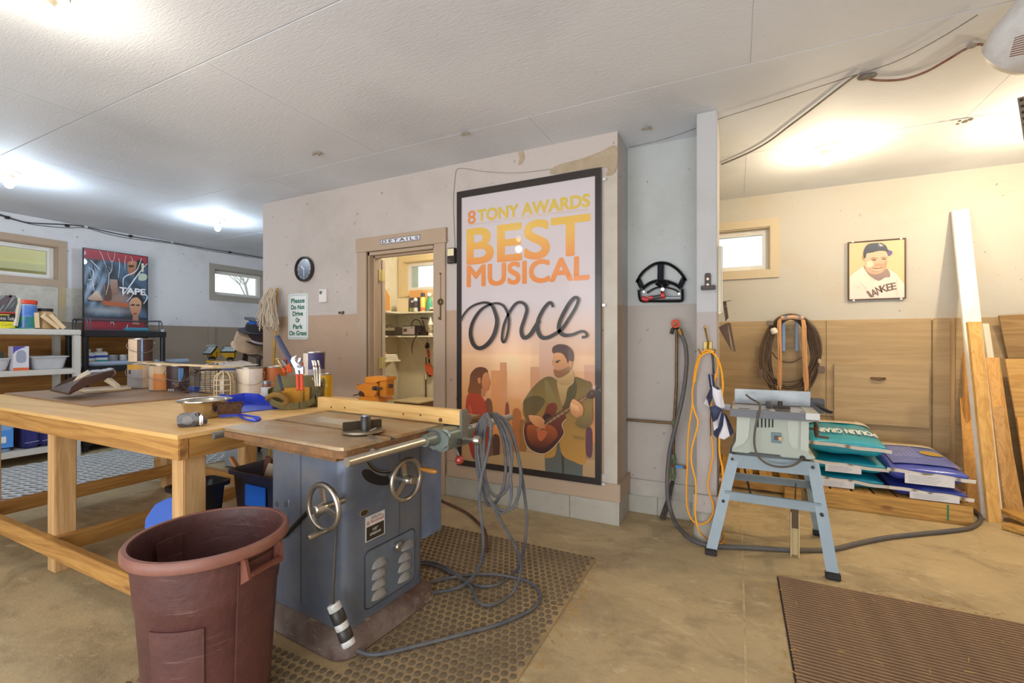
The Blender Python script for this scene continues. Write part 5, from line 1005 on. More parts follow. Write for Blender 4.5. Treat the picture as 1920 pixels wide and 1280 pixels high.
cloth([(640, 236), (690, 225), (732, 252), (700, 320), (665, 345), (650, 290)], 2.93, NV); cloth([(700, 320), (725, 260), (705, 420), (672, 400), (665, 345)], 2.93, WH); cloth([(725, 260), (745, 290), (735, 360), (705, 440), (690, 455), (668, 430), (672, 400), (705, 400)], 2.935, NV); cloth([(745, 290), (755, 320), (785, 440), (745, 466), (708, 455), (708, 430), (735, 360)], 2.93, WH); cloth([(738, 262), (765, 300), (815, 415), (785, 445), (762, 350)], 2.94, NV); cloth([(648, 250), (652, 340), (655, 440), (648, 445), (643, 330)], 2.95, NV, .01)
dpn = thing('metal_scoop', 'rusty brown metal scoop hanging from a nail beside the post', 'scoop', tuple(R2(990, 700, 3.2)))
S3 = lambda x, y, Y=3.15: PY(1300+x/5.819, 560+y/5.819, Y)
MRS = mat('5d4634', .6, .3, var=.7, vs=15, hex2='3c2c22')
b = BW(dpn); b.quadbox([S3(322, 30), S3(358, 22), S3(358, 22, 3.17), S3(322, 30, 3.17)], [S3(350, 250), S3(384, 205), S3(384, 205, 3.17), S3(350, 250, 3.17)]); b.done('handle', MRS, dpn)
b = BW(dpn)
b.quadbox([S3(275, 312), S3(372, 258), S3(402, 480), S3(420, 578)], [S3(278, 314, 3.17), S3(374, 260, 3.17), S3(402, 480, 3.17), S3(420, 578, 3.16)]); b.done('blade', MRS, dpn)
b = BW(dpn); b.quadbox([S3(385, 258), S3(410, 270), S3(462, 572), S3(440, 575)], [S3(378, 262, 3.19), S3(405, 270, 3.19), S3(455, 572, 3.19), S3(425, 500, 3.19)]); b.done('side_wall', MRS, dpn)
b = BW(dpn); b.tube([S3(300, 140, 3.2), S3(318, 95, 3.14), S3(365, 75, 3.14)], .002, 5).tube([S3(365, 28, 3.2), S3(412, 16, 3.1)], .003, 5).tube([S3(315, 60, 3.14), S3(322, 170, 3.14)], .0015, 5); b.done('nail_and_wire', mat('9a8c70', .4, .6), dpn)
sp2 = thing('aluminium_channel', 'narrow metal channel fixed upright to the side of the post', 'channel', tuple(PY(1350, 530, 3.1)))
q0, q1 = PY(1350, 589, 3.06), PY(1350, 462, 3.06); BW(sp2).box(q0.x-.012, q0.x+.006, 3.04, 3.08, q0.z, q1.z, .002).box(q0.x+.008, q0.x+.014, 3.05, 3.09, q0.z+.005, q1.z).done('channel', mat('b3a994', .4, .4), sp2)
# ---------------- right bay wall ----------------
MCC = mat('665243', .55, var=.7, vs=14, hex2='4c3a2e')
cc = thing('cable_coil', 'big coil of brown cables and plugs hung on the tan back wall', 'cable', tuple(PY(1483, 690, 4.85)))
K = lambda x, y, Y: PY(1300+x/5.819, 560+y/5.819, Y)
for k in range(11):
    l_, r2_, tp, bt = 735+k*11+rnd.uniform(-6, 6), 1400-k*12+rnd.uniform(-8, 8), 170+k*5, 1010+rnd.uniform(-60, 120); yy = 4.76+.012*k
    cx_ = (l_+r2_)/2; pts = []
    for i in range(20):
        a = 2*math.pi*i/20; xx = cx_+(r2_-l_)/2*math.sin(a)*(1+.05*math.sin(2*a+k)); v = math.cos(a); yy2 = tp+(bt-tp)*(1-v)/2; sk = -25 if v < 0 else 0
        pts.append(K(xx+sk*(-v), yy2, yy+rnd.uniform(-.01, .01)))
    b = BW(cc); b.tube(spl(pts, 3, True), rnd.choice([.0065, .008, .0095]), 7, closed=True); b.done('cable_loop', MCC if k % 3 else mat('574636', .5), cc)
for L in ([(860, 580), (900, 635), (960, 675), (1040, 692), (1110, 680), (1180, 640)], [(745, 600), (790, 760), (860, 850), (960, 898), (1040, 905), (1120, 890), (1200, 850), (1300, 740), (1360, 560), (1350, 470)]):
    b = BW(cc); b.tube(spl([K(x, y, 4.80) for x, y in L], 5), .0075, 7); b.done('cable_loop', MCC, cc)
for x, y, w_, h_, c_ in ((733, 810, 26, 45, '6a4c3a'), (1395, 775, 34, 40, '6a5340'), (835, 265, 36, 26, '6f5f4c'), (1375, 680, 14, 26, 'b8a68c')):
    q = K(x, y, 4.73); s_ = 3.9/853/5.819*1; BW(cc).box(q.x-w_*s_, q.x+w_*s_, 4.715, 4.75, q.z-h_*s_, q.z+h_*s_, .006).done('plug', mat(c_, .5), cc)
q = K(880, 350, 4.72); BW(cc).lathe([(.012, -.03), (.026, -.022), (.028, .01), (.02, .025), (.012, .028)], 18, Matrix.Translation(q) @ Matrix.Rotation(R(-20), 4, 'Y')).done('white_plug', mat('ddd6c8', .4), cc)
tw = thing('twine_hank', 'two hanks of pale orange twine hanging over the steel wall hooks', 'twine', tuple(K(1080, 500, 4.75)))
for x0, x1, ye_, n_ in ((945, 945, 1010, 16), (1200, 1235, 1030, 22)):
    b = BW(tw)
    for k in range(n_):
        a = rnd.gauss(0, 12); pts = [K((x0+60 if x0 < 1000 else x0-60)+rnd.uniform(-30, 30), 208+rnd.uniform(-8, 8), 4.74), K(x0+a, 240, 4.72)]+[K(x0+(x1-x0)*t+a+rnd.gauss(0, 5), 240+(ye_-240)*t, 4.72+rnd.uniform(-.01, .01)) for t in (.25, .5, .75)]+[K(x1+a, ye_+rnd.uniform(-60, 0), 4.72)]
        b.tube(spl(pts, 3), .0028, 5)
    tag(b.done('strands', mat('dba573', .8, var=.5, vs=60, hex2='c48e5c'), tw), kind='stuff')
b = BW(tw); b.tube([K(955, 212, 4.73), K(1080, 200, 4.72), K(1200, 212, 4.73)], .018, 8); b.done('top_bundle', mat('cfa888', .8, var=.5, vs=40, hex2='b98c6a'), tw)
brk = thing('steel_hanger', 'pair of blue grey steel wall hooks behind the twine', 'bracket', tuple(K(1050, 400, 4.9)))
for x in (985, 1128): p, q = K(x, 232, 4.93), K(x-12 if x < 1000 else x+8, 570, 4.93); b = BW(brk); b.box(p.x-.012, p.x+.012, 4.915, 4.935, q.z, p.z, .002); b.beam((p.x, 4.93, p.z), (p.x, 4.70, p.z+.02), .02, .02); b.done('hook_arm', mat('6f7f95', .4, .5), brk)
# framed portrait
pt_ = thing('framed_portrait', 'small framed portrait of a smiling player in cap and jersey on the right wall', 'picture', (1.08, 4.93, 1.58))
pa, pb = PY(1590, 563, 4.925), PY(1699, 446, 4.925); pi2 = inv(pt_); zt_ = PY(1590, 454, 4.925).z
BW(pt_).frame(pa.x, pb.x, pa.z, zt_, .009, 0, .02, FR((0, 4.944, 0), '-Y')).done('frame', mat('4a3426', .4), pt_)
T2 = lambda x, y: pi2 @ PY(x, y, 4.93)
p2 = Print(T2, Vector((0, -.0004, 0))); c8 = lambda L: [(1560+x/8, 420+y/8) for x, y in L]
p2.grid(c8([(258, 290), (1098, 228), (1104, 1112), (262, 1135)]), 12, 12, lambda u, v: mixh('dcb993', 'e6bd86', v))
P8 = lambda L, c1, c2=None, s=0: p2.poly(c8(L), c1, c2, s)
P8([(268, 790), (330, 730), (440, 655), (500, 620), (640, 700), (780, 660), (880, 690), (960, 740), (1010, 800), (1095, 920), (1100, 1110), (264, 1133)], 'eadbc8', 'decdc6')
P8([(470, 640), (520, 640), (640, 740), (770, 680), (830, 670), (870, 740), (865, 795), (800, 800), (740, 835), (690, 850), (610, 810), (540, 750)], 'a08476', '8d7672', 3)
P8([(445, 500), (470, 490), (495, 520), (495, 560), (470, 550)], 'b98c6c', None, 3)
P8([(490, 500), (500, 440), (830, 420), (832, 520), (820, 610), (800, 670), (740, 730), (660, 752), (580, 745), (520, 700), (490, 620)], 'd9b598', 'c39c80', 3)
P8([(530, 560), (600, 560), (620, 610), (570, 650), (520, 640)], 'e6c8ac', None, 3); P8([(800, 560), (825, 550), (815, 640), (780, 660), (770, 600)], 'c79478', None, 3)
P8([(640, 620), (660, 570), (700, 560), (750, 580), (765, 620), (740, 635), (700, 625), (660, 635)], 'dcae8e', 'b98868', 3)
P8([(575, 515), (620, 500), (680, 510), (680, 520), (620, 514), (580, 525)], '8a6850'); P8([(590, 535), (630, 525), (665, 540), (630, 548)], '6d4f40', None, 2); P8([(735, 505), (780, 492), (820, 500), (820, 508), (780, 502), (740, 515)], '8a6850'); P8([(745, 525), (785, 515), (812, 522), (785, 535)], '6d4f40', None, 2)
P8([(600, 650), (660, 662), (720, 655), (760, 640), (755, 655), (700, 672), (640, 672)], '9a6450', None, 2); P8([(590, 668), (660, 680), (740, 668), (700, 700), (630, 702)], 'e3bd9e', None, 3)
P8([(468, 470), (475, 400), (510, 330), (570, 292), (700, 282), (760, 292), (810, 330), (840, 385), (890, 405), (905, 430), (880, 465), (845, 475), (810, 405), (700, 400), (600, 425), (520, 440), (505, 500), (480, 510)], '4d5462', '3f4250', 3)
P8([(840, 390), (892, 408), (904, 432), (880, 466), (846, 474), (830, 430)], '63588a', None, 2)
p2.stroke(c8([(700, 328), (700, 292), (735, 330), (735, 300)]), 1.1, 'e6e2da', 0); p2.stroke(c8([(720, 340), (728, 306), (748, 338), (764, 310)]), 1.0, 'e6e2da', 0)
for L in ([(430, 880), (500, 960), (560, 1060)], [(330, 930), (420, 960)], [(970, 820), (965, 960), (985, 1080)], [(480, 730), (560, 800), (640, 850)]): p2.stroke(c8(L), .5, 'bca594', 3)
pp_ = p2.done('print', pt_)
for ch, x, y, a, w_, h_ in (('I', 562, 1050, 30, 26, 105), ('A', 632, 1030, 20, 80, 110), ('N', 700, 985, 22, 60, 105), ('K', 775, 965, 12, 80, 105), ('E', 858, 945, 10, 62, 105), ('E', 925, 930, 6, 55, 100)):
    q = PY(1560+x/8, 420+y/8, 4.9285); s_ = 3.95/853/8*.98; text(ch, w_*s_, h_*s_, pi2 @ FR(tuple(q), '-Y') @ Matrix.Rotation(R(a), 4, 'Z'), mat('6b5450', .5), 'lettering', pp_, .02, depth=.001)
for px, py in ((1599, 453), (1690, 447), (1601, 563), (1690, 560)): q = PY(px, py, 4.92); BW(pt_).box(q.x-.008, q.x+.008, 4.92, 4.93, q.z-.008, q.z+.008, .003).done('mirror_clip', mat('e8e4dc', .3), pt_)
# ---------------- pallets and feed bags ----------------
MP1 = wood('c79a50', '9a6f35', 'X', 1, .7, seed=8); MP2 = wood('c0914a', '94682f', 'Y', 1, .7, seed=9)
pl = thing('wooden_pallet', 'wooden pallet under the feed bags by the back wall', 'pallet', (.93, 4.5, 0))
for y in (4.03, 4.50, 4.88): BW(pl).box(.50, 1.395, y, y+.045, .018 if y > 4.1 else .001, .108 if y > 4.1 else .128, .004).done('stringer', MP1, pl)
x = .50
while x < 1.36: BW(pl).box(x, x+.115, 4.082+rnd.uniform(-.004, .004), 4.925, .108, .128, .003).done('deck_board', MP2, pl); x += .13
for x in (.50, .88, 1.28): BW(pl).box(x, x+.10, 4.08, 4.925, 0, .018, .002).done('bottom_board', MP2, pl)
BW(pl).box(1.262, 1.272, 4.0285, 4.0305, .02, .125).done('green_mark', mat('2c7a4a', .7), pl)
pl2 = thing('broken_pallet', 'weathered pallet of spaced slats behind the portable saw', 'pallet', (.0, 4.5, 0))
for y in (4.20, 4.55, 4.86): BW(pl2).box(-.42, .44, y, y+.04, .018, .098, .004).done('stringer', MP1, pl2)
for k in range(6): BW(pl2).box(-.42+k*.147, -.42+k*.147+.095, 4.12+rnd.uniform(-.03, .03), 4.92, .098, .116, .003).done('slat', MP2, pl2)
BW(pl2).box(.33, .44, 4.10, 4.19, .0, .095, .004).box(.33, .44, 4.08, 4.2, .1165, .135, .003).done('end_block', MP1, pl2)
def bag(name, label, x0, x1, y0, y1, z0, z1, col, top, seam=True, seed=0, lab=True, grp=None, topcol=None):
    t = thing(name, label, 'feed bag', ((x0+x1)/2, (y0+y1)/2, z0), rnd.uniform(-2, 2), grp); L, W_, Hh = (x1-x0)/2, (y1-y0)/2, (z1-z0)
    rs = random.Random(seed); b = B(); N, M2 = 20, 24; g = {}
    for sd in (0, 1):
        for i in range(N+1):
            for j in range(M2+1):
                u, v = math.sin(math.pi/2*(2*i/N-1)), math.sin(math.pi/2*(2*j/M2-1)); e = max(0, (1-abs(u)**7))**.5*max(0, (1-abs(v)**9))**.5*(1-.62*((1-v)/2)**1.5-.12*u*u if sd else 1); z = Hh/2+(Hh/2*e*(1 if sd else -1)); z += (.004*math.sin(u*7+v*3+seed)+.003*math.sin(v*11+seed)) * e
                x = u*L*(1-.05*(1-e)); y = v*W_*(1-.03*(1-e)); g[i, j, sd] = (g[i, j, 0] if sd and (i in (0, N) or j in (0, M2)) else b.bm.verts.new((x, y, max(z, 0))))
    for sd in (0, 1):
        for i in range(N):
            for j in range(M2):
                f = (g[i, j, sd], g[i+1, j, sd], g[i+1, j+1, sd], g[i, j+1, sd]); b.bm.faces.new(f if sd else f[::-1])
    b.done('sack', mat(col, .25, var=.35, vs=5, hex2=top, coat=.35, bump=.15, bs=18), t, ang=180)
    zh = lambda u, v: Hh/2+Hh/2*max(0, (1-abs(u)**7))**.5*max(0, (1-abs(v)**9))**.5*(1-.62*((1-v)/2)**1.5-.12*u*u)+.005
    def skin(u0, u1, v0, v1, c, nm, n=26):
        b = B(); q = {}
        for i in range(n+1):
            for j in range(n+1): u, v = u0+(u1-u0)*i/n, v0+(v1-v0)*j/n; q[i, j] = b.bm.verts.new((u*L, v*W_, zh(u, v)+.003))
        for i in range(n):
            for j in range(n): b.bm.faces.new((q[i, j], q[i+1, j], q[i+1, j+1], q[i, j+1]))
        b.done(nm, mat(c, .3, coat=.3, var=.3, vs=9), t, ang=180)
    if seam:
        b = B(); pts = []; n = 16; zb = Hh*.45
        for i in range(n+1):
            u = -1.05+2.1*i/n; b_ = .004*math.sin(i*.8+seed); pts.append((u*L, -W_-.012+b_*.5, zb+b_*.6-.012*u))
        for p, q in zip(pts, pts[1:]): b.quadbox([(p[0], p[1]-.002, p[2]-.012), (q[0], q[1]-.002, q[2]-.012), (q[0], q[1]+.012, q[2]-.012), (p[0], p[1]+.012, p[2]-.012)], [(p[0], p[1]-.012, p[2]+.012), (q[0], q[1]-.012, q[2]+.012), (q[0], q[1]-.004, q[2]+.013), (p[0], p[1]-.004, p[2]+.013)])
        bmesh.ops.remove_doubles(b.bm, verts=b.bm.verts[:], dist=1e-5); b.done('stitched_seam', mat('e6e2d8', .6), t)
    if lab:
        x_, w2 = lab; b = B(); b.box(x_*L-w2, x_*L+w2, -W_-.02, -W_-.017, Hh*.02, Hh*.46, .001, Matrix.Rotation(0, 4, 'X')); lb = b.done('paper_tag', mat('e3e1e0', .5, var=.2, vs=40, hex2='b9b9be'), t)
        b = B(); 
        for k in range(5): b.box(x_*L-w2*.85, x_*L+w2*(.3+.1*(k % 3)), -W_-.0208, -W_-.0201, Hh*(.10+.065*k), Hh*(.112+.065*k))
        tag(b.done('fine_print', mat('8b8c94', .6), lb), kind='stuff')
    return t, skin, zh, L, W_, Hh
TE, TE2 = '1793ab', '2fb0c6'
bag('feed_bag', 'bottom teal feed bag with white paper tag on the pallet', .53, .965, 4.14, 4.80, .130, .250, TE, TE2, seed=1, lab=(-.35, .10), grp=None)
bag('feed_bag', 'middle teal feed bag of the stack of three', .52, .975, 4.13, 4.82, .246, .372, TE, TE2, seed=2, lab=(-.2, .11))
t3, sk, zh, L, W_, Hh = bag('feed_bag', 'top teal feed bag with upside down white lettering', .50, .985, 4.11, 4.84, .366, .545, TE, TE2, seed=3, lab=False)
sk(-.92, .92, .35, .95, 'e2dccb', 'pale_band'); sk(-.7, .55, .55, .85, '9b7648', 'grain_picture')
def bagtext(t, s, cx, cy, w, h, zh, L, W_, m, rot=180, bold=.02):
    o = text(s, w, h, Matrix.Identity(4), m, 'lettering', t, bold, depth=0.001)
    ca, sa = math.cos(R(rot)), math.sin(R(rot))
    bm_ = bmesh.new(); bm_.from_mesh(o.data); bmesh.ops.triangulate(bm_, faces=bm_.faces[:]); bm_.to_mesh(o.data); bm_.free()
    for v in o.data.vertices:
        x, y = v.co.x*ca-v.co.y*sa+cx, v.co.x*sa+v.co.y*ca+cy; v.co = (x, y, zh(max(-1, min(1, x/L)), max(-1, min(1, y/W_)))+.008)
bagtext(t3, 'POULIN GRAIN', .02, -W_*.42, .38, .12, zh, L, W_, mat('e9eff0', .4))
b1, s1_, z1_, L1, W1_, H1 = bag('feed_bag', 'bottom blue feed bag of the right stack', .975, 1.40, 4.08, 4.78, .130, .240, '3743a6', '6f8ac9', seed=5, lab=(.1, .13))
b2, s2_, z2_, L2, W2_, H2 = bag('feed_bag', 'top blue feed bag with yellow oval and white front tag', .965, 1.405, 4.06, 4.80, .236, .395, '3a46a8', '7388cc', seed=6, lab=(-.02, .13))
s2_(-.93, .93, .45, .98, 'ded6c4', 'pale_band'); s2_(-.55, .75, .62, .92, 'b8924c', 'straw_picture'); s2_(-.80, .90, -.78, .40, '6a7ac6', 'front_panel')
b = B(); vs_ = []
for k in range(20): a = 2*math.pi*k/20; u, v = .48+.3*math.cos(a), -.05+.17*math.sin(a); vs_.append(b.bm.verts.new((u*L2, v*W2_, z2_(u, v)+.008)))
b.bm.faces.new(vs_); b.done('yellow_oval', mat('c2a24c', .5, var=.6, vs=60, hex2='8d6f30'), b2)
for k in range(5): bagtext(b2, 'mmmmmm mmmmm mmm'.replace('m', 'i'), -.05, W2_*(.25-.12*k), .16, .008, z2_, L2, W2_, mat('c9cfe8', .5), 180, 0) if 0 else None
b = B(); 
for k in range(6):
    v = .28-.13*k; n = 6
    for i in range(n): u0, u1 = -.6+1.0*(i+.1)/n*.7, -.6+1.0*(i+.85)/n*.7; b.face([(u0*L2, v*W2_, z2_(u0, v)+.0085), (u1*L2, v*W2_, z2_(u1, v)+.0085), (u1*L2, (v+.02)*W2_, z2_(u1, v+.02)+.0085), (u0*L2, (v+.02)*W2_, z2_(u0, v+.02)+.0085)])
tag(b.done('fine_print', mat('c9cfe6', .5), b2), kind='stuff')
# ---------------- leaning lumber ----------------
CL = lambda x, y: (1780+x/2.843, 560+y/2.843)
def plank(name, label, bl, br, tl, tr_, yt, m, th=.02, zb=0, cat='board', px=False, yb=None):
    f = (lambda p: p) if px else (lambda p: CL(*p))
    P0, P1 = (PZ(*f(bl), zb), PZ(*f(br), zb)) if yb is None else (PY(*f(bl), yb), PY(*f(br), yb)); P0.z = P1.z = zb
    P2, P3 = PY(*f(tr_), yt), PY(*f(tl), yt); zt_ = (P2.z+P3.z)/2
    t = thing(name, label, cat, tuple((P0+P1)/2)); up = ((P2+P3)/2-(P0+P1)/2).normalized(); rt = (P1-P0).normalized(); nn = rt.cross(up).normalized()
    if nn.y < 0: nn = -nn
    o = nn*th; b = BW(t); b.quadbox([P0, P1, P1+o, P0+o], [P3, P2, P2+o, P3+o]); bmesh.ops.bevel(b.bm, geom=b.bm.edges[:], offset=.0015, segments=1, affect='EDGES'); b.done('plank', m, t, ang=20); return t
WV = lambda s, a='dcae66', c='c08f4c': wood(a, c, 'Z', .9, .6, seed=s)
plank('lumber_board', 'tall white painted board leaning on the back wall', (178, 1168), (290, 1176), (15, -470), (105, -483), 4.92, mat('e9e6e0', .5, var=.15, vs=5), .018)
plank('lumber_board', 'long pine board leaning on the white board', (213, 1192), (284, 1196), (100, 122), (172, 121), 4.50, WV(1), .024)
plank('lumber_board', 'short white board top showing behind the long pine board', (330, 1085), (365, 1085), (178, 132), (212, 132), 4.925, mat('e4dcc8', .5), .015)
plank('lumber_board', 'light pine panel with wavy grain right of the long pine board', (300, 1120), (385, 1120), (196, 313), (268, 313), 4.88, WV(3, 'e0b06a', 'cf9750'), .018)
plank('lumber_board', 'knotty pine board with grey end leaning at the front right', (302, 1135), (400, 1135), (226, 562), (294, 562), 4.78, WV(12, 'cba066', 'ae8046'), .022)
plank('lumber_board', 'narrow dark pine strip left of the white board', (100, 1080), (130, 1080), (78, 285), (100, 285), 4.93, WV(5, 'c98f48', 'b17c3c'), .018)
plank('lumber_board', 'wide pine board at the left end of the lumber', (92, 1112), (170, 1130), (55, 525), (116, 525), 4.90, WV(6, 'dca457', 'c48a40'), .02)
plank('lumber_board', 'shorter pine board low in front of the wide pine one', (98, 1136), (172, 1152), (88, 775), (150, 775), 4.80, WV(7, 'c8944c', 'b27d3c'), .02)
plank('plywood_sheet', 'weathered plywood sheet behind the others at the right edge', (470, 1050), (900, 1080), (265, 90), (800, 60), 4.85, wood('a98a5c', '8d6b42', 'X', .6, .7, knots=False, seed=3), .014)
plank('plywood_sheet', 'light plywood sheet leaning in front at the right edge', (440, 1100), (900, 1140), (298, 320), (800, 320), 4.82, wood('d3a864', 'b98a4a', 'X', .6, .7, knots=False, seed=4), .014)
plank('plywood_sheet', 'short plywood offcut at the far right edge', (428, 1130), (800, 1170), (360, 632), (800, 640), 4.75, wood('dca85c', 'c48e44', 'X', .6, .7, knots=False, seed=5), .014)
lb = thing('floor_board', 'short boards lying on the floor under the leaning lumber', 'board', tuple(PZ(1905, 985)))
b = BW(lb); b.beam(PZ(1885, 985, .02), PZ(2010, 1020, .02), .09, .03); b.beam(PZ(1882, 955, .055), PZ(2010, 1010, .055), .10, .025); b.done('boards', MP1, lb)
# ---------------- ceiling things ----------------
cz = CE-.012
for nm, lab, pts, r_, c_ in (('ceiling_cable', 'thick grey cable along the ceiling from the post towards the heater', [(1353, 308), (1400, 288), (1440, 266), (1480, 236), (1520, 206), (1560, 175), (1590, 152), (1606, 141)], .006, '6d675c'),
    ('ceiling_wire', 'thin dark wire stretched across the ceiling over the post', [(1180, 276), (1240, 262), (1290, 246), (1345, 224), (1420, 200), (1500, 174), (1605, 140), (1680, 115), (1760, 73), (1833, 28)], .002, '5a544c'),
    ('heater_cable', 'rust red armoured cable from the ceiling joint to the heater', [(1612, 142), (1640, 150), (1690, 149), (1735, 135), (1775, 113), (1810, 92), (1835, 83), (1850, 88), (1866, 92)], .006, '7d4632')):
    t = thing(nm, lab, 'cable', tuple(PZ(*pts[0], cz))); b = BW(t); b.tube(spl([PZ(x, y, cz) for x, y in pts], 5), r_, 7); b.done('cable', mat(c_, .6, var=.5, vs=9, hex2='a09588'), t)
q = PZ(1622, 144, cz); t = thing('cable_splice', 'lumpy taped cable splice on the ceiling', 'splice', tuple(q)); b = BW(t); b.ball(q, .022, 12, (1.6, 1, .7)).ball(q+Vector((.03, .0, 0)), .016, 10, (1.4, 1, .8)); b.done('splice', mat('7a7265', .8, bump=.8, bs=60), t)
q = PZ(1822, 86, cz); t = thing('cobweb_lump', 'dusty cobweb lump by the heater cable', 'cobweb', tuple(q)); b = BW(t); b.ball(q, .014, 10, (1.5, 1, .8)); b.done('lump', mat('a39a8c', .9, bump=1, bs=90), t)
for (px, py), lab in (((588, 288), 'mud wasp nest on the ceiling above the clock wall'), ((866, 248), 'larger ragged wasp nest on the ceiling above the poster'), ((826, 250), 'thin dark splinter hanging from the ceiling left of the larger nest'), ((1208, 238), 'dark smudge of wasp mud on the ceiling by the post'), ((1800, 226), 'small curled wasp nest on the right ceiling')):
    q = PZ(px, py, CE-.008); t = thing('wasp_nest', lab, 'nest', tuple(q)); b = BW(t); n_ = 5
    for k in range(n_): o = Vector((rnd.uniform(-.025, .025)+k*.009, rnd.uniform(-.01, .01), -rnd.uniform(0, .02))); b.ball(q+o, rnd.uniform(.007, .013) if px != 826 else .003, 8, (1.3, 1, .7))
    b.done('mud', mat('9a8f80', .9, bump=1, bs=70), t)
ht = thing('unit_heater', 'white ceiling heater with rusty louvres at the top right', 'heater', tuple(PD(1950, 60, 1.75)))
hcn = PD(1955, 52, 1.75); Mh = Matrix.Translation(hcn) @ Matrix.Rotation(R(-63), 4, 'Z') @ Matrix.Rotation(R(0), 4, 'X')
b = B(inv(ht) @ Mh); prof = [(.02, -.19), (.09, -.185), (.125, -.16), (.14, -.10), (.15, .12), (.15, .2)]; b.lathe(prof, 28, Matrix.Rotation(R(62), 4, 'Y') @ Matrix.Translation((0, 0, .05)), sx=.9); b.done('housing', mat('dcdcdc', .35, var=.6, vs=6, hex2='a89a8c'), ht)
b = B()
for k in range(9):
    p, q = PD(1893+k*1.2, 106-k*4.3, 1.585+.002*k), PD(1935, 98-k*4.6, 1.53); b.M = inv(ht); b.tube([p, (p+q)/2-Vector((0, .01, .004)), q], .0018, 6)
tag(b.done('louver', mat('7d4a38', .6), ht), kind='stuff')
b = BW(ht); b.cyl(hcn+Vector((0, 0, .08)), Vector((hcn.x, hcn.y, CE)), .012, n=8); b.done('mount', mat('8a8680', .5, .5), ht)
ps_ = thing('perforated_strap', 'strip of perforated metal strap hanging below the heater', 'strap', tuple(PD(1918, 195, 1.9)))
b = BW(ps_); p, q = PD(1914, 182, 1.9), PD(1926, 262, 1.9); b.beam(p, q, .022, .002, up=(0, 1, 0)); st_ = b.done('strap', mat('7f7462', .4, .6), ps_)
b = BW(ps_)
for k in range(7): c = p+(q-p)*((k+.5)/7); b.cyl(c-Vector((0, .0025, 0)), c+Vector((0, .0025, 0)), .006, n=8)
tag(b.done('hole', MDK, st_), kind='stuff')
# cable along the left wall
lc_ = thing('wall_cable', 'dark cable clipped along the top of the left wall above the windows', 'cable', (XL+.02, 3, 2.5))
b = BW(lc_); b.tube(spl([PX(x, y, XL+.01) for x, y in ((-20, 401), (0, 404), (30, 413), (70, 422), (126, 427), (160, 427), (200, 438), (245, 447), (325, 457), (400, 471), (494, 485))], 5), .004, 6); b.tube(spl([PX(x, y, XL+.012) for x, y in ((-20, 398), (0, 402), (30, 412), (60, 418), (125, 421), (160, 425), (200, 434), (245, 443), (325, 455), (400, 468), (494, 483))], 5), .007, 6); b.done('cable', mat('4a4a4c', .6), lc_)
for px, py in ((14, 407), (126, 422), (161, 424), (245, 442), (322, 453), (431, 472)): q = PX(px, py, XL+.014); BW(lc_).box(XL, XL+.025, q.y-.018, q.y+.018, q.z-.02, q.z+.012, .003).done('clip', MDK if px not in (161, 322) else mat('c9c9c4', .5), lc_)
# ---------------- closet shelves and contents ----------------
MSH = mat('e3dcc6', .6, var=.3, vs=4, hex2='d0c6ab')
zs1, zs2 = PY(780, 584, 4.65).z, PY(780, 629, 4.65).z
cs = thing('closet_shelving', 'white corner shelves with curved brackets inside the closet', 'shelf', (-3.6, 4.8, zs2))
for z in (zs1, zs2):
    BW(cs).box(XC+.101, -.87, 4.65, 4.949, z-.02, z, .002).done('shelf_board', MSH, cs); BW(cs).box(XC+.101, XC+.40, 3.5, 4.649, z-.02, z, .002).done('shelf_board', MSH, cs)
    for px in (769, 795):
        x = PY(px, 600, 4.9).x; b = BW(cs); b.box(x-.01, x+.01, 4.935, 4.949, z-.24, z-.021); b.tube([(x, 4.93, z-.22), (x, 4.86, z-.10), (x, 4.78, z-.05), (x, 4.70, z-.028)], .008, 6); b.done('bracket', MSH, cs)
zlow = PZ(733, 676, .9); xl = XC+.101
lw_ = thing('low_corner_shelf', 'small white shelf on the closet left wall holding folded towels', 'shelf', (xl+.15, 4.2, 1.0))
yl = 4.45; zz = PY(751, 674, yl).z; x1_ = PY(751, 674, yl).x
BW(lw_).box(xl, x1_, 3.5, yl, zz-.02, zz, .002).done('shelf_board', MSH, lw_)
for y in (4.3, 3.9): b = BW(lw_); b.beam((xl+.01, y, zz-.30), (x1_-.02, y, zz-.02), .03, .02, up=(0, 1, 0)); b.done('brace', MSH, lw_)
for z in (zs1, zs2): b = BW(cs); b.beam((xl+.01, 4.35, z-.32), (xl+.28, 4.35, z-.025), .03, .02, up=(0, 1, 0)); b.done('brace', MSH, cs)
tl_ = thing('folded_towels', 'stack of white folded towels on the low closet shelf', 'towel', (x1_-.12, 4.33, zz))
for k in range(3): B().box(-.13, .11-.01*k, -.11, .11, .001+k*.022, .021+k*.022, .009).done('towel', mat('ece6d6', .9, bump=.4, bs=60), tl_)
rp = thing('red_rope_bundle', 'pale red rope bundle on top of the folded towels', 'rope', (x1_-.19, 4.31, zz+.068)); b = B()
for k in range(4): b.torus(.07-.012*k, .006, 16, 5, c=(.0, 0, .008+.008*(k % 3)))
b.done('rope', mat('d98a78', .8), rp)
def boxitem(name, label, cat, px0, px1, pyt, pyb, Y, depth, m, extra=None, z=None, grp=None):
    a, c = PY(px0, pyb, Y), PY(px1, pyt, Y); z0 = a.z if z is None else z; t = thing(name, label, cat, ((a.x+c.x)/2, Y+depth/2, z0), 0, grp)
    B().box(-(c.x-a.x)/2, (c.x-a.x)/2, -depth/2, depth/2, .0005, c.z-z0, .003).done('body', m, t); return t, (c.x-a.x)/2, c.z-z0
boxitem('storage_carton', 'plain cream carton on the top closet shelf', 'box', 744, 766, 560, 584, 4.72, .2, mat('e2cfab', .7), z=zs1)
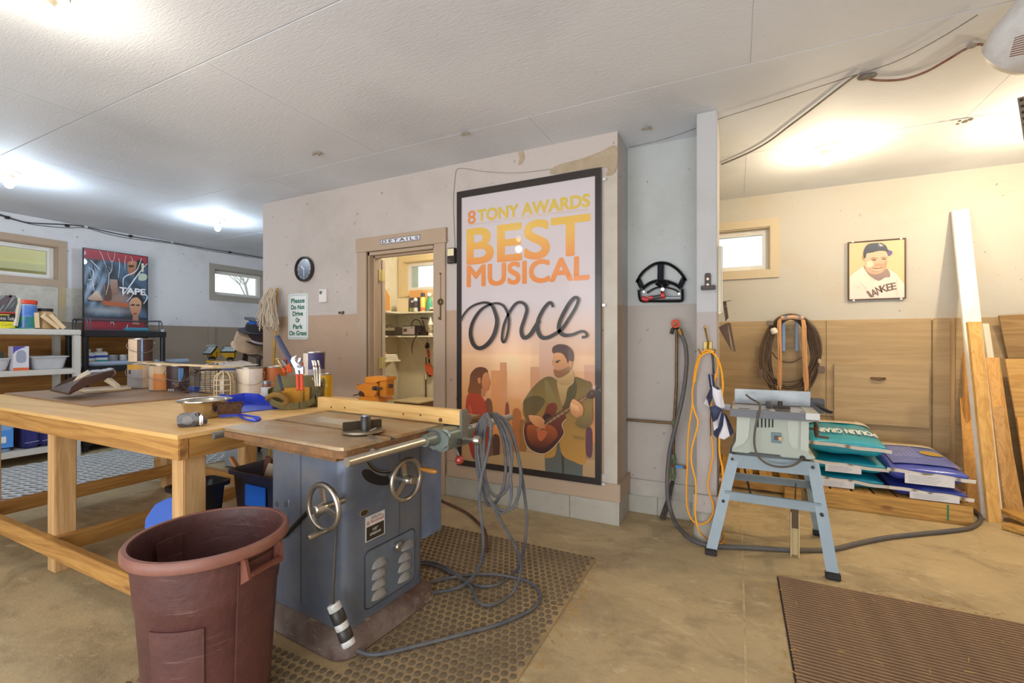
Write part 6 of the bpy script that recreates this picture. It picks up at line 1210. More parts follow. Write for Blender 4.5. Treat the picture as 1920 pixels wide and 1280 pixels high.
t, hw, hh = boxitem('bulb_box', 'dark printed box beside the cream carton on the top closet shelf', 'box', 767, 786, 557, 584, 4.70, .12, mat('4c4450', .5), z=zs1)
B().box(-hw*.85, hw*.2, -.0615, -.0605, hh*.05, hh*.3).done('green_label', mat('9aa25a', .5), t); B().box(-hw*.6, hw*.4, -.0615, -.0605, hh*.66, hh*.8).done('white_label', mat('d9d4da', .5), t)
q = PY(779, 583, 4.665); t = thing('spray_bottle', 'white capped spray can in front of the dark box', 'bottle', (q.x, 4.668, zs1)); B().lathe([(.026, .0005), (.028, .004), (.028, .05)], 16).done('base_label', mat('d8dccb', .4), t); B().lathe([(.028, .05), (.028, .125), (.02, .135)], 16).done('body', mat('4d4450', .4), t); B().lathe([(.022, .135), (.024, .14), (.024, .165), (.012, .178)], 16).done('cap', mat('dfe3ea', .4), t)
q = PY(792, 583, 4.69); t = thing('spray_can', 'yellow spray can with dark cap on the top closet shelf', 'can', (q.x, 4.70, zs1)); B().lathe([(.031, .0005), (.033, .004), (.033, .175), (.026, .185)], 18).done('body', mat('e6cf62', .35, coat=.3), t); B().lathe([(.027, .185), (.028, .19), (.028, .235), (.022, .24)], 18).done('cap', mat('4a464e', .4), t); B().lathe([(.0333, .01), (.0333, .05)], 18, cap=False).done('red_band', mat('d5755a', .4), t)
q = PY(803, 578, 4.72); t = thing('spray_bottle', 'green and blue trigger bottle at the right of the top closet shelf', 'bottle', (q.x, 4.74, zs1)); B().lathe([(.04, .0005), (.044, .01), (.044, .12), (.03, .17), (.02, .19)], 18, sy=.7).done('body', mat('4aa75c', .35, var=.8, vs=9, hex2='5c8fc4'), t); B().lathe([(.02, .19), (.03, .20), (.03, .225), (.02, .24)], 16).done('cap', mat('d5d5da', .4), t)
q = PY(812, 578, 4.67); t = thing('scrub_brush', 'brown scrub brush at the right end of the top closet shelf', 'brush', (q.x, 4.70, zs1)); B().box(-.06, .09, -.03, .03, .022, .05, .006).done('block', mat('e2d6b2', .6), t); B().box(-.055, .085, -.026, .026, .001, .022).done('bristles', mat('7a5430', .9, bump=1, bs=200), t)
boxitem('cardboard_box', 'orange brown cardboard box at the back of the top closet shelf', 'box', 768, 793, 543, 584, 4.84, .1, mat('d9a264', .7), z=zs1)
t = thing('cardboard_piece', 'pointed cardboard piece leaning on the closet left wall', 'cardboard', (xl+.05, 4.4, zs1)); yb_ = 4.35
b = BW(t); q = [PY(722, 584, yb_), PY(731, 584, yb_), PY(731, 556, yb_), PY(723, 541, yb_)]; b.quadbox([(p.x, yb_, max(p.z, zs1+.001)) for p in q], [(p.x, yb_+.008, max(p.z, zs1+.001)) for p in q]); b.done('sheet', mat('e0a867', .7), t)
# second shelf
t, hw, hh = boxitem('tool_case', 'small black carry case with handle on the lower closet shelf', 'case', 717, 741, 613, 629, 4.40, .14, mat('3b3027', .4), z=zs2)
B().box(-hw*.9, hw*.9, -.072, -.069, hh*.6, hh*.95, .001).done('pale_lid', mat('a39a88', .4), t); b = B(); b.tube(spl([(-hw*.7, -.02, hh), (-hw*.6, -.04, hh+.02), (hw*.0, -.04, hh+.028), (hw*.3, -.02, hh)], 4), .004, 6); b.done('handle', MDK, t)
t = thing('plug_adaptors', 'dark tangle of plug adaptors between the case and the charger', 'plug', (PY(748, 629, 4.68).x, 4.70, zs2)); b = B()
for k in range(9): b.ball((rnd.uniform(-.05, .05), rnd.uniform(-.02, .02), .02+rnd.uniform(0, .035)), rnd.uniform(.012, .02), 8)
b.done('plugs', mat('3a2c2a', .5), t); B().box(-.03, .02, -.035, -.02, .055, .085, .004).done('white_plug', mat('cfc6bd', .5), t)
t, hw, hh = boxitem('battery_charger', 'battery charger with grey face and looped cable on the lower closet shelf', 'charger', 754, 783, 610, 629, 4.67, .16, mat('2f2527', .4), z=zs2)
B().box(-hw*.97, hw*.62, -.083, -.0805, hh*.12, hh*.92, .001).done('face_plate', mat('b5a89d', .4), t); B().box(-hw*.8, -hw*.35, -.0838, -.083, hh*.4, hh*.7).done('display', mat('5d544e', .3), t); B().box(hw*.1, hw*.5, -.0838, -.083, hh*.74, hh*.8).done('lettering', mat('5d4c48', .4), t)
b = B(); b.tube(spl([(-hw*.3, 0, hh), (-hw*.2, 0, hh+.05), (hw*.3, 0, hh+.085), (hw*.8, 0, hh+.05), (hw*1.0, 0, hh)], 5), .005, 6); b.done('handle', MDK, t)
b = BW(t); 
for d in (0, .02): b.tube(spl([PY(785, 622, 4.66), PY(778+d*100, 632, 4.635), PY(774+d*60, 640, 4.63), PY(772+d*30, 655, 4.63), PY(774, 664, 4.63)], 4), .004, 6)
b.done('lead', mat('3c2a22', .5), t)
t = thing('clamp_stand', 'black angled clamp stand on the lower closet shelf', 'clamp', (PY(800, 629, 4.7).x, 4.72, zs2)); b = BW(t); b.beam(PY(800, 628, 4.72), PY(792, 600, 4.72), .012, .012).beam(PY(789, 596, 4.72), PY(802, 597, 4.72), .02, .02); b.box(PY(786, 629, 4.72).x, PY(801, 629, 4.72).x, 4.70, 4.76, zs2+.001, zs2+.05, .01); b.done('stand', mat('2d211e', .5), t)
for px, lab in ((806, 'white nozzle bottle with dark label on the lower closet shelf'), (816, 'second nozzle bottle half hidden by the closet door casing')):
    q = PY(px, 629, 4.66); t = thing('squeeze_bottle', lab, 'bottle', (q.x, 4.675, zs2)); B().lathe([(.028, .0005), (.031, .004), (.031, .16), (.024, .175)], 16).done('body', mat('e6e0d0', .4), t); B().lathe([(.0315, .03), (.0315, .135)], 16, cap=False).done('label', mat('6b5638', .5, var=1, vs=30, hex2='d6cba8'), t); B().lathe([(.02, .175), (.018, .19), (.01, .215), (.005, .235)], 12).done('nozzle', mat('e6e0d0' if px < 810 else 'e2a93c', .4), t)
# hanging brushes
def hang(name, label, cat, parts, hook=None):
    t = thing(name, label, cat, tuple(parts[0][1])); 
    for nm, p0, p1, w_, th_, c_ in parts: b = BW(t); b.beam(p0, p1, w_, th_, up=(0, 1, 0), bev=min(w_, th_)*.35); b.done(nm, mat(c_, .45), t)
    return t
P9 = lambda x, y, Y=4.93: PY(680+x/9.144, 640+y/9.144, Y)
t = hang('snow_brush', 'orange red hand brush hanging on the closet back wall', 'brush', [('handle', P9(1120, 130), P9(1135, 290), .03, .03, 'c8502a'), ('neck', P9(1135, 290), P9(1142, 370), .02, .02, '35211c')])
b = BW(t); pts = [P9(*p) for p in ((1100, 385), (1150, 370), (1195, 430), (1225, 510), (1215, 575), (1170, 570), (1120, 480))]; b.quadbox([(p.x, 4.935, p.z) for p in pts], [(p.x, 4.88, p.z) for p in pts]); b.done('brush_head', mat('d8663f', .4), t)
b = BW(t); pts = [P9(*p) for p in ((1100, 400), (1125, 480), (1180, 580), (1165, 605), (1115, 530), (1095, 450))]; b.quadbox([(p.x, 4.94, p.z) for p in pts], [(p.x, 4.90, p.z) for p in pts]); b.done('bristles', mat('3a2420', .9), t)
b = BW(t); b.cyl(P9(1110, 40, 4.949), P9(1110, 60, 4.89), .022, n=8).ball(P9(1105, 85, 4.92), .03, 10); b.done('hook', mat('2c1d1c', .5), t)
t = hang('long_snow_brush', 'long handled black and white brush beside the orange one in the closet', 'brush', [('upper_handle', P9(1087, 265, 4.9), P9(1085, 500, 4.9), .014, .014, '33251f'), ('grip', P9(1083, 500, 4.9), P9(1082, 650, 4.9), .024, .024, 'd9cfbc'), ('lower_handle', P9(1082, 650, 4.9), P9(1087, 975, 4.9), .016, .016, '4a3826'), ('white_head', P9(1065, 975, 4.9), P9(1110, 1180, 4.9), .055, .05, 'ddd0c4'), ('black_bristles', P9(1020, 970, 4.9), P9(1045, 1180, 4.9), .04, .045, '3a2a22')])
t, hw, hh = boxitem('low_chest', 'low cream topped chest on the closet floor', 'chest', 738, 784, 751, 800, 4.45, .45, mat('6a4a30', .6)); t.location.z = 0; ch = t.children[0]; ch.scale = (1, 1, 1)
bpy.data.objects.remove(ch); zt_ = PY(760, 752, 4.45).z; B().box(-hw, hw, -.22, .22, .0005, zt_-.02, .003).done('body', mat('6a4a30', .6), t); B().box(-hw-.01, hw+.01, -.235, .235, zt_-.02, zt_, .004).done('lid', mat('cdb98e', .6), t)
# ---------------- left wall: shelving units ----------------
XS = -6.267; MPL_ = mat('c9c3ba', .55, var=.3, vs=4, hex2='b5aea4')
def post_shelf(name, label, x0, x1, y0, y1, levels, th, m, rp_, mp_):
    t = thing(name, label, 'shelf', ((x0+x1)/2, (y0+y1)/2, 0))
    for z in levels: BW(t).box(x0, x1, y0, y1, z-th, z, .006).done('shelf_board', m, t)
    for x in (x0+.035, x1-.035):
        for y in (y0+.035, y1-.035): b = BW(t); b.cyl((x, y, 0), (x, y, levels[-1]-th*.5), rp_, n=12); b.done('post', mp_, t)
    return t
zA = 1.345
sf = thing('plastic_shelving', 'beige plastic shelving unit under the left window', 'shelf', (-6.5, 1.5, 0))
for z, t_ in ((.155, .06), (.935, .055), (1.345, .058)): BW(sf).box(-6.80, XS, .55, 2.315, z-t_, z, .006).done('shelf_board', MPL_, sf)
for x, y in ((-6.295, 2.285), (-6.295, .58), (-6.77, 2.285), (-6.77, .58)): BW(sf).box(x-.03, x+.03, y-.03, y+.03, 0, 1.29, .008).done('post', MPL_, sf)
XK = -6.42; zk = PX(200, 620, XK).z; yk0, yk1 = PX(163, 620, XK).y-.03, PX(309, 622, XK).y+.02; zk2 = PX(240, 676, XK).z; zk2b = PX(240, 686, XK).z
MBKS = mat('1f1d22', .45)
bs = thing('black_shelving', 'black plastic shelving unit beside the beige one under the TAPE poster', 'shelf', (-6.65, (yk0+yk1)/2, 0))
BW(bs).box(-6.88, XK, yk0, yk1, zk-.07, zk, .006).done('shelf_board', MBKS, bs)
tu_ = thing('cardboard_tube', 'long pale blue grey tube lying along the middle black shelf and sticking out right', 'tube', (XK-.10, (yk0+yk1)/2, zk2b))
BW(tu_).cyl((XK-.10, PX(140, 682, XK-.10).y, zk2b+(zk2-zk2b)/2+.001), (XK-.10, PX(352, 682, XK-.10).y, zk2b+(zk2-zk2b)/2+.001), (zk2-zk2b)/2, n=24).done('tube', mat('8f9cae', .45), tu_)
BW(bs).box(-6.88, XK, yk0, yk1, zk2b-.055, zk2b, .006).done('shelf_board', MBKS, bs)
for z in (.50, .12): BW(bs).box(-6.88, XK, yk0, yk1, z-.05, z, .006).done('shelf_board', MBKS, bs)
for x in (-6.85, XK-.03):
    for y in (yk0+.03, yk1-.03): BW(bs).cyl((x, y, 0), (x, y, zk-.03), .027, n=14).done('post', MBKS, bs)
BW(bs).cyl((XK-.03, yk1-.03, zk), (XK-.03, yk1-.03, zk+.03), .02, n=12).done('post_cap', mat('9ba3ad', .4), bs)
# TAPE poster
YT0 = XL+.14
tp = thing('framed_film_poster', 'glossy film poster lettered TAPE standing on the black shelving', 'poster', (YT0, 3.0, zk))
pq = [PX(156, 463.6, YT0), PX(277, 481, YT0), PX(282, 612, YT0), PX(162, 612, YT0)]; y0, y1 = pq[0].y, pq[1].y; z1 = (pq[0].z+pq[1].z)/2; z0 = zk+.004
ti = inv(tp); BW(tp).box(YT0-.02, YT0-.002, y0, y1, z0, z1).done('board', MDK, tp); BW(tp).frame(y0, y1, z0, z1, .008, -.002, .006, FR((YT0, 0, 0), '+X')).done('frame', mat('26262c', .4), tp)
T3 = lambda x, y: ti @ PX(x, y, YT0+.0005)
p3_ = Print(T3, Vector((.0005, 0, 0))); cT = lambda L: [(x/5.818, 360+y/5.818) for x, y in L]
def toT(Yv, Z): d = YT0*fx+Yv*fy; return (960+F*(YT0*rx+Yv*ry)/d, 640-F*(Z-H)/d)
def tbg(u, v):
    if v < .12: c = mixh('a8303c', '8c2c3a', v/.12)
    elif v < .82:
        k = abs(math.sin(u*9+3*math.sin(v*6)+1.2)*math.cos(v*8-u*5)); c = mixh('46627e', '1c2430', k*1.3)
        g = math.exp(-((u-.15)**2/.04+(v-.45)**2/.05))*(.5+.5*math.sin(u*40+v*22)); c = tuple(min(1, x+g*y) for x, y in zip(c, (.42, .5, .62)))
        g = math.exp(-((u-.55)**2/.05+(v-.60)**2/.012)); c = tuple(x*(1-.8*g)+g*.8*y for x, y in zip(c, lin('a88470')))
        g = math.exp(-((u-.35)**2/.12+(v-.75)**2/.002)); c = tuple(x*(1-.8*g)+g*.8*y for x, y in zip(c, lin('a9b0b6')))
    elif v < .86: c = mixh('3c4658', '222a38', u)
    else: c = mixh('b23040', '8e2a34', u)
    return c
p3_.grid([toT(y0+.008, z1-.008), toT(y1-.008, z1-.008), toT(y1-.008, z0+.008), toT(y0+.008, z0+.008)], 60, 80, tbg)
PT = lambda L, c1, c2=None, s=0: p3_.poly(cT(L), c1, c2, s)
PT([(1200, 950), (1280, 955), (1290, 1120), (1210, 1120)], 'a88a7c', '8a6250'); PT([(1130, 1000), (1200, 1010), (1220, 1170), (1140, 1190)], '5a3a30', None, 2)
PT([(1120, 1180), (1400, 1215), (1400, 1255), (1125, 1230)], 'b55c34')
PT([(1390, 790), (1400, 760), (1470, 750), (1500, 790), (1495, 850), (1450, 915), (1400, 880)], 'b9805c', '9a5f44', 3); PT([(1500, 740), (1560, 760), (1580, 830), (1520, 880), (1470, 940), (1490, 800)], '20222c', None, 3); PT([(1540, 775), (1570, 780), (1565, 870), (1545, 875)], 'd5d2b4'); PT([(1520, 890), (1600, 900), (1590, 960), (1510, 960)], 'b9c6b4', None, 2)
PT([(1400, 800), (1450, 795), (1460, 815), (1410, 822)], '3a2824', None, 2); PT([(1430, 880), (1465, 878), (1455, 892), (1432, 892)], '8a3c34', None, 2)
PT([(1410, 1210), (1440, 1150), (1510, 1140), (1540, 1190), (1530, 1300), (1480, 1370), (1430, 1320)], 'd2a080', 'b47c5c', 3); PT([(1405, 1200), (1420, 1130), (1480, 1090), (1545, 1120), (1545, 1200), (1500, 1150), (1440, 1160)], '2c2422', None, 3); PT([(1425, 1225), (1465, 1222), (1468, 1238), (1428, 1240)], '3a2620', None, 2); PT([(1485, 1225), (1520, 1228), (1518, 1242), (1487, 1240)], '3a2620', None, 2); PT([(1450, 1320), (1495, 1318), (1480, 1335), (1455, 1335)], '964438', None, 2); PT([(1445, 1350), (1500, 1345), (1520, 1450), (1440, 1440)], 'b08068', None, 0)
for L, w_ in (([(1080, 635), (1120, 720), (1160, 830)], 1.0), ([(1165, 650), (1190, 720), (1215, 760), (1240, 730), (1250, 655)], .9), ([(1217, 760), (1215, 850), (1185, 900), (1180, 1000), (1150, 1120)], 1.4), ([(1370, 690), (1358, 760), (1362, 850)], .9), ([(1420, 700), (1440, 740), (1430, 790)], .8), ([(1540, 720), (1480, 860), (1350, 930), (1340, 1030)], 2.0), ([(1600, 780), (1500, 900), (1400, 1040), (1330, 1130)], 2.6), ([(1290, 720), (1300, 800), (1285, 940)], 1.2), ([(980, 740), (1040, 800), (1090, 850)], 1.6), ([(945, 960), (1000, 940), (1010, 860), (960, 820)], 1.8), ([(1570, 1100), (1600, 1150), (1560, 1220)], 2.2), ([(1480, 1050), (1420, 1150), (1380, 1190)], 1.6), ([(1200, 1440), (1215, 1400), (1240, 1450)], 1.8), ([(1390, 1440), (1380, 1480), (1410, 1510)], 1.6)): p3_.stroke(cT(L), [w_*.4, w_, w_*.5], 'dfe8f2')
for k in range(26):
    x0, y0_ = rnd.uniform(940, 1180), rnd.uniform(760, 1080); p3_.stroke(cT([(x0, y0_), (x0+rnd.uniform(-20, 30), y0_+rnd.uniform(20, 50)), (x0+rnd.uniform(-40, 40), y0_+rnd.uniform(60, 110))]), [.2, rnd.uniform(.5, 1.3), .2], rnd.choice(['8fa6c0', 'b9cadc', '6c86a2', 'dfe8f2', '3c4c60']))
PT([(945, 1170), (1000, 1110), (1050, 1080), (1110, 1175), (1060, 1185)], 'd9c4b2', 'b08a72', 3)
pt3 = p3_.done('print', tp)
qa, qb = PX(1300/5.818, 360+1095/5.818, YT0), PX(1578/5.818, 360+1045/5.818, YT0); text('TAPE', qb.y-qa.y, .075, ti @ FR((YT0, (qa.y+qb.y)/2, (PX(1300/5.818, 360+1040/5.818, YT0).z+PX(1300/5.818, 360+1100/5.818, YT0).z)/2), '+X'), mat('e9e9ec', .4), 'lettering', pt3, .05, depth=.014)
# wire tray on black shelf
lt_ = thing('letter_tray', 'dark plastic filing tray with rounded ends on top of the black shelving', 'tray', (-6.6, 3.0, zk))
def arch(y, x0, x1, h): return spl([(x0, y, zk+.006), (x0, y, zk+h*.7), (x0+.02, y, zk+h*.95), (x0+.06, y, zk+h), (x1-.06, y, zk+h), (x1-.02, y, zk+h*.95), (x1, y, zk+h*.7), (x1, y, zk+.006)], 3)
ya_, yb_2 = PX(152, 600, -6.6).y, PX(292, 600, -6.6).y
for y in (ya_, ya_+.03, yb_2-.03, yb_2): b = BW(lt_); b.tube(arch(y, -6.80, -6.46, .135), .007, 6); b.done('end_arch', mat('4f535a', .4), lt_)
for x, z in ((-6.46, .012), (-6.48, .125), (-6.78, .125)): b = BW(lt_); b.tube([(x, ya_, zk+z), (x, yb_2, zk+z)], .006, 6); b.done('rail', mat('3c3f46', .4), lt_)
t = thing('blue_cloth', 'folded teal blue cloth on the black shelving in front of the poster', 'cloth', tuple(PX(258, 619, XK-.02))); yy0, yy1 = PX(234, 619, XK-.03).y, PX(280, 619, XK-.03).y; t.location = (XK-.05, (yy0+yy1)/2, zk); B().box(-.03, .03, -(yy1-yy0)/2, (yy1-yy0)/2, .001, .045, .014).done('cloth', mat('3f7a93', .8, bump=.6, bs=30), t)
# on black shelf 2
def bottle(name, label, px, w_, top, py, X_, body, lab1, lab2, zb, jug=True):
    q = PX(px, py, X_); h = PX(px, top, X_).z-zb; r = w_; t = thing(name, label, 'bottle', (X_-r, q.y, zb)); M_ = Matrix.Identity(4)
    B().box(-r*.6, r*.6, -r, r, .0008, h*.82, .012).lathe([(r*.35, h*.8), (r*.35, h*.9)], 14).done('body', mat(body, .4), t); B().lathe([(r*.42, h*.88), (r*.42, h), (r*.36, h*1.01)], 14).done('cap', mat(body, .4), t)
    B().box(-r*.605, r*.615, -r*1.005, r*1.005, h*.06, h*.42, .012).done('lower_label', mat(lab2, .4), t); B().box(-r*.605, r*.615, -r*1.005, r*1.005, h*.43, h*.68, .012).done('upper_label', mat(lab1, .4), t); return t
bottle('cleaner_bottle', 'small white bottle with blue and yellow label on the black shelving', 170, .050, 655, 676, XK-.16, 'd6d9e2', '31469c', 'd0a040', zk2b+.001)
bottle('cleaner_bottle', 'white bottle with blue and green label on the black shelving', 192, .068, 653, 676, XK-.16, 'd9d6d2', '2f49a4', '1f9a80', zk2b+.001)
for px, lab, c_, rr in ((212, 'grey tin with red band on the black shelving', 'a9a9b0', .046), (231, 'small white tin beside the red banded tin', 'cfcfd2', .040)):
    q = PX(px, 676, XK-.20); t = thing('small_tin', lab, 'can', (XK-.20, q.y, zk2b+.001)); B().lathe([(rr, .0008), (rr, .115), (rr*1.03, .117), (rr*1.03, .128), (rr*.9, .13)], 20).done('tin', mat(c_, .3, .4), t)
    if px == 213: B().lathe([(rr*1.01, .066), (rr*1.01, .094)], 20, cap=False).done('red_label', mat('b03036', .4), t)
# on beige shelf top
zt1 = 1.345
t = thing('plastic_jar_tall', 'tall clear jar with red lid and blue green print on the beige shelving', 'jar', (-6.40, PX(48, 613, -6.40).y, zt1)); B().lathe([(.075, .001), (.078, .006), (.078, .245), (.07, .255)], 28).done('jar', mat('9fb0c4', .15, coat=.6), t)
B().lathe([(.0795, .012), (.0795, .12)], 28, cap=False).done('green_print', mat('2f8f4a', .3, var=1, vs=12, hex2='2856b0', coat=.5), t); B().lathe([(.0795, .12), (.0795, .235)], 28, cap=False).done('blue_print', mat('2467bd', .3, var=.6, vs=10, hex2='8fa6c8', coat=.5), t); B().lathe([(.083, .25), (.085, .255), (.085, .285), (.078, .29)], 28).done('lid', mat('d8482e', .35), t)
q0, q1 = PX(-20, 611, -6.30), PX(29, 611, -6.30); hz = PX(15, 585, -6.30).z-zt1; t = thing('printed_box', 'yellow black and red printed box on the beige shelving', 'box', (-6.36, (q0.y+q1.y)/2, zt1)); hl = (q1.y-q0.y)/2
B().box(-.055, .055, -hl, hl, .001, hz*.42).done('yellow_base', mat('e0d22c', .45), t); B().box(-.055, .055, -hl, hl, hz*.42, hz*.92).done('black_field', mat('1e1c1a', .45), t); B().box(-.055, .055, -hl, hl, hz*.92, hz).done('red_edge', mat('b8282c', .45), t)
Mx_ = Matrix(((0, 0, 1, 0), (1, 0, 0, 0), (0, 1, 0, 0), (0, 0, 0, 1)))
text('Artic Tools', hl*1.1, hz*.22, Matrix.Translation((.056, hl*.35, hz*.62)) @ Mx_, mat('e6e6e2', .5), 'lettering', t, .0, shear=.3); text('Cayfin', hl*.9, hz*.22, Matrix.Translation((.056, hl*.35, hz*.22)) @ Mx_, mat('a89a20', .5), 'lettering', t, 0, shear=.4); B().box(.0555, .0562, -hl*.2, hl*.55, hz*.80, hz*.86).done('yellow_strip', mat('d8c230', .5), t)
t = thing('bagged_tools', 'clear bag of red and grey tools on top of the yellow box', 'bag', (-6.38, PX(9, 585, -6.38).y, zt1+hz+.001)); b = B()
for k in range(6): a = rnd.uniform(-.6, .6); b.beam((rnd.uniform(-.03, .03), -.07+k*.022, .008), (rnd.uniform(-.03, .03), -.02+k*.028, .14+rnd.uniform(-.03, .04)), .014, .014, bev=.004)
b.done('tools', mat('6a6c74', .4, .3, var=.6, vs=20), t); B().beam((.02, -.03, .07), (.02, .04, .17), .03, .03, bev=.008).done('red_handle', mat('a82c38', .4), t); B().prism([(-.10, 0), (.09, 0), (.11, .08), (.06, .17), (-.03, .16)], -.055, .055, Mx_, bev=.02).done('plastic_bag', mat('b9c0c6', .15, trans=.85), t)
t = thing('wood_stick', 'pale wooden stick leaning beside the red lidded jar', 'stick', (-6.34, PX(30, 612, -6.34).y, zt1)); b = BW(t); b.beam(PX(29, 611, -6.30), PX(38, 560, -6.34), .02, .03); b.done('stick', mat('d6c9b2', .7), t)
t = thing('scrap_jar', 'brown jar with black lid and wood offcuts leaning on it', 'jar', (-6.42, PX(85, 613, -6.42).y, zt1)); B().lathe([(.07, .001), (.078, .01), (.078, .15), (.055, .185)], 24).done('jar', mat('b08a58', .3, coat=.3), t); B().lathe([(.058, .185), (.058, .215)], 24).done('lid', MDK, t)
for k, (x0, x1, h) in enumerate(((-.09, -.075, .165), (-.085, .02, .14), (-.03, .06, .15))): b = B(); b.beam((.095+.014*k, (x0, .07, .105)[k], .012), (.085+.014*k, (x1-.02, -.06, .0)[k], h), .035, .012, up=(1, 0, 0)); b.done('offcut', mat('d9bb93', .7), t)
t = thing('purple_packet', 'small purple and white packet behind the scrap jar', 'packet', (-6.54, PX(66, 613, -6.54).y, zt1)); B().box(-.03, .03, -.02, .02, .001, .095, .003).done('packet', mat('6a4a9a', .5, var=1, vs=25, hex2='cfcbd6'), t)
t = thing('green_cloth', 'strip of green cloth hanging over the edge of the beige shelving', 'cloth', (-6.30, PX(32, 614, -6.30).y, zt1)); B().box(-.03, .025, -.05, .08, .0005, .006, .002).done('cloth', mat('2f9a66', .7), t)
# second beige shelf
zt2 = .935
def tub(label, y0, y1, xf, zb, h, col, flare=.03):
    t = thing('plastic_bin', label, 'bin', (xf-.16, (y0+y1)/2, zb)); hl = (y1-y0)/2; b = B(); rg = []
    for z, e in ((.001, -flare), (h*.15, -flare*.7), (h*.9, 0), (h*.92, .012), (h, .014), (h, .004), (h*.9, -.006), (.012, -flare-.004)): rg.append([b.bm.verts.new((x, y, z)) for x, y in rrect(-.15-e, .15+e, -hl-e+.014, hl+e-.014, .04, 4)])
    for q, p in zip(rg, rg[1:]):
        for i in range(len(q)): b.bm.faces.new((q[i], q[(i+1) % len(q)], p[(i+1) % len(q)], p[i]))
    b.bm.faces.new(rg[0][::-1]); b.bm.faces.new(rg[-1]); b.done('tub', mat(col, .35, var=.2, vs=6), t); return t, hl
tub('white plastic basin on the beige shelf right of the lamp box', PX(56, 690, -6.3).y, PX(133, 690, -6.3).y, -6.30, zt2, .135, 'c9cacf')
t, hl = tub('white plastic basin cut off by the left edge of the frame', PX(-30, 690, -6.3).y, PX(27, 690, -6.3).y, -6.30, zt2, .125, 'cfcfd4'); b = B(); b.box(-.05, .05, hl*.1, hl*.6, .05, .19, .01).ball((.03, hl*.2, .16), .03, 10); b.done('spray_tools', mat('3f4a40', .5), t)
q0, q1 = PX(25, 690, -6.28), PX(55, 690, -6.28); hl = (q1.y-q0.y)/2; hz = PX(40, 649, -6.28).z-zt2; t = thing('lamp_box', 'white and purple carton with a lantern drawing on the beige shelving', 'box', (-6.345, (q0.y+q1.y)/2, zt2)); B().box(-.06, .06, -hl, hl, .001, hz, .002).done('carton', mat('d5d2d8', .45), t)
B().box(.06, .0605, -hl, hl, .001, hz*.12).done('orange_strip', mat('d8683c', .45), t); B().prism([(-hl, hz), (hl*.3, hz), (hl*.6, hz*.97), (-hl*.1, hz*.90), (-hl*.7, hz*.8), (-hl, hz*.68)], 0, .0006, Matrix.Translation((.06, 0, 0)) @ Mx_).done('purple_swoosh', mat('53489a', .45), t)
b = B(Matrix.Translation((.0605, 0, 0)) @ Mx_); b.prism(spl2([(-.035, hz*.45), (-.03, hz*.75), (.0, hz*.85), (.03, hz*.75), (.035, hz*.45), (.02, hz*.33), (-.02, hz*.33)], 3), 0, .0006); b.done('lantern_drawing', mat('9a9cae', .5), t); B().box(-.062, -.02, -hl-.02, -hl+.01, .001, hz*.98).done('dark_side', MDK, t) if 0 else None
# behind: wood panel backing of shelves
# bottom shelf
t, hl = tub('clear blue storage tote on the bottom beige shelf', PX(-40, 840, -6.3).y, PX(36, 840, -6.3).y, -6.30, .156, .30, '8fb4dc'); B().box(-.17, .17, -hl-.005, hl+.005, .30, .325, .006).done('lid', mat('86b2e0', .35), t); B().box(.13, .15, -hl*.6, hl*.8, .03, .22, .01).done('blue_contents', mat('4f8fd6', .5), t); B().box(.152, .1535, hl*.0, hl*.35, .09, .15).done('white_label', mat('e2e6ea', .5), t)
for k, (a_, b_) in enumerate(((42, 74), (75, 100), (118, 134))):
    y0, y1 = PX(a_, 840, -6.32).y, PX(b_, 840, -6.32).y; t = thing('fabric_bin', ['dark blue fabric bag left of the three under the beige shelving', 'dark blue fabric bag in the middle under the beige shelving', 'dark blue fabric bag beside the shelf post'][k], 'bag', (-6.46, (y0+y1)/2, .156))
    B().box(-.16, .16, -(y1-y0)/2, (y1-y0)/2, .001, .29, .02).done('bag', mat('2c2a6c', .6, var=.5, vs=8, hex2='1d1a48', bump=.8, bs=12), t); b = B(); b.tube([(.163, -(y1-y0)/2+.01, .06), (.163, (y1-y0)/2-.01, .065)], .004, 5); b.done('trim_line', mat('8d94b0', .4), t)
# lattice sheet on the floor
la = thing('white_lattice_sheet', 'white plastic lattice sheet lying on the floor beyond the workbench', 'lattice', (-5.4, 2.2, 0)); Aq = [PZ(-120, 905), PZ(335, 893), PZ(545, 838), PZ(200, 843)]
ct = [Vector((-6.35, .9)), Vector((-4.95, .9)), Vector((-4.62, 3.4)), Vector((-6.18, 3.3))]
def lp2(u, v): return (ct[0]*(1-u)+ct[1]*u)*(1-v)+(ct[3]*(1-u)+ct[2]*u)*v
b = BW(la); NU, NV_ = 13, 22
def seg(p, q, w_=.02, z=.004):
    d = (q-p).normalized(); n_ = Vector((-d.y, d.x))*w_/2; b.quadbox([(p.x+n_.x, p.y+n_.y, z), (p.x-n_.x, p.y-n_.y, z), (q.x-n_.x, q.y-n_.y, z), (q.x+n_.x, q.y+n_.y, z)], [(p.x+n_.x, p.y+n_.y, z+.006), (p.x-n_.x, p.y-n_.y, z+.006), (q.x-n_.x, q.y-n_.y, z+.006), (q.x+n_.x, q.y+n_.y, z+.006)])
for i in range(NU):
    for j in range(NV_):
        u0, u1, v0, v1 = i/NU, (i+1)/NU, j/NV_, (j+1)/NV_; um, vm = (u0+u1)/2, (v0+v1)/2
        seg(lp2(u0, vm), lp2(um, v1), .026); seg(lp2(um, v1), lp2(u1, vm), .026); seg(lp2(u1, vm), lp2(um, v0), .026, .0045); seg(lp2(um, v0), lp2(u0, vm), .026, .0045)
tag(b.done('lattice_strips', mat('d6d9dc', .5), la), kind='stuff')
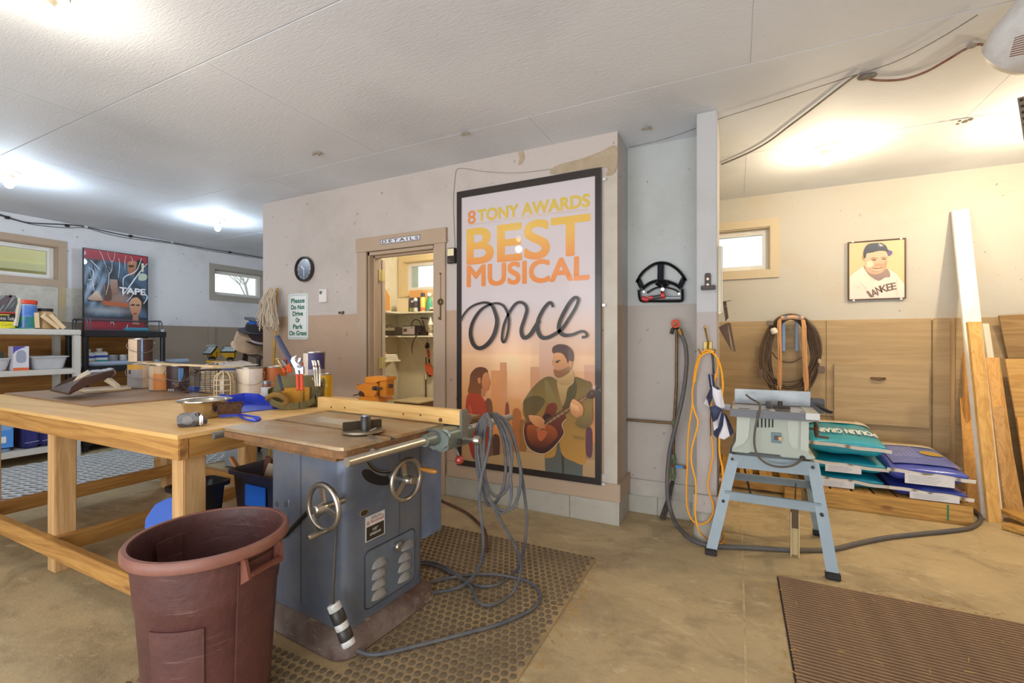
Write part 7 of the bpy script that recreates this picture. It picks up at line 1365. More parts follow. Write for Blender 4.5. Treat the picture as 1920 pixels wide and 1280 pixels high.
b = BW(la); pts = [lp2(u/30, 1) for u in range(31)]; b.tube([(p.x, p.y+.012*math.sin(k*1.1), .012) for k, p in enumerate(pts)], .006, 5); b.tube([(lp2(1, v/30).x+.012*math.sin(v*1.3), lp2(1, v/30).y, .012) for v in range(31)], .006, 5); b.done('scalloped_edge', mat('dfe2e6', .5), la)
# ---------------- work lights, hats, stool in the left rear ----------------
XW = -5.0
def WP(x, y, Y): return PY(200+x/6.4, 600+y/6.4, Y)
wl = thing('work_light', 'twin yellow halogen work light on a stand behind the workbench', 'work light', (WP(1390, 540, 3.3).x, 3.3, 0))
Yw = 3.3
zbar = WP(1300, 500, Yw).z; p0, p1 = WP(1205, 500, Yw), WP(1545, 490, Yw)
BW(wl).beam((p0.x, Yw, zbar), (p1.x, Yw, zbar), .03, .025, bev=.004).done('cross_bar', mat('d6a822', .4), wl)
BW(wl).cyl((wl.location.x, Yw, .02), (wl.location.x, Yw, zbar), .016, n=12).done('pole', mat('2b2725', .5), wl)
for a in (30, 150, 270): b = BW(wl); b.cyl((wl.location.x, Yw, .35), (wl.location.x+.35*math.cos(R(a)), Yw+.35*math.sin(R(a)), .01), .010, n=8); b.done('leg', mat('2b2725', .5), wl)
b = BW(wl); b.lathe([(.02, 0), (.04, .01), (.04, .03), (.02, .06)], 8, Matrix.Translation((wl.location.x, Yw, zbar-.07))); b.done('knob', mat('2b2725', .5), wl)
for k, (cx_, tilt, rz2) in enumerate(((1265, -38, 0), (1480, -62, 35))):
    c = WP(cx_, 380, Yw); Mh_ = Matrix.Translation((c.x, Yw, c.z)) @ Matrix.Rotation(R(rz2), 4, 'Z') @ Matrix.Rotation(R(tilt), 4, 'X')
    b = BW(wl); b.M = b.M @ Mh_; b.quadbox([(-.075, -.02, -.055), (.075, -.02, -.055), (.075, -.02, .055), (-.075, -.02, .055)], [(-.05, .075, -.035), (.05, .075, -.035), (.05, .075, .035), (-.05, .075, .035)]); hd_ = b.done('lamp_housing', mat('dfae1e', .35, coat=.3), wl)
    b = BW(wl); b.M = b.M @ Mh_; b.box(-.083, .083, -.034, -.02, -.062, .062, .004); b.done('lamp_bezel', mat('1f1d1d', .4), hd_)
    b = BW(wl); b.M = b.M @ Mh_; b.box(-.068, .068, -.037, -.034, -.048, .048); b.done('lens', mat('b8c8c6', .1, .3, coat=.8), hd_)
    b = BW(wl); b.M = b.M @ Mh_
    for i in range(7): b.tube([(-.075+.025*i, -.036, -.055), (-.075+.025*i, -.055, -.02), (-.075+.025*i, -.055, .055), (-.075+.025*i, -.036, .08)], .002, 4)
    for z in (-.02, .02): b.tube([(-.08, -.056, z), (.08, -.056, z)], .002, 4)
    tag(b.done('wire_guard', mat('5d625e', .4, .6), hd_), kind='stuff')
    b = BW(wl); pts = [(c.x-.095, Yw, c.z), (c.x-.09, Yw, c.z-.06), (c.x-.045, Yw, zbar+.012), (c.x+.045, Yw, zbar+.012), (c.x+.09, Yw, c.z-.06), (c.x+.095, Yw, c.z)]; b.tube(pts, .005, 6); b.box(c.x-.035, c.x+.035, Yw-.02, Yw+.02, zbar+.03, zbar+.06, .004); b.done('bracket', mat('26211f', .5), hd_)
def H5(x, y, Y): return PY(380+x/10.667, 560+y/10.667, Y)
YH = 3.22
st5 = thing('hat_stand', 'dark stand holding the pile of hats behind the wall corner', 'stand', (H5(1120, 1300, YH).x, YH, 0))
sx0 = st5.location.x; zst = H5(1000, 1130, YH).z
BW(st5).cyl((sx0, YH, .001), (sx0, YH, zst-.03), .02, n=12).done('pole', mat('3a2a24', .5), st5)
for a in (0, 90, 180, 270): b = BW(st5); b.beam((sx0, YH, .1), (sx0+.2*math.cos(R(a)), YH+.2*math.sin(R(a)), .012), .03, .02); b.done('foot', mat('3a2a24', .5), st5)
b = BW(st5); b.beam(H5(850, 1070, YH), H5(1180, 1180, YH), .04, .04, bev=.008); b.done('arm', mat('54463e', .5), st5); b = BW(st5); b.beam(H5(870, 1060, YH-.01), H5(835, 1290, YH-.01), .05, .03, bev=.005); b.done('clamp', mat('3c2420', .5), st5)
def hat(label, cx_, cy_, rr, hcr, col, brimw, tilt, Y=YH, band=None, sq=.8):
    c = H5(cx_, cy_, Y); t = thing('hat', label, 'hat', (c.x, Y, c.z), 0); M_ = Matrix.Rotation(R(tilt), 4, 'Y') @ Matrix.Rotation(R(8), 4, 'X')
    B(M_).lathe([(rr*brimw, .006), (rr*brimw*1.01, .0), (rr*1.05, -.012), (rr, .0), (rr*.97, hcr*.5), (rr*.85, hcr*.95), (rr*.4, hcr*1.02), (.002, hcr)], 26, sx=1, sy=sq).done('felt', mat(col, .85, var=.3, vs=9, bump=.3, bs=60), t, ang=60)
    if band: B(M_).lathe([(rr*1.03, .0), (rr*1.01, .028)], 26, sx=1, sy=sq, cap=False).done('hat_band', mat(band, .5, var=1, vs=160, hex2='2a2020'), t)
    return t
hat('tan brimless hat lowest in the pile beside the work light', 900, 960, .165, .17, 'c2a68a', 1.15, 24)
hat('dark brown hat with white stitched band in the middle of the pile', 1130, 830, .13, .12, '3a2a2c', 1.35, 22, YH+.03, 'e8e0d6')
hat('black wide brim hat under the blue one', 1080, 640, .13, .085, '26232a', 1.6, 10, YH)
hat('bright blue cap with black brim on top of the hat pile', 1080, 535, .095, .06, '1f5fc4', 1.05, 10, YH); 
bb2 = [o for o in C.objects if o.name.startswith('hat') and o.type == 'EMPTY'][-1]; B(Matrix.Rotation(R(10), 4, 'Y') @ Matrix.Rotation(R(8), 4, 'X')).prism([(-.21, 0), (-.12, -.06), (.1, -.08), (.1, .08), (-.12, .06)], .058, .066).done('brim', mat('262a34', .6), bb2)
t = thing('white_bucket_lid', 'rounded white lid beside the wall corner behind the paint cans', 'lid', (PY(478, 690, 3.0).x, 2.86, .0)); zc = PY(478, 690, 2.86).z; B().lathe([(.11, .001), (.14, .02), (.15, zc-.12), (.16, zc-.10), (.16, zc-.06), (.13, zc-.02), (.06, zc), (.002, zc+.004)], 28).done('bucket', mat('aab4c4', .4), t)
t = thing('green_bottle', 'dark green bottle standing on the floor behind the workbench', 'bottle', tuple(PZ(460, 860))); B().lathe([(.05, .001), (.055, .02), (.055, .16), (.03, .22), (.025, .25)], 18).done('bottle', mat('1f5a4a', .3, coat=.4), t)
# ---------------- things on the workbench ----------------
ZB = .847; ZH = .8575
# grey drawer pan: open sheet metal scoop propped on the hardboard
sc_ = thing('tilted_metal_pan', 'dark brown sheet metal pan tilted up on the hardboard with papers in it', 'pan', tuple(PZ(120, 738, ZH)))
D2 = lambda x, y, d: PD(x/5.818, 520+y/5.818, d)
dF, dN = 3.02, 2.80
p = {k: D2(x, y, d) for k, (x, y, d) in dict(tipL=(545, 1218, 2.95), tipR=(750, 1262, 2.80), bl=(570, 1238, 2.93), topL=(760, 1095, 3.12), ridge=(900, 1100, 2.92), rr=(1225, 1022, 3.05), rb=(1190, 1090, 3.05), tl=(1010, 1035, 3.25)).items()}
MPN = mat('553a2f', .45, .3, var=.7, vs=9, hex2='3b2922')
b = BW(sc_); q = [p['tipL'], p['tipR'], p['rr'], p['tl']]; b.quadbox([v-Vector((0, 0, .012)) for v in q], q); b.done('tray_floor', MPN, sc_)
b = BW(sc_); q = [D2(750, 1258, 2.80), D2(1195, 1080, 3.02), D2(1225, 1022, 3.02), D2(905, 1095, 2.90), D2(780, 1195, 2.82)]; b.quadbox([v+Vector((.0, .006, 0)) for v in q], q); b.done('near_side', MPN, sc_)
b = BW(sc_); q = [D2(545, 1222, 2.95), D2(600, 1240, 2.97), D2(1000, 1090, 3.2), D2(985, 1040, 3.22), D2(760, 1092, 3.1)]; b.quadbox([v+Vector((.0, .006, 0)) for v in q], q); b.done('far_side', MPN, sc_)
b = BW(sc_); b.tube(spl([D2(1240, 1010, 3.03), D2(1262, 1040, 3.03), D2(1235, 1080, 3.03), D2(1195, 1090, 3.03)], 4), .006, 6); b.done('handle', mat('4a3832', .4), sc_)
b = BW(sc_); q = [D2(1130, 1130, 2.98), D2(1175, 1095, 3.0), D2(1265, 1170, 2.95), D2(1275, 1215, 2.93), D2(1190, 1165, 2.97)]; b.quadbox([v+Vector((0, .02, 0)) for v in q], q); b.done('support_bracket', mat('c6b496', .4, .3), sc_)
t = thing('curved_wood_slat', 'pale curved wooden slat lying under the tilted pan', 'slat', tuple(D2(1150, 1235, 2.9))); q = [PZ(*((x/5.818), 520+y/5.818), ZH+.002) for x, y in ((865, 1240), (940, 1262), (1100, 1258), (1300, 1240), (1435, 1222), (1420, 1208), (1290, 1218), (1150, 1222), (1000, 1238), (900, 1242))]; b = BW(t); b.quadbox(q, [v+Vector((0, 0, .012)) for v in q]); b.done('slat', mat('dcc39c', .6), t)
t = thing('rag_and_papers', 'crumpled grey rag and paper lying in the tilted pan', 'rag', tuple(D2(1050, 1040, 3.1))); b = BW(t)
for k in range(9): b.ball(D2(1000+k*25, 1030-k*3+rnd.uniform(-8, 8), 3.08), rnd.uniform(.012, .02), 8, (1.6, 1.2, .6))
b.done('rag', mat('a8a8ae', .8, bump=1, bs=50), t); b = BW(t); q = [D2(800, 1160, 2.93), D2(990, 1070, 3.05), D2(960, 1030, 3.1), D2(850, 1090, 3.0)]; b.quadbox([v+Vector((0, 0, .012)) for v in q], [v+Vector((0, 0, .015)) for v in q]); b.done('paper', mat('d8c3a6', .7), t)
# paint cans
MTIN = mat('b9b3aa', .3, .8)
def can(label, px, py, zb, r=.083, h=.19, wraps=(('paper_label', 'e2d3bc', 0, 360, .06, .93),), bail=True, name='paint_can', dz=0, rz=0, lidc=None, d=None):
    q = PD(px, py, d) if d else PZ(px, py, zb)
    t = thing(name, label, 'can', (q.x, q.y, zb), 40+rz)
    B().lathe([(r*.97, .001), (r, .005), (r, h-.006), (r*1.02, h-.002), (r*1.02, h+.003), (r*.94, h+.003), (r*.93, h-.004), (r*.8, h-.003)], 30).done('tin', MTIN, t)
    for nm, c_, a0, a1, z0, z1 in wraps:
        b = B(); n = max(3, int((a1-a0)/12)); rr = r+.0012+(.0006 if (a1-a0) < 360 else 0); ps = [(rr*math.cos(R(a0+(a1-a0)*i/n)), rr*math.sin(R(a0+(a1-a0)*i/n))) for i in range(n+1)]
        for p_, q_ in zip(ps, ps[1:]): b.face([(p_[0], p_[1], h*z0), (q_[0], q_[1], h*z0), (q_[0], q_[1], h*z1), (p_[0], p_[1], h*z1)])
        bmesh.ops.remove_doubles(b.bm, verts=b.bm.verts[:], dist=1e-5); b.done(nm, mat(c_, .5, var=.12, vs=18), t, ang=60)
    if bail: b = B(); b.tube(spl([(r*1.02, 0, h*.82), (r*1.1, -r*.5, h*.6), (r*.6, -r*1.12, h*.42), (-r*.5, -r*1.12, h*.5), (-r*1.08, -r*.4, h*.7), (-r*1.02, 0, h*.82)], 4), .0022, 5); b.cyl((r*.98, 0, h*.82), (r*1.05, 0, h*.82), .011, n=12).cyl((-r*.98, 0, h*.82), (-r*1.05, 0, h*.82), .011, n=12); b.done('bail', mat('a59c90', .3, .8), t)
    return t
# camera-facing angle at those positions is roughly -65 degrees from +X
can('lower left paint can with yellow and grey label under the tall one', 265, 727, ZH, wraps=(('grey_label', 'a9a3a6', -170, -60, .03, .78), ('yellow_band', 'e0a53c', -170, -60, .78, .97), ('cream_label', 'd9bfa0', -60, 90, .03, .97), ('dot', '3a2c2a', -128, -112, .60, .76)), rz=0)
can('cream and brown paint can standing on top of the row of cans', 266, 679, ZH+.194, wraps=(('cream_label', 'e4c6a6', -180, -95, .04, .97), ('brown_field', '4a332a', -95, -20, .06, .97), ('blue_stripe', '7fa3cf', -78, -70, .05, .97), ('cream_foot', 'e0c4a2', -95, -20, .0, .06)), rz=10)
can('paint can with orange label second in the row', 306, 731, ZH, wraps=(('orange_label', 'dd873c', -110, -30, .04, .66), ('cream_top', 'cfae86', -110, -30, .66, .97), ('cream_label', 'dcc3a8', -200, -110, .04, .97)))
can('dark brown paint can third in the row', 338, 733, ZH, wraps=(('brown_label', '3c2320', -140, -30, .04, .97), ('blue_patch', '5a8cc0', -75, -55, .4, .9), ('white_foot', 'd5c8b8', -130, -95, .05, .13)))
can('open paint can with brown label behind the cans in the row', 300, 722, ZH, wraps=(('brown_label', '8a5a34', 0, 360, .04, .97),), bail=False)
t = thing('stir_stick_board', 'long thin pale board laid across the tops of the paint cans', 'board', tuple(PZ(330, 683, ZH+.196))); b = BW(t); zq = ZH+.1955; b.beam(PZ(282, 681, zq+.006), PZ(408, 686.5, zq+.006), .06, .010); b.done('board', wood('e2c8a0', 'caa878', 'X', 1, .7, knots=False), t)
t = thing('stack_of_papers', 'thick stack of papers and thin boards behind the wire basket', 'papers', (PZ(388, 737, ZB).x, PZ(388, 737, ZB).y+.12, ZB), 50)
for k in range(14): w_ = .13-rnd.uniform(0, .012); b = B(); b.box(-w_, w_, -.10, .10, .001+k*.0135, .0125+k*.0135, .002, Matrix.Rotation(R(rnd.uniform(-4, 4)), 4, 'Z')); b.done('sheaf', mat(rnd.choice(['e2d6c2', 'd9c4a2', 'd3cfcb', 'c2a273', '5c6fb0'] if k in (4, 12) else ['e2d6c2', 'd9c4a2', 'd8d3cc']), .7), t)
# crumpled foil on top of stack
t = thing('crumpled_paper', 'crumpled grey newspaper lying on the boxes right of the work light', 'paper', tuple(PZ(432, 690, ZB+.19))); b = B(); 
bmesh.ops.create_grid(b.bm, x_segments=14, y_segments=8, size=1)
for v in b.bm.verts: v.co = Vector((v.co.x*.16, v.co.y*.10, .02+rnd.uniform(0, .03)*(1.2-abs(v.co.x))))
b.done('sheet', mat('c2bab4', .7, var=.7, vs=20, hex2='a39b96'), t, ang=20)
# open wire basket (black)
wbk = thing('wire_basket', 'brown black wire trap basket lying on its side on the bench', 'basket', tuple(PZ(365, 740, ZB)))
MWR = mat('4b3b36', .4, .5); G4 = lambda x, y, d: PD(200+x/6.4, 600+y/6.4, d)
base = [G4(815, 850, 3.12), G4(1060, 875, 3.02), G4(1310, 860, 3.0), G4(1340, 800, 3.2), G4(1000, 790, 3.3)]
b = BW(wbk); b.tube(spl([G4(960, 610, 3.2), G4(905, 730, 3.12), G4(950, 830, 3.06), G4(1150, 870, 3.0), G4(1310, 860, 3.0), G4(1350, 700, 3.05), G4(1340, 600, 3.15)], 5), .005, 6); b.done('hoop', MWR, wbk)
b = BW(wbk)
for k in range(12):
    f = k/11; b.tube(spl([G4(960-60*math.sin(f*3.1), 615+230*f, 3.15-.08*f), G4(1080, 640+220*f-20*math.sin(f*3), 3.06-.04*f), G4(1345, 600+255*f, 3.1-.06*f)], 4), .0016, 4)
for k in range(7):
    f = k/6; b.tube(spl([G4(950+60*k, 620-8*k, 3.12), G4(930+62*k, 740, 3.02), G4(960+58*k, 868, 3.0)], 4), .0016, 4)
tag(b.done('wire_mesh', MWR, wbk), kind='stuff')
b = BW(wbk); b.tube([G4(1060, 610, 3.12), G4(1200, 600, 3.1), G4(1370, 592, 3.1)], .007, 6).ball(G4(1065, 612, 3.1), .016, 8); b.ball(G4(850, 790, 3.05), .022, 8).ball(G4(810, 770, 3.06), .014, 8).ball(G4(1290, 830, 3.0), .014, 8); b.done('latch', mat('62514c', .4, .5), wbk)
t = thing('blue_packet', 'small bright blue packet inside the wire basket', 'packet', tuple(PZ(364, 738, ZB))); B().box(-.035, .035, -.02, .02, .012, .052, .002).done('packet', mat('2f5fc4', .5), t)
# caged lamp globe
cg = thing('caged_lamp_globe', 'cream vintage caged glass lamp globe standing on the bench', 'lamp', tuple(PZ(420, 746, ZB)))
MCR = mat('d2c09c', .4); zT = PY(427, 697, cg.location.y).z-ZB; rg_ = .054
B().lathe([(rg_*1.02, .001), (rg_*1.02, .02), (rg_*.9, .022)], 24).done('base_ring', MCR, cg)
B().lathe([(rg_*.78, .02), (rg_*.8, zT*.65), (rg_*.65, zT*.85), (rg_*.3, zT*.94), (.002, zT*.95)], 24).done('glass_globe', mat('b3a184', .12, trans=.35, coat=.8), cg)
for k in range(4): b = B(); a = R(45*k+10); c_, s_ = math.cos(a), math.sin(a); b.tube(spl([(rg_*c_, rg_*s_, .01), (rg_*c_, rg_*s_, zT*.65), (rg_*.8*c_, rg_*.8*s_, zT*.88), (rg_*.3*c_, rg_*.3*s_, zT*.99), (0, 0, zT), (-rg_*.3*c_, -rg_*.3*s_, zT*.99), (-rg_*.8*c_, -rg_*.8*s_, zT*.88), (-rg_*c_, -rg_*s_, zT*.65), (-rg_*c_, -rg_*s_, .01)], 3), .0042, 6); b.done('cage_bar', MCR, cg)
for z in (.3, .52, .70): b = B(); b.torus(rg_*1.02, .0035, 28, 6, c=(0, 0, zT*z)); b.done('cage_ring', MCR, cg)
# white paint cans at right of the row
can('cream paint can with bail right of the caged globe', 470, 741, ZB, r=.086, h=.193, wraps=(('cream_label', 'ecdcc4', -190, -80, .03, .97), ('pale_label', 'd9cfc8', -80, -20, .03, .97)))
can('rusty streaked paint can behind the tool bag', 514, 737, ZB, r=.083, h=.193, wraps=(('orange_stain', 'b4622c', 0, 360, .03, .97),))
t = thing('small_bottle', 'short clear bottle with pale label in front of the rusty can', 'bottle', tuple(PZ(500, 751, ZB))); B().lathe([(.030, .001), (.032, .005), (.032, .085), (.024, .10), (.022, .108)], 20).done('bottle', mat('7a4a34', .25, coat=.5), t); B().lathe([(.0325, .03), (.0325, .088)], 20, cap=False).done('label', mat('cfd0d4', .5), t); B().lathe([(.025, .105), (.025, .125)], 18).done('cap', mat('8d8f94', .35, .6), t)
can('tall paint can with violet label behind the tool bag', 590, 742, ZB, r=.07, h=.30, name='tall_can', wraps=(('cream_label', 'e3d3c0', -190, -115, .05, .98), ('violet_field', '3f3768', -115, -20, .62, .98), ('grey_field', 'a59aa4', -115, -20, .05, .62)), bail=False)
t, = [can('yellow can at the right end of the bench row', 609, 747, ZB, r=.046, h=.16, name='yellow_can', wraps=(('yellow_label', 'ddb026', 0, 360, .02, .97), ('pale_patch', 'e6c86c', -110, -60, .5, .62)), bail=False)]
# blue dustpan and brush
BL = mat('2f45c0', .35, coat=.3)
dp_ = thing('dustpan', 'bright blue plastic dustpan behind the steel bowl', 'dustpan', tuple(PZ(470, 762, ZB)))
G5 = lambda x, y, z=ZB: PZ(400+x/5.647, 600+y/5.647, z)
f0, f1, f2, f3 = G5(75, 960), G5(300, 985), G5(700, 940), G5(420, 885)
q = [G5(85, 905), G5(260, 985), G5(698, 940), G5(600, 905), G5(330, 888)]; b = BW(dp_); b.quadbox([v+Vector((0, 0, .001)) for v in q], [v+Vector((0, 0, .004)) for v in q]); b.done('pan_floor', BL, dp_)
Yb = G5(330, 888).y; bk0, bk1 = G5(85, 905), G5(600, 905)
def wallq(a, c, ha, hc, th=.004): n_ = Vector((-(c-a).y, (c-a).x, 0)).normalized()*th; b.quadbox([a, c, c+n_, a+n_], [a+Vector((0, 0, ha)), c+Vector((0, 0, hc)), c+n_+Vector((0, 0, hc)), a+n_+Vector((0, 0, ha))])
b = BW(dp_); a_, c_, e_2, g_2 = G5(85, 905), G5(330, 885), G5(600, 900), G5(698, 938); wallq(a_, c_, .055, .065); wallq(c_, G5(470, 888), .065, .062); wallq(G5(470, 888), e_2, .062, .03); wallq(e_2, g_2, .03, .006); wallq(G5(85, 905), G5(170, 945), .05, .03); b.done('pan_wall', BL, dp_)
b = BW(dp_); h0 = G5(100, 900)+Vector((0, 0, .06)); b.beam(h0, PD(413, 744, 3.1), .03, .012, bev=.003); b.beam(PD(423, 743, 3.08), PD(446, 753, 2.9), .02, .012, bev=.003); b.done('handle', BL, dp_)
br = thing('hand_brush', 'blue handled hand brush with dark bristles in front of the dustpan', 'brush', tuple(PZ(450, 778, ZB)))
d_b = PZ(445, 778, ZB); yb3 = d_b.y
b = BW(br); pts = [PZ(*((400+x/5.647), 600+y/5.647), ZB+.012) for x, y in ((68, 1012), (160, 1005), (270, 1000))]; b.beam(pts[0], pts[2], .035, .012, bev=.003); b.tube(spl([pts[2], G5(330, 1005, ZB+.016), G5(420, 1020, ZB+.018), G5(485, 1030, ZB+.016), G5(490, 1055, ZB+.01), G5(430, 1062, ZB+.01), G5(340, 1045, ZB+.01), G5(270, 1010, ZB+.012)], 4), .006, 6); b.beam(G5(410, 1055, ZB+.010), G5(488, 1058, ZB+.010), .015, .016, bev=.003); b.done('handle', BL, br)
b = BW(br); P0, P1 = pts[0]+Vector((.005, 0, 0)), pts[2]; n_s = 90
for k in range(n_s):
    f = rnd.random(); g = rnd.uniform(-.014, .014); c = P0+(P1-P0)*f+Vector((g*.2, g, .006)); fan = (f-.5)*.03; b.cyl(c, c+Vector(((P1-P0).normalized().x*fan, (P1-P0).normalized().y*fan+g*.3, .058+rnd.uniform(-.005, .003))), .0022, n=4)
b.box(-.05, .05, -.011, .011, 0, .05, 0, Matrix.Translation((P0+P1)/2+Vector((0, 0, .006))) @ Matrix.Rotation(math.atan2((P1-P0).y, (P1-P0).x), 4, 'Z'))
tag(b.done('bristles', mat('3d2b20', .9, var=.8, vs=90, hex2='7a4f28'), br), kind='stuff')
# steel bowl and tape measure
qr0, qr1 = PZ(322, 757, ZB+.085), PZ(418, 754, ZB+.085); cb = (qr0+qr1)/2; rb_ = .108
bw_ = thing('steel_bowl', 'stainless steel bowl with flared rim near the bench corner', 'bowl', (PZ(372, 783, ZB).x, PZ(372, 783, ZB).y+.03, ZB))
B().lathe([(.07, .001), (.078, .006), (.088, .05), (.098, .078), (.108, .082), (.118, .084), (.118, .087), (.106, .086), (.096, .08), (.085, .05), (.074, .009), (.002, .006)], 48, cap=False).done('bowl', mat('c9c2b6', .16, 1), bw_, ang=60)
tmz = thing('tape_measure', 'black and silver tape measure in front of the steel bowl', 'tape measure', tuple(PZ(356, 799, ZB)), 50)
B().prism(rrect(-.042, .036, .001, .058, .014, 5), -.024, .024, Matrix(((1, 0, 0, 0), (0, 0, -1, 0), (0, 1, 0, 0), (0, 0, 0, 1))), bev=.006).done('case', mat('33261f', .35, coat=.3, bump=.3, bs=90), tmz); B(Matrix(((1, 0, 0, 0), (0, 0, -1, 0), (0, 1, 0, 0), (0, 0, 0, 1)))).lathe([(.02, .024), (.02, .0255)], 20, Matrix.Translation((-.003, .03, 0))).done('round_badge', mat('5a5450', .3, .4), tmz)
B().box(.0365, .052, -.022, .022, .002, .050, .005).done('silver_nose', mat('b5ada6', .25, .8), tmz); B().box(.052, .064, -.014, .014, .006, .030, .004).done('tape_hook', mat('2f2a28', .4), tmz)
# tool bag
MOL = mat('6e6440', .8, var=.6, vs=8, hex2='55492f', bump=.6, bs=90); MGD = mat('c08a2c', .8, var=.6, vs=9, hex2='a8721f', bump=.5, bs=60)
tb = thing('tool_bag', 'olive canvas tool bag with mustard pocket on the workbench', 'bag', (PZ(552, 763, ZB).x, PZ(552, 763, ZB).y+.03, ZB), 48)
tbI = inv(tb); rg3 = []; b = B()
for z, ex_, ey in ((.002, .125, .06), (.02, .135, .07), (.09, .135, .068), (.15, .12, .055), (.175, .115, .05)): rg3.append([b.bm.verts.new((x+.004*math.sin(i*2.3+z*40), y+.003*math.sin(i*1.7), z)) for i, (x, y) in enumerate(rrect(-ex_, ex_, -ey, ey, .035, 4))])
for q, p_ in zip(rg3, rg3[1:]):
    for i in range(len(q)): b.bm.faces.new((q[i], q[(i+1) % len(q)], p_[(i+1) % len(q)], p_[i]))
b.bm.faces.new(rg3[0][::-1]); b.bm.faces.new(rg3[-1]); b.done('bag_body', MOL, tb, ang=60)
b = B(); b.quadbox([(-.075, -.078, .028), (.06, -.078, .026), (.06, -.066, .026), (-.075, -.066, .028)], [(-.085, -.088, .118), (.062, -.084, .116), (.062, -.07, .116), (-.085, -.07, .118)]); bmesh.ops.bevel(b.bm, geom=b.bm.edges[:], offset=.004, segments=2, affect='EDGES'); b.done('front_pocket', MGD, tb)
B().box(.026, .028, -.090, -.07, .03, .115).done('pocket_seam', MOL, tb)
b = B(); L = spl([(-.13, -.02, .10), (-.15, -.07, .09), (-.13, -.12, .05), (-.07, -.135, .024), (.01, -.13, .022), (.07, -.11, .036), (.12, -.08, .09), (.14, -.05, .13), (.125, -.03, .15)], 5)
for p_, q_ in zip(L, L[1:]): b.quadbox([p_+Vector((0, 0, -.018)), q_+Vector((0, 0, -.018)), q_+Vector((0, .004, -.018)), p_+Vector((0, .004, -.018))], [p_+Vector((0, 0, .018)), q_+Vector((0, 0, .018)), q_+Vector((0, .004, .018)), p_+Vector((0, .004, .018))])
bmesh.ops.remove_doubles(b.bm, verts=b.bm.verts[:], dist=1e-5); b.done('shoulder_strap', mat('7d7248', .8, var=.4, vs=20, bump=.4, bs=120), tb, ang=70)
b = B(); b.tube(spl([(.07, -.06, .165), (.09, -.07, .14), (.11, -.07, .12), (.12, -.065, .10)], 4), .003, 6); b.torus(.010, .002, 14, 5, Matrix.Rotation(R(90), 4, 'X'), c=(.115, -.11, .07)); b.done('snap_clip', mat('b59a6a', .3, .8), tb)
b = B(); b.tube(spl([(-.15, -.085, .06), (-.12, -.125, .085), (-.08, -.135, .08), (-.05, -.13, .05), (-.07, -.125, .03)], 4), .015, 8); b.done('rolled_flap', mat('8a6a30', .8), tb)
t1 = thing('slip_joint_pliers', 'silver water pump pliers with red handles standing in the tool bag', 'pliers', tuple(PD(565, 700, 2.38)))
G6 = lambda x, y, d=2.36: PD(400+x/5.647, 600+y/5.647, d)
MSV = mat('a4a8b2', .35, .8)
b = BW(t1); q = [G6(*v) for v in ((818, 430), (830, 395), (885, 373), (860, 400), (862, 430), (885, 455), (915, 470), (950, 500), (950, 570), (922, 575), (920, 530), (895, 530), (905, 575), (875, 580), (862, 510), (835, 470))]; b.quadbox([v+Vector((0, .010, 0)) for v in q], q); b.done('lower_jaw', MSV, t1)
b = BW(t1); q = [G6(*v, 2.35) for v in ((890, 440), (905, 400), (928, 398), (920, 430), (905, 450))]; b.quadbox([v+Vector((0, .010, 0)) for v in q], q); b.cyl(G6(905, 490, 2.35), G6(905, 490, 2.37), .01, n=12); b.done('upper_jaw', MSV, t1)
for x0, x1, y1 in ((890, 897, 740), (935, 940, 740)): b = BW(t1); b.cyl(G6(x0, 572, 2.365), G6(x1, y1, 2.33), .0078, .0085, 10); b.done('red_grip', mat('d24a2e', .4), t1)
t1 = thing('hammer', 'blue grey handled hammer sticking up out of the tool bag', 'hammer', tuple(PD(540, 680, 2.5))); b = BW(t1); b.beam(G6(668, 160, 2.46), G6(845, 480, 2.52), .030, .018, up=(0, 1, 0), bev=.004); b.done('handle', mat('4d5470', .55, bump=.5, bs=200), t1); b = BW(t1); p_ = G6(700, 172, 2.447); b.cyl(p_, p_+Vector((0, .003, 0)), .003, n=8); b.done('hole', MDK, t1)
t1 = thing('tin_snips', 'brass headed cutters with orange handles in the tool bag', 'cutters', tuple(PD(530, 690, 2.5))); b = BW(t1); b.cyl(G6(670, 412, 2.5), G6(740, 530, 2.5), .004, n=6).cyl(G6(660, 418, 2.5), G6(695, 410, 2.5), .006, n=8); b.done('awl', mat('b99a5c', .3, .7), t1)
b = BW(t1); b.beam(G6(725, 420, 2.5), G6(775, 480, 2.5), .012, .006, up=(0, 1, 0)); b.done('blade', MSV, t1)
for x0, y0, x1, y1 in ((735, 510, 760, 555), (785, 475, 800, 555), (800, 460, 825, 550)): b = BW(t1); b.beam(G6(x0, y0, 2.49), G6(x1, y1, 2.47), .014, .012, up=(0, 1, 0), bev=.003); b.done('orange_grip', mat('c85426', .4), t1)
t1 = thing('metal_tongs', 'bright bent metal strips at the right side of the tool bag', 'tongs', tuple(PD(592, 690, 2.5)))
for x0, x1 in ((1060, 1085), (1085, 1105), (1120, 1128)): b = BW(t1); b.tube(spl([G6(x0-12, 425, 2.5), G6(x0, 470, 2.5), G6(x0+10, 540, 2.5), G6(x1, 700, 2.45)], 4), .0055, 6); b.done('strip', mat('cfc8ba', .2, .9), t1)
t1 = thing('marker_pen', 'dark blue marker at the left side of the tool bag', 'pen', tuple(PD(524, 710, 2.42))); b = BW(t1); b.cyl(G6(688, 580, 2.42), G6(735, 740, 2.38), .008, n=10); b.done('pen', mat('2c3348', .4), t1)
t1 = thing('pliers_handles', 'dark red handled tool behind the pliers in the bag', 'tool', tuple(PD(566, 690, 2.5))); b = BW(t1); b.cyl(G6(938, 450, 2.5), G6(940, 560, 2.5), .008, n=10).cyl(G6(765, 400, 2.52), G6(770, 520, 2.52), .009, n=10); b.done('handles', mat('a0432c', .4), t1)
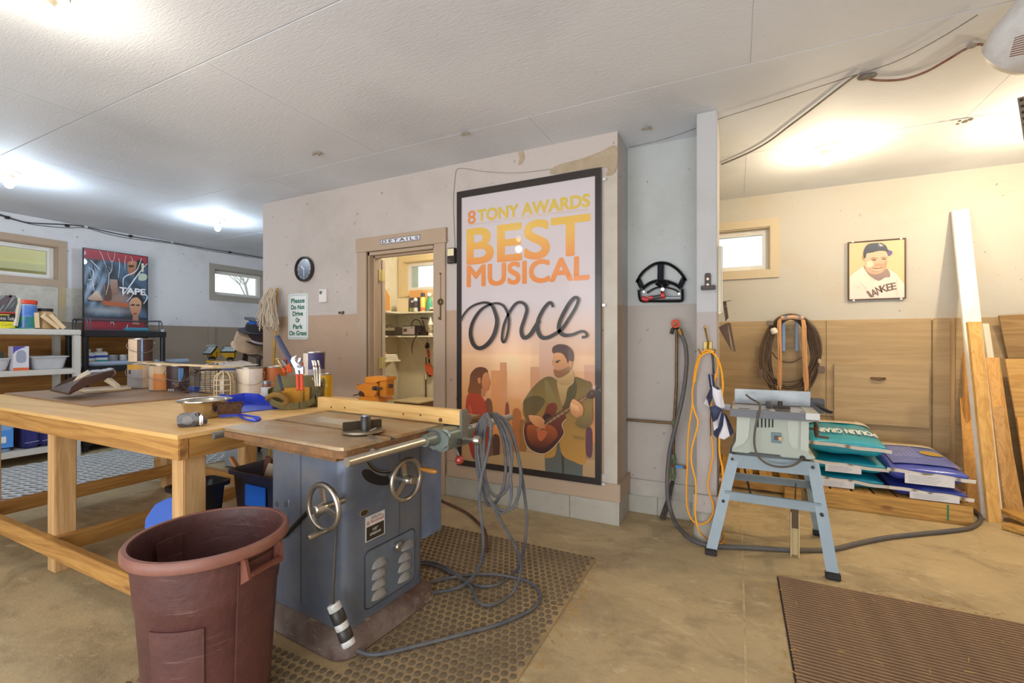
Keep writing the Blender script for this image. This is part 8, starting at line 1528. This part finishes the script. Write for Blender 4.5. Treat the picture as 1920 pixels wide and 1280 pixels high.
# vise
vs = thing('bench_vise', 'orange bench vise at the right end of the workbench', 'vise', (PZ(700, 753, ZB).x, PZ(700, 753, ZB).y+.05, ZB)); MOR = mat('dd8a25', .45, var=.4, vs=9, hex2='c9741a', coat=.2)
Yv = vs.location.y-.03
G8 = lambda x, y, Y=Yv: PY(400+x/5.647, 600+y/5.647, Y)
def vprism(L, y0, y1, nm, m, bev=.004):
    b = BW(vs); b.prism([(G8(*p_).x, G8(*p_).z) for p_ in L], -y1, -y0, Matrix(((1, 0, 0, 0), (0, 0, -1, 0), (0, 1, 0, 0), (0, 0, 0, 1))), bev=bev); b.done(nm, m, vs)
zbv = ZB+.001
vprism([(1545, 862), (1560, 818), (1580, 810), (1740, 812), (1765, 822), (1780, 862)], Yv-.02, Yv+.11, 'base', MOR)
vprism([(1500, 700), (1510, 688), (1620, 668), (1640, 640), (1720, 640), (1745, 690), (1740, 760), (1700, 815), (1600, 815), (1600, 770), (1570, 745), (1520, 730)], Yv, Yv+.07, 'body', MOR)
vprism([(1612, 665), (1615, 605), (1640, 598), (1845, 600), (1845, 640), (1760, 640), (1730, 668)], Yv-.01, Yv+.08, 'anvil_jaw', MOR)
vprism([(1755, 640), (1832, 640), (1832, 808), (1758, 808)], Yv, Yv+.07, 'moving_jaw', MOR)
b = BW(vs); c_ = G8(1750, 715); b.cyl((c_.x-.02, Yv-.03, c_.z), (c_.x+.05, Yv-.03, c_.z), .008, n=10).cyl((c_.x-.01, Yv-.035, c_.z), (c_.x+.01, Yv-.035, c_.z), .014, n=12); b.tube([G8(1738, 730, Yv-.03), G8(1725, 790, Yv-.03), G8(1760, 832, Yv-.03)], .0035, 6); c_ = G8(1840, 700); b.cyl((c_.x-.01, Yv+.03, c_.z), (c_.x+.012, Yv+.03, c_.z), .013, n=12); b.done('screw', mat('6a6058', .35, .8), vs)
b = BW(vs); c_ = G8(1565, 785); b.cyl((c_.x-.035, Yv+.03, c_.z), (c_.x+.02, Yv+.03, c_.z), .018, n=14); b.cyl(G8(1485, 797, Yv+.03), G8(1530, 787, Yv+.03), .004, n=8); b.done('spindle', mat('5a3a2a', .5, .4), vs)
b = BW(vs); c_ = G8(1805, 602); b.cyl((c_.x, Yv+.03, c_.z-.003), (c_.x, Yv+.03, c_.z+.006), .014, n=14); b.done('bolt', mat('6f7078', .4, .6), vs)
# ---------------- bins below the bench ----------------
def tote(name, label, cat, c, hx, hy, h, rz, col, rimc=None, flare=.03):
    t = thing(name, label, cat, (c[0], c[1], 0), rz); b = B(); rg = []
    for z, e in ((.001, -flare), (h*.94, -.004), (h*.94, .016), (h, .018), (h, .006), (h*.93, -.010), (.01, -flare-.006)): rg.append([b.bm.verts.new((x, y, z)) for x, y in rrect(-hx-e, hx+e, -hy-e, hy+e, .04, 4)])
    for q, p_ in zip(rg, rg[1:]):
        for i in range(len(q)): b.bm.faces.new((q[i], q[(i+1) % len(q)], p_[(i+1) % len(q)], p_[i]))
    b.bm.faces.new(rg[0][::-1]); b.bm.faces.new(rg[-1]); b.done('tub', mat(col, .4, var=.5, vs=5, bump=.1), t); return t
ta = tote('storage_tote', 'dark navy storage tote with wood offcuts beside the saw cabinet', 'tote', (-2.63, 1.955, 0), .225, .18, .42, 0, '23263e')
cx3, cy3 = ta.location.x, ta.location.y
B().box(-.07, .12, -.184, -.176, .22, .35, .003).done('blue_patch', mat('1f62c4', .4), ta); B().box(.0, .05, -.172, -.165, .13, .16).done('orange_label', mat('d56a3c', .5), ta)
t = thing('scrap_board', 'pale square board offcut standing in the navy tote', 'board', (cx3, cy3, .40)); B().box(-.06, .17, -.05, -.038, -.30, .025, .002, Matrix.Rotation(R(-24), 4, 'X')).done('board', mat('cdbba4', .7, var=.3, vs=8), t)
t = thing('scrap_stick', 'brown stick poking out of the navy tote', 'stick', (cx3-.1, cy3-.05, .42)); b = BW(t); b.beam(PD(456, 893, 2.92), PD(433, 857, 2.95), .028, .018, bev=.002); b.done('stick', mat('b57f4c', .6), t); 
t = thing('brown_offcut', 'dark brown wood offcut inside the navy tote', 'board', (cx3-.05, cy3, .40)); B().box(-.08, -.02, -.02, .0, -.3, .06, .002, Matrix.Rotation(R(15), 4, 'Y')).done('offcut', mat('6b4630', .6), t)
tb2 = tote('storage_tote', 'low black tote behind the trash can under the bench corner', 'tote', (-2.80, 1.56, 0), .09, .12, .40, 0, '17171d'); B().box(-.065, .065, -.09, .09, .28, .3, .002).done('contents', mat('1c2550', .6, bump=1, bs=20), tb2)
t = thing('blue_tote_lid', 'bright blue plastic lid leaning behind the bench leg', 'lid', tuple(PZ(300, 985))); b = BW(t); 
q = [PD(*p_) for p_ in ((270, 992, 2.2), (272, 972, 2.22), (290, 945, 2.25), (312, 934, 2.28), (372, 920, 2.3), (390, 990, 2.22))]; b.quadbox([v+Vector((-.01, .02, -.01)) for v in q], q); bmesh.ops.bevel(b.bm, geom=b.bm.edges[:], offset=.004, segments=2, affect='EDGES'); b.done('lid', mat('2457b8', .4, coat=.3), t)
